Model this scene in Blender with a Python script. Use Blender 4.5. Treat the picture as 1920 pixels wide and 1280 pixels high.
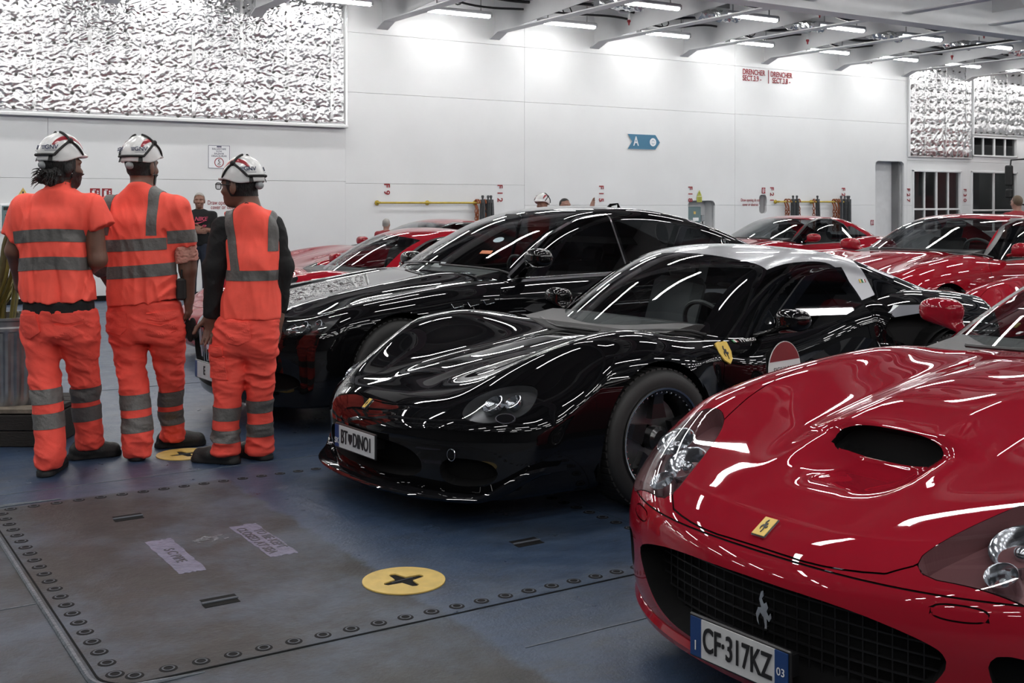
import bpy, bmesh, math, random
import numpy as np
from mathutils import Vector, Matrix

random.seed(7)
for o in list(bpy.data.objects):
    bpy.data.objects.remove(o, do_unlink=True)
SC = bpy.context.scene
COL = SC.collection

# ------------------------------------------------------------------ camera, world, exposure
FPX, HOR, CAMH = 2150.0, 384.0, 1.5
TH = math.radians(57.6)
FW = np.array([math.cos(TH), math.sin(TH)])
RT = np.array([math.sin(TH), -math.cos(TH)])
cam_d = bpy.data.cameras.new('camera')
cam = bpy.data.objects.new('camera', cam_d)
COL.objects.link(cam)
cam.location = (0, 0, CAMH)
cam.rotation_euler = (math.pi / 2, 0, TH - math.pi / 2)
cam_d.sensor_width = 36.0
cam_d.lens = 36.0 * FPX / 1920.0
cam_d.shift_y = -(640.0 - HOR) / 1920.0
cam_d.clip_start = 0.05
cam_d.clip_end = 200
SC.camera = cam
wld = bpy.data.worlds.new('world')
SC.world = wld
wld.use_nodes = True
wld.node_tree.nodes['Background'].inputs[0].default_value = (0.05, 0.055, 0.06, 1)
wld.node_tree.nodes['Background'].inputs[1].default_value = 0.3
SC.view_settings.view_transform = 'Standard'
SC.view_settings.look = 'None'
SC.view_settings.exposure = 0.0
SC.view_settings.gamma = 1.0
SC.view_settings.use_curve_mapping = False
LAMP_POWER = 57.0          # emission strength of the fluorescent tubes

WALL_Y = 18.6
DECK_H = 5.6


def W(r, a, z=0.0):
    """point from metres right of and ahead of the viewpoint"""
    p = r * RT + a * FW
    return np.array([p[0], p[1], z])


def U(px, py, a):
    """point seen at a pixel at depth a"""
    return W((px - 960.0) / FPX * a, a, CAMH - (py - HOR) / FPX * a)


def G(px, py, h=0.0):
    """point at height h seen at a pixel"""
    return U(px, py, FPX * (CAMH - h) / (py - HOR))


def WL(px, py, d=0.0):
    """point on the long wall (or d in front of it) seen at a pixel"""
    s = (px - 960.0) / FPX
    dy = FW[1] + s * RT[1]
    return U(px, py, (WALL_Y - d) / dy)


# ------------------------------------------------------------------ materials
MATS = {}


def mat(name, color, rough=0.5, metal=0.0, coat=0.0, emit=0.0, spec=0.5, bump=0.0, bscale=30.0,
        var=0.0, vscale=6.0, var_col=None, alpha=None, coat_rough=0.02, bdetail=4.0, stretch=None, rvar=0.0):
    if name in MATS:
        return MATS[name]
    m = bpy.data.materials.new(name)
    m.use_nodes = True
    nt = m.node_tree
    b = nt.nodes['Principled BSDF']
    c = tuple(color) + (1,)
    b.inputs['Base Color'].default_value = c
    b.inputs['Roughness'].default_value = rough
    b.inputs['Metallic'].default_value = metal
    b.inputs['Coat Weight'].default_value = coat
    b.inputs['Coat Roughness'].default_value = coat_rough
    b.inputs['Specular IOR Level'].default_value = spec
    if emit > 0:
        b.inputs['Emission Color'].default_value = c
        b.inputs['Emission Strength'].default_value = emit
    tc = None
    if var > 0 or bump > 0 or rvar > 0:
        tc = nt.nodes.new('ShaderNodeTexCoord')
        src = tc.outputs['Object']
        if stretch:
            mp = nt.nodes.new('ShaderNodeMapping')
            mp.inputs['Scale'].default_value = stretch
            nt.links.new(src, mp.inputs['Vector'])
            src = mp.outputs['Vector']
    if var > 0:
        n = nt.nodes.new('ShaderNodeTexNoise')
        n.inputs['Scale'].default_value = vscale
        n.inputs['Detail'].default_value = 6
        nt.links.new(src, n.inputs['Vector'])
        r = nt.nodes.new('ShaderNodeValToRGB')
        r.color_ramp.elements[0].position = 0.35
        r.color_ramp.elements[1].position = 0.68
        c2 = tuple(var_col) if var_col else tuple(x * (1 - var) for x in color)
        r.color_ramp.elements[0].color = c2 + (1,)
        r.color_ramp.elements[1].color = c
        nt.links.new(n.outputs['Fac'], r.inputs['Fac'])
        nt.links.new(r.outputs['Color'], b.inputs['Base Color'])
    if rvar > 0:
        n = nt.nodes.new('ShaderNodeTexNoise')
        n.inputs['Scale'].default_value = vscale * 1.7
        n.inputs['Detail'].default_value = 5
        nt.links.new(src, n.inputs['Vector'])
        mr = nt.nodes.new('ShaderNodeMapRange')
        mr.inputs['From Min'].default_value = 0.3
        mr.inputs['From Max'].default_value = 0.7
        mr.inputs['To Min'].default_value = max(0.02, rough - rvar)
        mr.inputs['To Max'].default_value = min(1, rough + rvar)
        nt.links.new(n.outputs['Fac'], mr.inputs['Value'])
        nt.links.new(mr.outputs['Result'], b.inputs['Roughness'])
    if bump > 0:
        n = nt.nodes.new('ShaderNodeTexNoise')
        n.inputs['Scale'].default_value = bscale
        n.inputs['Detail'].default_value = bdetail
        nt.links.new(src, n.inputs['Vector'])
        bp = nt.nodes.new('ShaderNodeBump')
        bp.inputs['Strength'].default_value = bump
        bp.inputs['Distance'].default_value = 0.02
        nt.links.new(n.outputs['Fac'], bp.inputs['Height'])
        nt.links.new(bp.outputs['Normal'], b.inputs['Normal'])
    MATS[name] = m
    return m


def glass(name, tint, rough=0.0, refl=0.9):
    """thin pane: tinted see-through with mirror reflections that grow at grazing angles"""
    if name in MATS:
        return MATS[name]
    m = bpy.data.materials.new(name)
    m.use_nodes = True
    nt = m.node_tree
    nt.nodes.clear()
    out = nt.nodes.new('ShaderNodeOutputMaterial')
    tr = nt.nodes.new('ShaderNodeBsdfTransparent')
    tr.inputs[0].default_value = tuple(tint) + (1,)
    gl = nt.nodes.new('ShaderNodeBsdfGlossy')
    gl.inputs['Color'].default_value = (refl, refl, refl, 1)
    gl.inputs['Roughness'].default_value = rough
    # mirror share of a thin pane, the same from both of its sides
    ge = nt.nodes.new('ShaderNodeNewGeometry')
    dt = nt.nodes.new('ShaderNodeVectorMath')
    dt.operation = 'DOT_PRODUCT'
    nt.links.new(ge.outputs['Normal'], dt.inputs[0])
    nt.links.new(ge.outputs['Incoming'], dt.inputs[1])
    last = dt.outputs['Value']
    for op, v in (('ABSOLUTE', None), ('SUBTRACT', 1.0), ('POWER', 5.0), ('MULTIPLY_ADD', 0.94)):
        n = nt.nodes.new('ShaderNodeMath')
        n.operation = op
        if op == 'SUBTRACT':
            n.inputs[0].default_value = v
            nt.links.new(last, n.inputs[1])
        else:
            nt.links.new(last, n.inputs[0])
            if v is not None:
                n.inputs[1].default_value = v
            if op == 'MULTIPLY_ADD':
                n.inputs[2].default_value = 0.06
        last = n.outputs[0]
    mx = nt.nodes.new('ShaderNodeMixShader')
    nt.links.new(last, mx.inputs[0])
    nt.links.new(tr.outputs[0], mx.inputs[1])
    nt.links.new(gl.outputs[0], mx.inputs[2])
    nt.links.new(mx.outputs[0], out.inputs[0])
    MATS[name] = m
    return m


# ------------------------------------------------------------------ objects
def link(name, me, parent=None):
    o = bpy.data.objects.new(name, me)
    COL.objects.link(o)
    if parent is not None:
        o.parent = parent
    return o


def tag(o, label=None, cat=None, group=None, kind=None):
    if label:
        o['label'] = label
    if cat:
        o['category'] = cat
    if group:
        o['group'] = group
    if kind:
        o['kind'] = kind
    return o


def thing(name, label, cat, loc=(0, 0, 0), rz=0.0, group=None, kind=None):
    o = bpy.data.objects.new(name, None)
    o.empty_display_size = 0.1
    COL.objects.link(o)
    o.location = tuple(float(c) for c in loc)
    o.rotation_euler = (0, 0, rz)
    return tag(o, label, cat, group, kind)


def mesh_obj(name, V, F, m, parent=None, N=None, smooth=True, world=False, sharp=None):
    """one mesh object from vertices and faces; world=True: V is in world space under a moved parent"""
    me = bpy.data.meshes.new(name)
    V = np.asarray(V, dtype=float)
    if world and parent is not None:
        pm = Matrix.LocRotScale(parent.location, parent.rotation_euler, (1, 1, 1)).inverted()
        R = np.array(pm.to_3x3())
        V = V @ R.T + np.array(pm.translation)
        if N is not None:
            N = np.asarray(N) @ R.T
    if isinstance(F, np.ndarray):
        n, k = F.shape
        me.vertices.add(len(V))
        me.vertices.foreach_set('co', V.ravel())
        me.loops.add(n * k)
        me.loops.foreach_set('vertex_index', F.ravel().astype(np.int32))
        me.polygons.add(n)
        me.polygons.foreach_set('loop_start', np.arange(0, n * k, k, dtype=np.int32))
        me.update(calc_edges=True)
    else:
        me.from_pydata([tuple(v) for v in V], [], [tuple(int(i) for i in f) for f in F])
    me.polygons.foreach_set('use_smooth', [smooth] * len(me.polygons))
    if m is not None:
        me.materials.append(m)
    me.update()
    if sharp is not None:
        me.set_sharp_from_angle(angle=math.radians(sharp))
    if N is not None:
        me.normals_split_custom_set_from_vertices(np.asarray(N, dtype=float))
    return link(name, me, parent)


class MB:
    """collects simple shapes into one mesh"""

    def __init__(self):
        self.V, self.F = [], []

    def add(self, V, F):
        o = len(self.V)
        self.V += [tuple(v) for v in V]
        self.F += [tuple(i + o for i in f) for f in F]
        return self

    def box(self, c, s, rz=0.0, M=None):
        x, y, z = [k / 2 for k in s]
        P = np.array([(-x, -y, -z), (x, -y, -z), (x, y, -z), (-x, y, -z), (-x, -y, z), (x, -y, z), (x, y, z), (-x, y, z)])
        if M is not None:
            P = P @ np.asarray(M).T
        if rz:
            ca, sa = math.cos(rz), math.sin(rz)
            P = P @ np.array([[ca, sa, 0], [-sa, ca, 0], [0, 0, 1]])
        return self.add(P + np.array(c), [(0, 3, 2, 1), (4, 5, 6, 7), (0, 1, 5, 4), (1, 2, 6, 5), (2, 3, 7, 6), (3, 0, 4, 7)])

    def bbox(self, c, s, b=0.01):
        """box with chamfered edges"""
        x, y, z = [k / 2 for k in s]
        V = []
        idx = {}
        for sx in (-1, 1):
            for sy in (-1, 1):
                for sz in (-1, 1):
                    for ax in range(3):
                        q = [sx * (x - b), sy * (y - b), sz * (z - b)]
                        q[ax] = (sx * x, sy * y, sz * z)[ax]
                        idx[(sx, sy, sz, ax)] = len(V)
                        V.append(np.array(q) + np.array(c))
        F = []
        S = (-1, 1)
        for ax in range(3):
            o1, o2 = [a for a in range(3) if a != ax]
            for s_ in S:
                f = []
                for a, b2 in ((-1, -1), (1, -1), (1, 1), (-1, 1)):
                    k = [0, 0, 0]
                    k[ax] = s_
                    k[o1] = a
                    k[o2] = b2
                    f.append(idx[(k[0], k[1], k[2], ax)])
                F.append(f)
        for ax in range(3):           # edges parallel to ax
            o1, o2 = [a for a in range(3) if a != ax]
            for s1 in S:
                for s2 in S:
                    k0 = [0, 0, 0]
                    k0[o1] = s1
                    k0[o2] = s2
                    ka = list(k0)
                    ka[ax] = -1
                    kb = list(k0)
                    kb[ax] = 1
                    F.append([idx[(*ka, o1)], idx[(*kb, o1)], idx[(*kb, o2)], idx[(*ka, o2)]])
        for sx in S:
            for sy in S:
                for sz in S:
                    F.append([idx[(sx, sy, sz, 0)], idx[(sx, sy, sz, 1)], idx[(sx, sy, sz, 2)]])
        return self.add(V, F)

    def tube(self, pts, r, n=8, closed=False, caps=True):
        P = [np.array(p, dtype=float) for p in pts]
        m = len(P)
        rr = r if isinstance(r, (list, tuple, np.ndarray)) else [r] * m
        V = []
        up = None
        for i in range(m):
            if closed:
                t = P[(i + 1) % m] - P[i - 1]
            else:
                t = P[min(i + 1, m - 1)] - P[max(i - 1, 0)]
            t = t / (np.linalg.norm(t) + 1e-12)
            if up is None:
                up = np.array([0, 0, 1.0]) if abs(t[2]) < 0.9 else np.array([1.0, 0, 0])
            u = np.cross(t, up)
            u /= np.linalg.norm(u) + 1e-12
            v = np.cross(u, t)
            up = v
            for k in range(n):
                a = 2 * math.pi * k / n
                V.append(P[i] + rr[i] * (math.cos(a) * u + math.sin(a) * v))
        F = []
        for i in range(m if closed else m - 1):
            j = (i + 1) % m
            for k in range(n):
                k2 = (k + 1) % n
                F.append((i * n + k, i * n + k2, j * n + k2, j * n + k))
        if caps and not closed:
            F.append(tuple(range(n - 1, -1, -1)))
            F.append(tuple((m - 1) * n + k for k in range(n)))
        return self.add(V, F)

    def lathe(self, prof, n=24, origin=(0, 0, 0), axis='z', caps=False):
        V, F = [], []
        for (r, h) in prof:
            for k in range(n):
                a = 2 * math.pi * k / n
                c, s = r * math.cos(a), r * math.sin(a)
                p = {'z': (c, s, h), 'y': (c, h, -s), 'x': (h, c, s)}[axis]
                V.append(np.array(p) + np.array(origin))
        for i in range(len(prof) - 1):
            for k in range(n):
                k2 = (k + 1) % n
                F.append((i * n + k, i * n + k2, (i + 1) * n + k2, (i + 1) * n + k))
        if caps:
            F.append(tuple(range(n - 1, -1, -1)))
            F.append(tuple((len(prof) - 1) * n + k for k in range(n)))
        return self.add(V, F)

    def prism(self, poly, z0, z1, M=None, org=(0, 0, 0)):
        n = len(poly)
        P = np.array([(x, y, z0) for x, y in poly] + [(x, y, z1) for x, y in poly], dtype=float)
        if M is not None:
            P = P @ np.asarray(M, dtype=float).T
        P = P + np.array(org)
        F = [tuple(range(n - 1, -1, -1)), tuple(range(n, 2 * n))]
        for k in range(n):
            k2 = (k + 1) % n
            F.append((k, k2, n + k2, n + k))
        return self.add(P, F)

    def ell(self, c, r, n=14, m=9):
        V, F = [], []
        for i in range(m + 1):
            t = math.pi * i / m
            for k in range(n):
                a = 2 * math.pi * k / n
                V.append((c[0] + r[0] * math.sin(t) * math.cos(a), c[1] + r[1] * math.sin(t) * math.sin(a), c[2] + r[2] * math.cos(t)))
        for i in range(m):
            for k in range(n):
                k2 = (k + 1) % n
                F.append((i * n + k, (i + 1) * n + k, (i + 1) * n + k2, i * n + k2))
        return self.add(V, F)

    def xf(self, M, t=(0, 0, 0)):
        self.V = [tuple(v) for v in np.array(self.V) @ np.asarray(M, dtype=float).T + np.array(t)]
        return self

    def build(self, name, m, parent=None, smooth=False, sharp=35, world=False):
        if smooth:
            return mesh_obj(name, self.V, self.F, m, parent, smooth=True, sharp=sharp, world=world)
        return mesh_obj(name, self.V, self.F, m, parent, smooth=False, world=world)


WM = np.array([[1, 0, 0], [0, 0, -1], [0, 1, 0]], dtype=float)    # (u, v, depth) on the wall: x, up, towards the room


def curve_mesh(splines, depth, M, org, name, m, parent=None):
    """filled outline with holes, given thickness, as a mesh. splines: lists of 2D points"""
    cu = bpy.data.curves.new('outline', 'CURVE')
    cu.dimensions = '2D'
    cu.fill_mode = 'BOTH'
    cu.extrude = depth / 2
    for s in splines:
        sp = cu.splines.new('POLY')
        sp.points.add(len(s) - 1)
        for i, p in enumerate(s):
            sp.points[i].co = (p[0], p[1], 0, 1)
        sp.use_cyclic_u = True
    o = bpy.data.objects.new('outline', cu)
    COL.objects.link(o)
    dg = bpy.context.evaluated_depsgraph_get()
    me = bpy.data.meshes.new_from_object(o.evaluated_get(dg))
    bpy.data.objects.remove(o, do_unlink=True)
    n = len(me.vertices)
    co = np.empty(n * 3)
    me.vertices.foreach_get('co', co)
    co = co.reshape(-1, 3) @ np.asarray(M, dtype=float).T + np.array(org)
    if parent is not None and (parent.location.length > 1e-9):
        pm = Matrix.LocRotScale(parent.location, parent.rotation_euler, (1, 1, 1)).inverted()
        co = co @ np.array(pm.to_3x3()).T + np.array(pm.translation)
    me.vertices.foreach_set('co', co.ravel())
    me.materials.clear()
    me.materials.append(m)
    me.update()
    return link(name, me, parent)


def text_mesh(txt, size, m, name='lettering', M=WM, org=(0, 0, 0), parent=None, depth=0.002, sx=1.0, align='CENTER', bold=0.0, shear=0.0, local=False):
    cu = bpy.data.curves.new('text', 'FONT')
    cu.body = txt
    cu.size = size
    cu.align_x = align
    cu.align_y = 'CENTER'
    cu.extrude = depth / 2
    cu.offset = bold
    cu.shear = shear
    o = bpy.data.objects.new('text', cu)
    COL.objects.link(o)
    dg = bpy.context.evaluated_depsgraph_get()
    me = bpy.data.meshes.new_from_object(o.evaluated_get(dg))
    bpy.data.objects.remove(o, do_unlink=True)
    n = len(me.vertices)
    co = np.empty(n * 3)
    me.vertices.foreach_get('co', co)
    co = co.reshape(-1, 3)
    co[:, 0] *= sx
    co = co @ np.asarray(M, dtype=float).T + np.array(org)
    if parent is not None and not local:
        pm = Matrix.LocRotScale(parent.location, parent.rotation_euler, (1, 1, 1)).inverted()
        co = co @ np.array(pm.to_3x3()).T + np.array(pm.translation)
    me.vertices.foreach_set('co', co.ravel())
    me.materials.clear()
    me.materials.append(m)
    me.update()
    return link(name, me, parent)


def copy_tree(o, parent=None):
    c = o.copy()
    COL.objects.link(c)
    c.parent = parent
    for ch in list(o.children):
        copy_tree(ch, c)
    return c


# ------------------------------------------------------------------ implicit surfaces
def smax(a, b, k):
    h = np.maximum(k - np.abs(a - b), 0.0)
    return np.maximum(a, b) + h * h / (4 * k)


def smin(a, b, k):
    h = np.maximum(k - np.abs(a - b), 0.0)
    return np.minimum(a, b) - h * h / (4 * k)


def spline(pts, n=2400):
    """smooth monotone-ish curve through points, as a fast lookup"""
    xs = np.array([p[0] for p in pts], dtype=float)
    ys = np.array([p[1] for p in pts], dtype=float)
    h = np.diff(xs)
    d = np.diff(ys) / h
    m = np.zeros(len(xs))
    m[1:-1] = (d[:-1] * h[1:] + d[1:] * h[:-1]) / (h[:-1] + h[1:])
    m[0] = d[0]
    m[-1] = d[-1]
    X = np.linspace(xs[0], xs[-1], n)
    i = np.clip(np.searchsorted(xs, X, side='right') - 1, 0, len(xs) - 2)
    t = (X - xs[i]) / h[i]
    Y = ((2 * t ** 3 - 3 * t ** 2 + 1) * ys[i] + (t ** 3 - 2 * t ** 2 + t) * h[i] * m[i]
         + (-2 * t ** 3 + 3 * t ** 2) * ys[i + 1] + (t ** 3 - t ** 2) * h[i] * m[i + 1])
    # light smoothing for curvature continuity
    k = max(3, n // 60) | 1
    ker = np.hanning(k + 2)[1:-1]
    ker /= ker.sum()
    pad = k // 2
    Yp = np.concatenate([2 * Y[0] - Y[pad:0:-1], Y, 2 * Y[-1] - Y[-2:-pad - 2:-1]])
    Y = np.convolve(Yp, ker, mode='valid')
    return lambda v: np.interp(v, X, Y)


def sstep(a, b, v):
    t = np.clip((v - a) / (b - a), 0, 1)
    return t * t * (3 - 2 * t)


def grad(f, P, e=0.004):
    g = np.empty_like(P)
    for a in range(3):
        d = np.zeros(3)
        d[a] = e
        g[:, a] = (f(P + d) - f(P - d)) / (2 * e)
    return g


def nets(f, lo, hi, h, iters=3, e=0.004, band=False):
    """mesh the zero set of f (negative inside): vertices, quads, normals"""
    lo = np.array(lo, dtype=float)
    n = np.ceil((np.array(hi) - lo) / h).astype(int) + 1
    ax = [lo[i] + h * np.arange(n[i]) for i in range(3)]
    Gv = np.empty(n, dtype=np.float32)
    step = max(1, int(400000 // (n[1] * n[2])))
    Y, Z = np.meshgrid(ax[1], ax[2], indexing='ij')
    if band:                     # coarse pass first, fine values only near the surface
        B = 4
        nb = -(-n // B)
        cax = [lo[i] + h * B * (np.arange(nb[i]) + .5) for i in range(3)]
        X_, Y_, Z_ = np.meshgrid(*cax, indexing='ij')
        cv = f(np.stack([X_.ravel(), Y_.ravel(), Z_.ravel()], 1)).reshape(nb)
        Gv[:] = np.repeat(np.repeat(np.repeat(cv, B, 0), B, 1), B, 2)[:n[0], :n[1], :n[2]]
        near = np.abs(cv) < B * h * 1.6 + .012
        nr = np.repeat(np.repeat(np.repeat(near, B, 0), B, 1), B, 2)[:n[0], :n[1], :n[2]]
        I_ = np.argwhere(nr)
        for i in range(0, len(I_), 400000):
            J_ = I_[i:i + 400000]
            Gv[J_[:, 0], J_[:, 1], J_[:, 2]] = f(lo + h * J_)
    for i in range(0, 0 if band else n[0], step):
        xs = ax[0][i:i + step]
        P = np.empty((len(xs), n[1], n[2], 3))
        P[..., 0] = xs[:, None, None]
        P[..., 1] = Y
        P[..., 2] = Z
        Gv[i:i + step] = f(P.reshape(-1, 3)).reshape(len(xs), n[1], n[2])
    ins = Gv < 0
    c = n - 1
    cnt = np.zeros(c, dtype=np.int8)
    for dx in (0, 1):
        for dy in (0, 1):
            for dz in (0, 1):
                cnt += ins[dx:dx + c[0], dy:dy + c[1], dz:dz + c[2]]
    act = (cnt > 0) & (cnt < 8)
    idx = -np.ones(c, dtype=np.int64)
    I = np.argwhere(act)
    idx[act] = np.arange(len(I))
    acc = np.zeros((len(I), 3))
    num = np.zeros(len(I))
    for a in range(3):
        b1, b2 = [k for k in range(3) if k != a]
        for s1 in (0, 1):
            for s2 in (0, 1):
                o0 = np.zeros(3, dtype=int)
                o0[b1] = s1
                o0[b2] = s2
                o1 = o0.copy()
                o1[a] = 1
                A = I + o0
                B = I + o1
                va = Gv[A[:, 0], A[:, 1], A[:, 2]]
                vb = Gv[B[:, 0], B[:, 1], B[:, 2]]
                m = (va < 0) != (vb < 0)
                t = va[m] / (va[m] - vb[m])
                q = A[m].astype(float)
                q[:, a] += t
                acc[m] += q
                num[m] += 1
    V = lo + h * acc / num[:, None]
    quads = []
    for a in range(3):
        b1, b2 = [(1, 2), (2, 0), (0, 1)][a]
        sl0 = [slice(1, c[k]) if k != a else slice(0, c[k]) for k in range(3)]
        sl1 = list(sl0)
        sl1[a] = slice(1, c[a] + 1)
        s0 = ins[tuple(sl0)]
        s1 = ins[tuple(sl1)]
        ed = np.argwhere(s0 != s1)
        if not len(ed):
            continue
        inside_first = s0[ed[:, 0], ed[:, 1], ed[:, 2]]
        base = ed.copy()
        for k in range(3):
            if k != a:
                base[:, k] += 1
        d1 = np.zeros(3, dtype=int)
        d1[b1] = 1
        d2 = np.zeros(3, dtype=int)
        d2[b2] = 1
        q = np.stack([idx[tuple((base - d1 - d2).T)], idx[tuple((base - d2).T)], idx[tuple(base.T)], idx[tuple((base - d1).T)]], axis=1)
        q[~inside_first] = q[~inside_first][:, ::-1]
        quads.append(q)
    Q = np.concatenate(quads) if quads else np.zeros((0, 4), dtype=int)
    Q = Q[(Q >= 0).all(axis=1)]
    for _ in range(iters):
        g = grad(f, V, e)
        v = f(V)
        st = v[:, None] * g / (np.sum(g * g, axis=1)[:, None] + 1e-9)
        ln = np.linalg.norm(st, axis=1)[:, None]
        st *= np.minimum(1, h * 0.6 / (ln + 1e-12))
        V = V - st
    g = grad(f, V, e)
    N = g / (np.linalg.norm(g, axis=1)[:, None] + 1e-12)
    return V, Q, N


def tris(Q):
    return np.concatenate([Q[:, [0, 1, 2]], Q[:, [0, 2, 3]]])


def cut(V, N, T, g):
    """split triangles along g = 0 (g per vertex function of V); returns V, N, T"""
    v = g(V)
    v = np.where(np.abs(v) < 1e-7, 1e-7, v)
    s = v > 0
    st = s[T].sum(axis=1)
    mix = (st > 0) & (st < 3)
    if not mix.any():
        return V, N, T
    keep = T[~mix]
    M = T[mix]
    sm = s[M]
    lone = np.where((sm.sum(axis=1) == 1)[:, None], sm, ~sm).argmax(axis=1)
    r = np.arange(len(M))
    a = M[r, lone]
    b = M[r, (lone + 1) % 3]
    c = M[r, (lone + 2) % 3]
    E = np.concatenate([np.stack([a, b], 1), np.stack([a, c], 1)])
    Es = np.sort(E, axis=1)
    key = Es[:, 0].astype(np.int64) * (len(V) + 1) + Es[:, 1]
    uq, inv = np.unique(key, return_inverse=True)
    e0 = (uq // (len(V) + 1)).astype(int)
    e1 = (uq % (len(V) + 1)).astype(int)
    t = (v[e0] / (v[e0] - v[e1]))[:, None]
    nv = V[e0] * (1 - t) + V[e1] * t
    nn = N[e0] * (1 - t) + N[e1] * t
    nn /= np.linalg.norm(nn, axis=1)[:, None] + 1e-12
    ab = len(V) + inv[:len(M)]
    ac = len(V) + inv[len(M):]
    T2 = np.concatenate([keep, np.stack([a, ab, ac], 1), np.stack([ab, b, c], 1), np.stack([ab, c, ac], 1)])
    return np.concatenate([V, nv]), np.concatenate([N, nn]), T2


def sub(V, N, T, sel):
    """triangles picked by sel, with their own vertices"""
    t = T[sel]
    u, inv = np.unique(t, return_inverse=True)
    return V[u], N[u], inv.reshape(t.shape)


def poly_sdf(x, y, P):
    P = np.asarray(P, dtype=float)
    d = np.full(x.shape, 1e9)
    inside = np.zeros(x.shape, dtype=bool)
    n = len(P)
    for i in range(n):
        ax_, ay_ = P[i]
        bx, by = P[(i + 1) % n]
        ex, ey = bx - ax_, by - ay_
        wx, wy = x - ax_, y - ay_
        t = np.clip((wx * ex + wy * ey) / (ex * ex + ey * ey + 1e-12), 0, 1)
        d = np.minimum(d, (wx - ex * t) ** 2 + (wy - ey * t) ** 2)
        c = ((ay_ <= y) & (by > y)) | ((by <= y) & (ay_ > y))
        xi = ax_ + (y - ay_) * ex / (ey if abs(ey) > 1e-12 else 1e-12)
        inside ^= c & (x < xi)
    d = np.sqrt(d)
    return np.where(inside, -d, d)


def smooth_poly(P, it=2):
    P = [np.array(p, dtype=float) for p in P]
    for _ in range(it):
        Q = []
        for i in range(len(P)):
            a, b = P[i], P[(i + 1) % len(P)]
            Q += [a * .75 + b * .25, a * .25 + b * .75]
        P = Q
    return np.array(P)


def vnoise(P, s, seed=0):
    """cheap smooth pseudo noise in -1..1"""
    rs = np.random.RandomState(seed)
    out = 0
    for k in range(5):
        d = rs.normal(size=3)
        d /= np.linalg.norm(d)
        ph = rs.uniform(0, 6.28)
        d2 = rs.normal(size=3)
        out = out + np.sin((P @ d) * s * (1 + .35 * k) + ph + 1.3 * np.sin((P @ d2) * s * .6 + ph * 2))
    return out / 5

# ================================================================== the car deck
M_WHITE = mat('white_paint', (0.70, 0.715, 0.72), rough=0.32, bump=0.03, bscale=3.0, var=0.05, vscale=1.2, bdetail=3)
M_CEIL = mat('ceiling_paint', (0.20, 0.205, 0.21), rough=0.6, var=0.12, vscale=2.0)
M_BEAM = mat('beam_paint', (0.66, 0.67, 0.68), rough=0.4, var=0.06, vscale=3.0)
M_FARW = mat('far_wall_paint', (0.10, 0.105, 0.11), rough=0.6, var=0.3, vscale=1.0)
M_SEAM = mat('seam_paint', (0.50, 0.51, 0.52), rough=0.6, var=0.2)
M_DARK = mat('dark_void', (0.004, 0.004, 0.0045), rough=0.85, var=0.2, spec=0.2)
M_BLACKRUB = mat('black_rubber', (0.012, 0.012, 0.012), rough=0.55, bump=0.08, bscale=60)
M_STEEL = mat('galvanised_steel', (0.42, 0.43, 0.44), rough=0.35, metal=0.9, var=0.3, vscale=9)
M_GREY = mat('grey_enamel', (0.30, 0.32, 0.33), rough=0.45, var=0.1)
M_RED = mat('red_marking', (0.30, 0.012, 0.02), rough=0.55, var=0.25, vscale=20)
M_YEL = mat('yellow_rail_paint', (0.50, 0.36, 0.04), rough=0.5, var=0.2, vscale=15)
M_NAVY = mat('dark_blue_print', (0.03, 0.04, 0.09), rough=0.6, var=0.1)
M_SIGNW = mat('sign_white', (0.75, 0.76, 0.78), rough=0.4, var=0.03)


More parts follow.
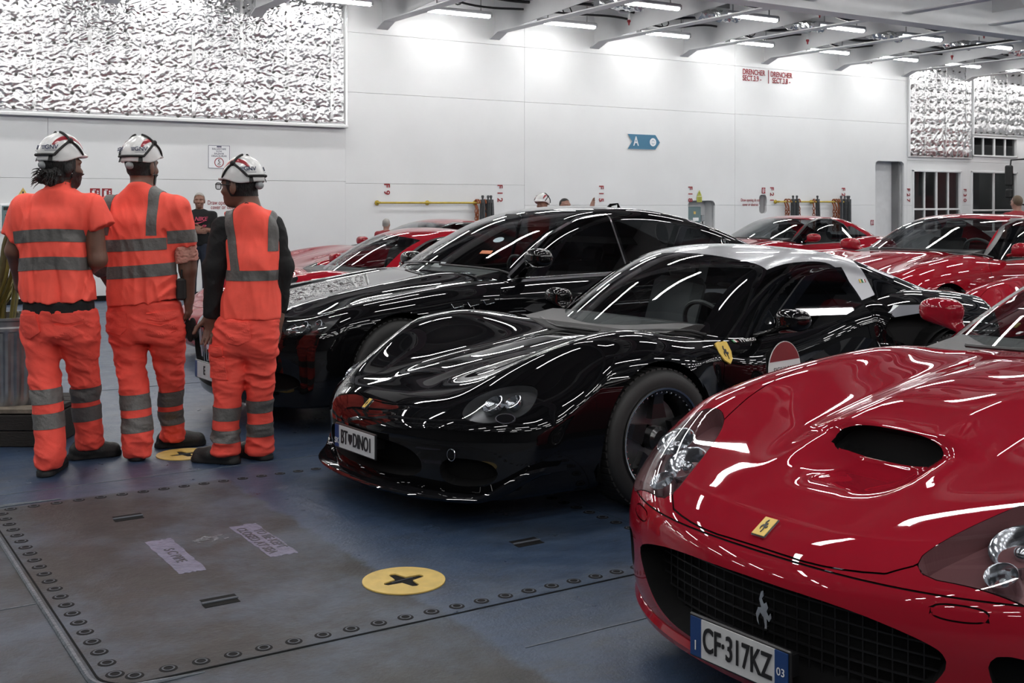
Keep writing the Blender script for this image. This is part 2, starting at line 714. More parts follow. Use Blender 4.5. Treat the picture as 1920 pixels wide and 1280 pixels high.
def floor_material():
    m = bpy.data.materials.new('deck_paint')
    m.use_nodes = True
    nt = m.node_tree
    b = nt.nodes['Principled BSDF']
    tc = nt.nodes.new('ShaderNodeNewGeometry')
    N = nt.nodes.new
    L = nt.links.new

    def noise(scale, detail=6, rough=0.6, stretch=(1, 1, 1)):
        mp = N('ShaderNodeMapping')
        mp.inputs['Scale'].default_value = stretch
        L(tc.outputs['Position'], mp.inputs['Vector'])
        n = N('ShaderNodeTexNoise')
        n.inputs['Scale'].default_value = scale
        n.inputs['Detail'].default_value = detail
        n.inputs['Roughness'].default_value = rough
        L(mp.outputs['Vector'], n.inputs['Vector'])
        return n.outputs['Fac']

    def ramp(src, p0, p1, c0=(0, 0, 0, 1), c1=(1, 1, 1, 1)):
        r = N('ShaderNodeValToRGB')
        r.color_ramp.elements[0].position = p0
        r.color_ramp.elements[1].position = p1
        r.color_ramp.elements[0].color = c0
        r.color_ramp.elements[1].color = c1
        L(src, r.inputs['Fac'])
        return r.outputs['Color']

    def math_(op, a, bb):
        n = N('ShaderNodeMath')
        n.operation = op
        for i, v in enumerate((a, bb)):
            if isinstance(v, (int, float)):
                n.inputs[i].default_value = v
            else:
                L(v, n.inputs[i])
        return n.outputs[0]

    def mix(f, c1, c2):
        n = N('ShaderNodeMix')
        n.data_type = 'RGBA'
        L(f, n.inputs['Factor']) if not isinstance(f, (int, float)) else None
        for i, v in ((6, c1), (7, c2)):
            if isinstance(v, tuple):
                n.inputs[i].default_value = v
            else:
                L(v, n.inputs[i])
        return n.outputs[2]

    sep = N('ShaderNodeSeparateXYZ')
    L(tc.outputs['Position'], sep.inputs[0])
    # old worn coat on one side of an uneven paint edge, fresher blue beyond it
    wob = math_('MULTIPLY', math_('SUBTRACT', noise(4.0, 8, 0.7), 0.5), 0.22)
    edge = math_('ADD', sep.outputs['X'], wob)
    worn = ramp(math_('MULTIPLY', math_('SUBTRACT', 2.06, edge), 10.0), 0.0, 0.4)
    patchy = ramp(noise(1.3, 10, 0.72), 0.44, 0.60)
    fine = ramp(noise(7.0, 10, 0.78, (1, 2.5, 1)), 0.38, 0.64)
    blue = mix(fine, (0.020, 0.038, 0.078, 1), (0.046, 0.076, 0.132, 1))
    blue = mix(math_('MULTIPLY', ramp(noise(0.9, 8, 0.7, (1, 1.6, 1)), 0.5, 0.72), 0.7), blue, (0.062, 0.078, 0.100, 1))
    old = mix(patchy, (0.015, 0.015, 0.015, 1), (0.050, 0.066, 0.093, 1))
    old = mix(ramp(noise(22, 6), 0.35, 0.75), mix(0.0, old, old), old)
    near = ramp(math_('MULTIPLY', math_('SUBTRACT', 6.16, sep.outputs['Y']), 8.0), 0.0, 0.5)
    c = mix(math_('MULTIPLY', worn, near), blue, old)
    scuff = ramp(noise(2.6, 10, 0.78, (1, 1.8, 1)), 0.52, 0.70)
    c = mix(math_('MULTIPLY', scuff, 0.75), c, (0.026, 0.025, 0.024, 1))
    pale = ramp(noise(5.5, 10, 0.8, (0.5, 3.0, 1)), 0.60, 0.78)
    c = mix(math_('MULTIPLY', pale, 0.40), c, (0.09, 0.115, 0.15, 1))
    speck = ramp(noise(38, 4, 0.6), 0.66, 0.72)
    c = mix(math_('MULTIPLY', speck, 0.7), c, (0.02, 0.02, 0.02, 1))
    L(c, b.inputs['Base Color'])
    rg = N('ShaderNodeMapRange')
    rg.inputs['To Min'].default_value = 0.14
    rg.inputs['To Max'].default_value = 0.52
    L(noise(5.0, 8, 0.7), rg.inputs['Value'])
    L(math_('ADD', rg.outputs['Result'], math_('MULTIPLY', math_('MULTIPLY', worn, near), 0.16)), b.inputs['Roughness'])
    bp = N('ShaderNodeBump')
    bp.inputs['Strength'].default_value = 0.32
    bp.inputs['Distance'].default_value = 0.012
    L(math_('ADD', noise(60, 6, 0.7), math_('ADD', math_('MULTIPLY', noise(2.5, 3), 1.0), math_('MULTIPLY', noise(11, 5, 0.65), 0.9))), bp.inputs['Height'])
    L(bp.outputs['Normal'], b.inputs['Normal'])
    MATS['deck_paint'] = m
    return m


M_FLOOR = floor_material()
X0, X1, Y0 = -12.0, 42.0, -11.0
fl = MB().box(((X0 + X1) / 2, (Y0 + WALL_Y + 3) / 2, -0.1), (X1 - X0, WALL_Y + 3 - Y0, 0.2)).build('floor', M_FLOOR)
tag(fl, kind='structure')
ceil = MB().box(((X0 + X1) / 2, (Y0 + WALL_Y + 3) / 2, DECK_H + 0.1), (X1 - X0, WALL_Y + 3 - Y0, 0.2)).build('ceiling', M_CEIL)
tag(ceil, kind='structure')

# ---- long wall of welded plates, with recesses and window openings cut through
walls = {}
wb = thing('wall_back', None, None, kind='structure')
tag(MB().box((X0 - 0.1, (Y0 + WALL_Y) / 2, DECK_H / 2), (0.2, WALL_Y - Y0, DECK_H)).build('wall_left', M_FARW), kind='structure')
tag(MB().box((X1 + 0.1, (Y0 + WALL_Y) / 2, DECK_H / 2), (0.2, WALL_Y - Y0, DECK_H)).build('wall_right', M_FARW), kind='structure')
tag(MB().box(((X0 + X1) / 2, Y0 - 0.1, DECK_H / 2), (X1 - X0, 0.2, DECK_H)).build('wall_front', M_FARW), kind='structure')


def rrect(x0, x1, z0, z1, r, n=6):
    P = []
    for cx, cz, a0 in ((x1 - r, z1 - r, 0), (x0 + r, z1 - r, 90), (x0 + r, z0 + r, 180), (x1 - r, z0 + r, 270)):
        for k in range(n + 1):
            a = math.radians(a0 + 90 * k / n)
            P.append((cx + r * math.cos(a), cz + r * math.sin(a)))
    return P


def wxz(px0, py0, px1, py1):
    a = WL(px0, py0)
    b = WL(px1, py1)
    zt = (WL((px0 + px1) / 2, py0)[2])
    zb = (WL((px0 + px1) / 2, py1)[2])
    return a[0], b[0], zb, zt


R_SOCK = wxz(1291, 376, 1341, 447)
R_SLOT = wxz(1424, 365, 1438, 400)
R_DOOR = wxz(1642, 302, 1696, 482)
R_WIN = [wxz(1712, 321, 1801, 432), wxz(1822, 323, 1906, 434), wxz(1824, 258, 1906, 293)]
holes = [rrect(*R_SOCK, 0.10), rrect(*R_SLOT, 0.08), rrect(*R_DOOR, 0.12)] + [rrect(*w, 0.01, 1) for w in R_WIN]


def bool_cut(o, polys):
    if not polys:
        return
    cm = MB()
    cutters = []
    for P in polys:
        c = MB().prism(P, -0.3, 0.3, WM, (0, WALL_Y, 0)).build('cutter', None)
        cutters.append(c)
        md = o.modifiers.new('cut', 'BOOLEAN')
        md.object = c
        md.operation = 'DIFFERENCE'
        md.solver = 'EXACT'
    bpy.context.view_layer.update()
    dg = bpy.context.evaluated_depsgraph_get()
    me = bpy.data.meshes.new_from_object(o.evaluated_get(dg))
    o.modifiers.clear()
    o.data = me
    for c in cutters:
        bpy.data.objects.remove(c, do_unlink=True)


XC = WL(648, 200)[0]
XD = WL(984, 200)[0]
XF = WL(1701, 200)[0]
plates = []
for (xa, xb_, zs) in ((X0, -4.0, (0, 1.91, 2.88, DECK_H)), (-4.0, 3.4, (0, 1.91, 2.88, DECK_H)), (3.4, XC, (0, 1.91, 2.88, DECK_H)),
                      (XC, XD, (0, 1.88, 3.49, 4.55, DECK_H)), (XD, 17.6, (0, 1.49, 3.49, 4.55, DECK_H)),
                      (17.6, XF, (0, 1.49, 3.49, 4.55, DECK_H)), (XF, 29.5, (0, 1.49, 2.6, DECK_H)), (29.5, X1, (0, 1.49, 2.6, DECK_H))):
    for i in range(len(zs) - 1):
        g = 0.002
        x_0, x_1, z_0, z_1 = xa + g, xb_ - g, zs[i] + g, zs[i + 1] - g
        th = 0.06 if xa < XC - 0.01 and i < 2 else 0.05
        o = MB().bbox(((x_0 + x_1) / 2, WALL_Y + 0.06 - th / 2, (z_0 + z_1) / 2), (x_1 - x_0, th, z_1 - z_0), 0.003).build('plate', M_WHITE, wb)
        hs = [h for h in holes if max(p[0] for p in h) > x_0 and min(p[0] for p in h) < x_1 and max(p[1] for p in h) > z_0 and min(p[1] for p in h) < z_1]
        bool_cut(o, hs)
# seam backing behind the plates, and dark plinth along the deck
bk = MB().box(((X0 + X1) / 2, WALL_Y + 0.09, DECK_H / 2), (X1 - X0, 0.04, DECK_H)).build('backing', M_SEAM, wb)
bool_cut(bk, holes)
bb = MB().box(((X0 + XC) / 2, WALL_Y - 0.03, 0.04), (XC - X0, 0.06, 0.08)).box(((XC + R_DOOR[0]) / 2, WALL_Y - 0.02, 0.04), (R_DOOR[0] - XC, 0.04, 0.08))
tag(bb.build('baseboard_back', M_DARK), kind='structure')
# ledge under the left insulation
tag(MB().bbox(((X0 + XC) / 2, WALL_Y - 0.06, 2.87), (XC - X0, 0.14, 0.05), 0.008).build('trim_1', M_WHITE), kind='structure')


def recess(name, R, depth, m):
    x_0, x_1, z_0, z_1 = R
    y0, y1 = WALL_Y + 0.11, WALL_Y + 0.11 + depth
    V = [(x_0, y0, z_0), (x_1, y0, z_0), (x_1, y0, z_1), (x_0, y0, z_1), (x_0, y1, z_0), (x_1, y1, z_0), (x_1, y1, z_1), (x_0, y1, z_1)]
    o = mesh_obj(name, V, [(4, 7, 6, 5), (0, 4, 5, 1), (1, 5, 6, 2), (2, 6, 7, 3), (3, 7, 4, 0)], m, wb, smooth=False)
    return o


recess('niche', R_SOCK, 0.22, M_WHITE)
recess('niche', R_SLOT, 0.18, M_WHITE)
recess('niche', R_DOOR, .22, mat('niche_grey', (0.62, 0.63, 0.64), rough=0.6, var=0.08))

# rooms behind the windows, glazed and mullioned
M_ROOM = mat('room_grey', (0.22, 0.22, 0.225), rough=0.7, var=0.3, vscale=1.0)
M_PANE = glass('window_pane', (0.72, 0.73, 0.73))
for k, (R, nv, nh) in enumerate(zip(R_WIN, (4, 2, 4), (0.36, 0.36, None))):
    x_0, x_1, z_0, z_1 = R
    w = thing('window_%d' % (k + 1), None, None, (x_0, WALL_Y, z_0), kind='structure')
    d = 2.2 if k < 2 else 1.2
    rm = MB()
    xa, xb_, za, zb_ = x_0 - 0.4, x_1 + 0.4, z_0 - 0.4, min(z_1 + 0.3, DECK_H)
    ya, yb = WALL_Y + 0.12, WALL_Y + 0.12 + d
    V = [(xa, ya, za), (xb_, ya, za), (xb_, ya, zb_), (xa, ya, zb_), (xa, yb, za), (xb_, yb, za), (xb_, yb, zb_), (xa, yb, zb_)]
    rm.add(V, [(4, 7, 6, 5), (0, 4, 5, 1), (1, 5, 6, 2), (2, 6, 7, 3), (3, 7, 4, 0)])
    rm.build('room_behind', M_ROOM, w, world=True)
    fm = MB()
    t = 0.045
    for xx in (x_0, x_1):
        fm.bbox((xx, WALL_Y + 0.02, (z_0 + z_1) / 2), (t, 0.09, z_1 - z_0 + t), 0.006)
    for zz in (z_0, z_1):
        fm.bbox(((x_0 + x_1) / 2, WALL_Y + 0.02, zz), (x_1 - x_0 + t, 0.09, t), 0.006)
    fm.build('window_frame', M_WHITE, w, world=True)
    for i in range(1, nv):
        xx = x_0 + (x_1 - x_0) * i / nv
        MB().bbox((xx, WALL_Y + 0.03, (z_0 + z_1) / 2), (0.032 if i != nv // 2 else 0.05, 0.05, z_1 - z_0), 0.006).build('mullion', M_WHITE, w, world=True)
    zsp = [z_0, z_1]
    if nh:
        zz = z_0 + (z_1 - z_0) * nh
        MB().bbox(((x_0 + x_1) / 2, WALL_Y + 0.034, zz), (x_1 - x_0, 0.05, 0.045), 0.006).build('transom', M_WHITE, w, world=True)
        zsp = [z_0, zz, z_1]
    for i in range(nv):
        for j in range(len(zsp) - 1):
            xx0 = x_0 + (x_1 - x_0) * i / nv
            xx1 = x_0 + (x_1 - x_0) * (i + 1) / nv
            MB().box(((xx0 + xx1) / 2, WALL_Y + 0.05, (zsp[j] + zsp[j + 1]) / 2), (xx1 - xx0, 0.008, zsp[j + 1] - zsp[j])).build('pane', M_PANE, w, world=True)
    if k < 2:
        MB().bbox((x_1 - 0.35, WALL_Y + 1.2, (z_0 + z_1) / 2), (0.5, 0.3, z_1 - z_0 + 0.5), 0.02).build('inner_column', M_GREY, w, world=True)
        MB().bbox(((x_0 + x_1) / 2, WALL_Y + 1.9, z_0 + 0.25), (x_1 - x_0, 0.3, 0.7), 0.02).build('inner_counter', M_DARK, w, world=True)

# ---- quilted foil insulation
M_FOIL = mat('crumpled_foil', (0.68, 0.685, 0.69), rough=0.21, metal=0.88, bump=0.45, bscale=13, bdetail=7, var=0.06, vscale=4)
M_PIN = mat('dark_pin', (0.04, 0.038, 0.036), rough=0.6)
M_TAPE = mat('foil_tape', (0.85, 0.86, 0.86), rough=0.25, metal=0.6, var=0.05, bump=0.1, bscale=12)


def foil(name, x_0, x_1, z_0, z_1, label, step=0.018, seed=1, pins=0.27):
    rs = np.random.RandomState(seed)
    nx = int((x_1 - x_0) / step)
    nz = int((z_1 - z_0) / step)
    X, Z = np.meshgrid(np.linspace(x_0, x_1, nx + 1), np.linspace(z_0, z_1, nz + 1), indexing='ij')
    px, pz = [], []
    i = 0
    xs = np.arange(x_0 + 0.06, x_1, pins)
    for xx in xs:
        for zz in np.arange(z_0 + 0.05, z_1, pins * 0.98):
            px.append(xx + rs.uniform(-.03, .03))
            pz.append(zz + rs.uniform(-.03, .03))
    px = np.array(px)
    pz = np.array(pz)
    amp = rs.uniform(.5, 1.3, len(px))
    ph = rs.uniform(0, 6.28, len(px))
    nf = rs.randint(6, 13, len(px))
    d1 = np.full(X.shape, 9.0)
    crease = np.zeros(X.shape)
    for k in range(len(px)):
        i0 = max(0, int((px[k] - x_0 - .4) / step))
        i1 = min(nx + 1, int((px[k] - x_0 + .4) / step) + 2)
        j0 = max(0, int((pz[k] - z_0 - .4) / step))
        j1 = min(nz + 1, int((pz[k] - z_0 + .4) / step) + 2)
        dx = X[i0:i1, j0:j1] - px[k]
        dz = Z[i0:i1, j0:j1] - pz[k]
        r = np.sqrt(dx * dx + dz * dz)
        d1[i0:i1, j0:j1] = np.minimum(d1[i0:i1, j0:j1], r)
        th = np.arctan2(dz, dx)
        w = np.exp(-(r / .11) ** 2) * sstep(0.0, 0.05, r)
        crease[i0:i1, j0:j1] += amp[k] * w * (np.abs(np.sin(th * nf[k] / 2 + ph[k] + 2.0 * r / .1)) - .5) * .034
    puff = 0.030 * np.sqrt(np.clip(d1 / (pins * .5), 0, 1))
    P = np.stack([X, Z * 1.0, np.zeros_like(X)], -1).reshape(-1, 3)
    wr = (np.abs(vnoise(P, 21, seed)) * .012 + np.abs(vnoise(P * np.array([.7, 1.5, 1]), 46, seed + 3)) * .014
          + np.abs(vnoise(P * np.array([1.3, .9, 1]), 85, seed + 5)) * .008).reshape(X.shape)
    hgt = puff + crease - wr * sstep(0, .06, d1)
    edge = np.minimum(np.minimum(X - x_0, x_1 - X), np.minimum(Z - z_0, z_1 - Z))
    hgt *= sstep(0, .05, edge)
    t = thing(name, label, 'insulation', (x_0, WALL_Y, z_0))
    V = np.stack([X, WALL_Y - 0.02 - hgt, Z], -1).reshape(-1, 3)
    idx = np.arange((nx + 1) * (nz + 1)).reshape(nx + 1, nz + 1)
    F = np.stack([idx[:-1, :-1], idx[1:, :-1], idx[1:, 1:], idx[:-1, 1:]], -1).reshape(-1, 4)
    mesh_obj('foil_sheet', V, F, M_FOIL, t, world=True)
    pm = MB()
    for k in range(len(px)):
        pm.lathe([(0.0, -.034), (.022, -.030), (.020, 0.02)], 7, (px[k], WALL_Y - .024, pz[k]), 'y')
    tag(pm.build('fixing_pin', M_PIN, t, world=True), kind='stuff')
    for xx in np.arange(x_0 + 0.06 + pins * 2, x_1 - .1, pins * 3):
        zz = np.linspace(z_0 + .02, z_1 - .02, 40)
        ii = np.clip(((xx - x_0) / (x_1 - x_0) * nx).astype(int), 0, nx)
        jj = np.clip(((zz - z_0) / (z_1 - z_0) * nz).astype(int), 0, nz)
        yy = WALL_Y - .026 - hgt[ii, jj] * .95
        V = np.concatenate([np.stack([np.full(40, xx - .028), yy, zz], 1), np.stack([np.full(40, xx + .028), yy, zz], 1)])
        mesh_obj('tape_strip', V, [(i, i + 40, i + 41, i + 1) for i in range(39)], M_TAPE, t, world=True)
    # folded edge along the right side and bottom
    MB().box(((x_0 + x_1) / 2, WALL_Y - .02, z_0), (x_1 - x_0, .05, .02)).box((x_1 if x_1 < 15 else x_0, WALL_Y - .03, (z_0 + z_1) / 2), (.03, .07, z_1 - z_0)).build('edge_strip', M_TAPE, t, world=True)
    return t


foil('foil_insulation', -5.5, XC - .01, 2.90, 5.44, 'crumpled silver foil insulation quilt on the wall above the three workers', seed=1)
zf = WL(1702, 293)[2]
xw = R_WIN[2][0] - .05
foil('foil_insulation', XF + .03, xw, zf, 5.44, 'narrow silver foil insulation quilt beside the DRENCHER wall, left of the upper window', step=.03, seed=4)
foil('foil_insulation', xw + .02, 34, R_WIN[2][3] + .06, 5.44, 'silver foil insulation quilt above the small upper window at the far right', step=.035, seed=6)

# ---- deck beams with lightening holes
BX = [9.05 + 2.36 * n for n in range(-8, 14)]
for x in BX:
    out = [(-Y0 * -1, 4.77), (18.30, 4.77), (WALL_Y, 4.66), (WALL_Y, DECK_H), (Y0, DECK_H)]
    out[0] = (Y0, 4.77)
    hs = []
    for yc in np.arange(14.65, Y0, -2.5):
        for dy in (0, -.55):
            hs.append([(yc + dy + .17 * math.cos(a), 5.18 + .20 * math.sin(a)) for a in np.linspace(0, 2 * math.pi, 15)[:-1]])
    MY = np.array([[0, 0, 1], [1, 0, 0], [0, 1, 0]], dtype=float)
    b = curve_mesh([out] + hs, 0.018, MY, (x, 0, 0), 'beam', M_BEAM, ceil)
    f = MB().box((x, (Y0 + 18.30) / 2, 4.762), (0.22, 18.30 - Y0, 0.022))
    f.add([(x - .11, 18.30, 4.773), (x + .11, 18.30, 4.773), (x + .11, WALL_Y, 4.663), (x - .11, WALL_Y, 4.663), (x - .11, 18.30, 4.751), (x + .11, 18.30, 4.751), (x + .11, WALL_Y, 4.641), (x - .11, WALL_Y, 4.641)],
          [(0, 1, 2, 3), (7, 6, 5, 4), (0, 4, 5, 1), (1, 5, 6, 2), (2, 6, 7, 3), (3, 7, 4, 0)])
    f.build('flange', M_BEAM, b)
# small longitudinal stiffeners under the deck
for y in np.arange(18.0, Y0, -.8):
    MB().box(((X0 + X1) / 2, y, DECK_H - .07), (X1 - X0, .012, .14)).build('stiffener', M_CEIL, ceil)
for y in (12.9, 2.9):
    g = MB().box(((X0 + X1) / 2, y, 5.1), (X1 - X0, .025, 1.0)).box(((X0 + X1) / 2, y, 4.6), (X1 - X0, .35, .03))
    g.build('girder', M_BEAM, ceil)

# ---- fluorescent lamps
M_TUBE = mat('lamp_diffuser', (1.0, 0.985, 0.97), rough=0.4, emit=LAMP_POWER)
M_LHOUS = mat('lamp_housing', (0.55, 0.56, 0.57), rough=0.4, var=0.05)
ORD = ['first', 'second', 'third', 'fourth', 'fifth', 'sixth', 'seventh', 'eighth', 'ninth']


def build_lamp():
    t = thing('ceiling_lamp', 'white fluorescent tube lamp', 'lamp')
    MB().bbox((0, 0, .055), (1.29, .15, .06), .015).build('housing', M_LHOUS, t)
    P = [(.055 * math.cos(a), -.045 * math.sin(a)) for a in np.linspace(0, math.pi, 9)]
    MB().prism(P, -.62, .62, np.array([[0, 0, 1], [1, 0, 0], [0, 1, 0]]), (0, 0, .02)).build('diffuser', M_TUBE, t)
    for s in (-1, 1):
        MB().tube([(s * .45, 0, .08), (s * .45, 0, .66)], .012, 6).build('hanger_rod', M_STEEL, t)
        MB().bbox((s * .638, 0, .03), (.05, .13, .085), .01).build('end_cap', M_LHOUS, t)
    return t


lamp0 = build_lamp()
first = True
ROWS = [17.75, 15.3, 10.3, 7.8, 5.3, .6, -1.9, -4.4, -6.9]
for ri, y in enumerate(ROWS):
    for n in range(-7, 13):
        x = 10.15 + 2.36 * n
        if x < X0 + 1 or x > X1 - 1:
            continue
        o = lamp0 if first else copy_tree(lamp0)
        first = False
        o.location = (x, y, 4.9)
        o['group'] = 'fluorescent ceiling lamps'
        if ri == 0 and 0 <= n < 9:
            o['label'] = 'lit tube lamp along the white wall, %s from the left in that row' % ORD[n]
        elif ri == 1 and 1 <= n < 8:
            o['label'] = 'lit tube lamp in the nearer row at the top edge, %s from the left' % ORD[n - 1]
        else:
            o['label'] = 'white tube lamp of the deckhead rows mirrored in the car paint'

# ================================================================== car shapes (x back from the nose, y across, z up)
def ay_(P):
    return np.sqrt(P[:, 1] ** 2 + 2.5e-5)


def body_fn(top, side, front, rear, bot, r_ts=.14, r_f=.07, r_r=.10):
    def f(P):
        x, ay, z = P[:, 0], ay_(P), P[:, 2]
        a = smax(z - top(x, ay), ay - side(x, z), r_ts)
        a = smax(a, front(ay, z) - x, r_f)
        a = smax(a, x - rear(ay, z), r_r)
        return smax(a, bot(x) - z, .04)
    return f


def cabin_fn(zc, sweep, crown, yg, k=.10, lo=1.0):
    def f(P):
        x, ay, z = P[:, 0], ay_(P), P[:, 2]
        return np.maximum(smax(z - (zc(x - sweep(x) * ay ** 2) - crown * ay ** 2), ay - yg(x, z), k), lo - x)
    return f


class Spec:
    pass


def spec_gt(scoop=True):
    """long-nosed two-seat coupe"""
    s = Spec()
    s.L, s.name = 4.55, 'gt'
    hc = spline([(-.3, .38), (0, .515), (.08, .565), (.27, .645), (.64, .745), (1.0, .82), (1.4, .885), (1.75, .925), (2.3, .94), (3.2, .96), (3.9, .955), (4.3, .92), (4.6, .86)])
    hf = spline([(-.3, .42), (0, .52), (.25, .625), (.45, .705), (.63, .765), (.9, .83), (1.19, .872), (1.67, .905), (2.2, .875), (2.9, .88), (3.5, .95), (4.1, .945), (4.6, .87)])
    w = spline([(-.3, .86), (0, .885), (.4, .935), (1.0, .965), (1.8, .925), (2.6, .93), (3.5, .967), (4.1, .94), (4.6, .86)])

    def top(x, ay):
        z = hc(x) + (hf(x) - hc(x)) * sstep(.22, .74, ay)
        # crease valleys either side of the centre bulge
        z = z + .022 * np.exp(-(ay / .26) ** 4) * sstep(.5, .9, x) * (1 - sstep(1.5, 1.9, x))
        z = z + .020 * np.exp(-((ay - .70) / .13) ** 2) * sstep(.35, .8, x) * (1 - sstep(1.5, 2.0, x))
        if scoop:
            m = 1 - sstep(.09, .235, ay + .22 * np.clip(.45 - x, 0, .2))
            ramp = -.062 * sstep(.27, .60, x) * (1 - sstep(.645, .675, x))
            m2 = 1 - sstep(.15, .34, ay)
            bul = .040 * sstep(.640, .680, x) * (1 - sstep(.85, 1.75, x)) * m2
            lip = .010 * sstep(.30, .62, x) * (1 - sstep(.65, .9, x)) * np.exp(-((ay - .235) / .055) ** 2)
            z = z + m * ramp + bul + lip
        return z

    def side(x, z):
        return w(x) - .16 * np.clip((.46 - z) / .34, 0, 2) ** 2 - .13 * np.clip((z - .52) / .42, 0, 2) ** 2

    pf = spline([(0, .16), (.12, .075), (.2, .03), (.33, .005), (.45, 0), (.52, .02), (.6, .09), (.75, .30), (1.1, .9)])

    def front(ay, z):
        return .30 * ay ** 2 + .24 * ay ** 4 + pf(z)

    pr = spline([(0, .25), (.2, .10), (.45, .02), (.7, 0), (.88, .03), (1.1, .12)])

    def rear(ay, z):
        return s.L - .22 * ay ** 2 - .15 * ay ** 4 - pr(z)

    s.f = body_fn(top, side, front, rear, lambda x: .155 + 0 * x, r_ts=.15, r_f=.055)
    zc = spline([(1.2, .55), (1.55, .80), (1.75, .915), (2.1, 1.085), (2.4, 1.205), (2.65, 1.262), (2.95, 1.277), (3.25, 1.245), (3.6, 1.14), (3.95, 1.0), (4.3, .86), (4.6, .72)])
    s.cab = cabin_fn(zc, lambda x: .36 + 0 * x, .10, lambda x, z: .765 - .50 * (z - .90) - .045 * np.clip((x - 2.9) / 1.2, 0, 1) ** 2 * 3, k=.10, lo=1.3)
    s.cabx = (1.3, 4.5)
    s.ws = (1.66, 2.52)
    s.rw = (3.42, 4.05)
    s.side_win = [(1.98, .885), (2.50, 1.155), (2.72, 1.205), (3.0, 1.205), (3.20, 1.13), (3.35, .95), (3.30, .905)]
    s.quarter = [(3.38, .93), (3.30, 1.10), (3.42, 1.09), (3.72, .96)]
    s.door = [(1.72, .30), (1.70, .80), (1.86, .89), (3.22, .90), (3.28, .6), (3.12, .30)]
    s.axles = (1.0, 3.5)
    s.R, s.arch = .335, .375
    s.tyre_y = .93
    s.hood = [(.05, 0), (.055, .25), (.13, .47), (.62, .64), (1.30, .72), (1.72, .70), (1.63, .35), (1.6, 0)]
    s.seat_x, s.cowl_z = 2.75, .90
    return s


def spec_mid():
    """low mid-engined sports car with high fenders and a dipping bonnet"""
    s = Spec()
    s.L, s.name = 4.5, 'mid'
    hc = spline([(-.3, .30), (0, .445), (.1, .525), (.3, .60), (.6, .66), (1.0, .715), (1.4, .765), (1.8, .80), (2.5, .86), (3.2, .94), (3.8, .95), (4.2, .93), (4.6, .87)])
    hf = spline([(-.3, .30), (0, .44), (.2, .555), (.42, .695), (.72, .815), (1.08, .868), (1.47, .825), (1.9, .79), (2.5, .82), (2.95, .90), (3.4, .965), (3.9, .945), (4.6, .85)])
    w = spline([(-.3, .82), (0, .85), (.4, .915), (.8, .95), (1.15, .965), (1.6, .925), (2.2, .90), (2.8, .945), (3.4, .985), (4.0, .96), (4.6, .88)])

    def top(x, ay):
        z = hc(x) + (hf(x) - hc(x)) * sstep(.16, .72, ay)
        z = z + .018 * np.exp(-(ay / .20) ** 4) * sstep(.2, .6, x) * (1 - sstep(1.2, 1.6, x))
        return z

    def side(x, z):
        b = w(x) - .15 * np.clip((.44 - z) / .34, 0, 2) ** 2 - .16 * np.clip((z - .52) / .42, 0, 2) ** 2
        # long scallop pressed into the door, deepening towards the intake
        c = .40 + .42 * sstep(1.75, 3.0, x)
        dep = .105 * sstep(1.75, 2.95, x) * (1 - sstep(3.02, 3.14, x))
        b = b - dep * np.exp(-((z - (.40 + .28 * sstep(1.7, 2.9, x))) / .20) ** 2)
        # wheel-arch swell behind the front wheel
        b = b - .06 * np.exp(-((x - 1.62) / .16) ** 2) * np.exp(-((z - .45) / .25) ** 2)
        return b

    pf = spline([(0, .10), (.12, .045), (.2, .02), (.33, .0), (.42, 0), (.48, .02), (.56, .10), (.7, .30), (1.1, .9)])

    def front(ay, z):
        return .26 * ay ** 2 + .36 * ay ** 4 + pf(z)

    pr = spline([(0, .25), (.2, .10), (.45, .02), (.7, 0), (.88, .03), (1.1, .12)])

    def rear(ay, z):
        return s.L - .15 * ay ** 2 - .15 * ay ** 4 - pr(z)

    s.f = body_fn(top, side, front, rear, lambda x: .13 + 0 * x, r_ts=.15, r_f=.055)
    zc = spline([(.9, .40), (1.2, .62), (1.42, .77), (1.7, .945), (2.0, 1.105), (2.25, 1.20), (2.5, 1.245), (2.75, 1.25), (3.0, 1.215), (3.3, 1.13), (3.7, 1.01), (4.1, .90), (4.6, .74)])
    s.cab = cabin_fn(zc, lambda x: .50 - .2 * sstep(2.2, 3.0, x), .11, lambda x, z: .755 - .47 * (z - .82) + .02 * np.clip(x - 2.2, 0, 1) - .03 * np.clip(x - 3.0, 0, 2) ** 2 * 2, k=.11, lo=1.0)
    s.cabx = (1.0, 4.45)
    s.ws = (1.36, 2.18)
    s.rw = (3.25, 3.9)
    s.side_win = [(1.82, .80), (2.22, 1.05), (2.45, 1.135), (2.8, 1.15), (2.98, 1.11), (3.17, .90), (3.12, .83)]
    s.quarter = None
    s.door = [(1.66, .26), (1.66, .70), (1.74, .80), (2.95, .84), (3.0, .6), (2.86, .26)]
    s.axles = (1.16, 3.65)
    s.R, s.arch = .345, .385
    s.tyre_y = .945
    s.hood = [(.085, 0), (.10, .22), (.19, .43), (.30, .56), (.62, .60), (1.3, .66), (1.58, .66), (1.42, .35), (1.36, 0)]
    s.seat_x, s.cowl_z = 2.35, .80
    return s


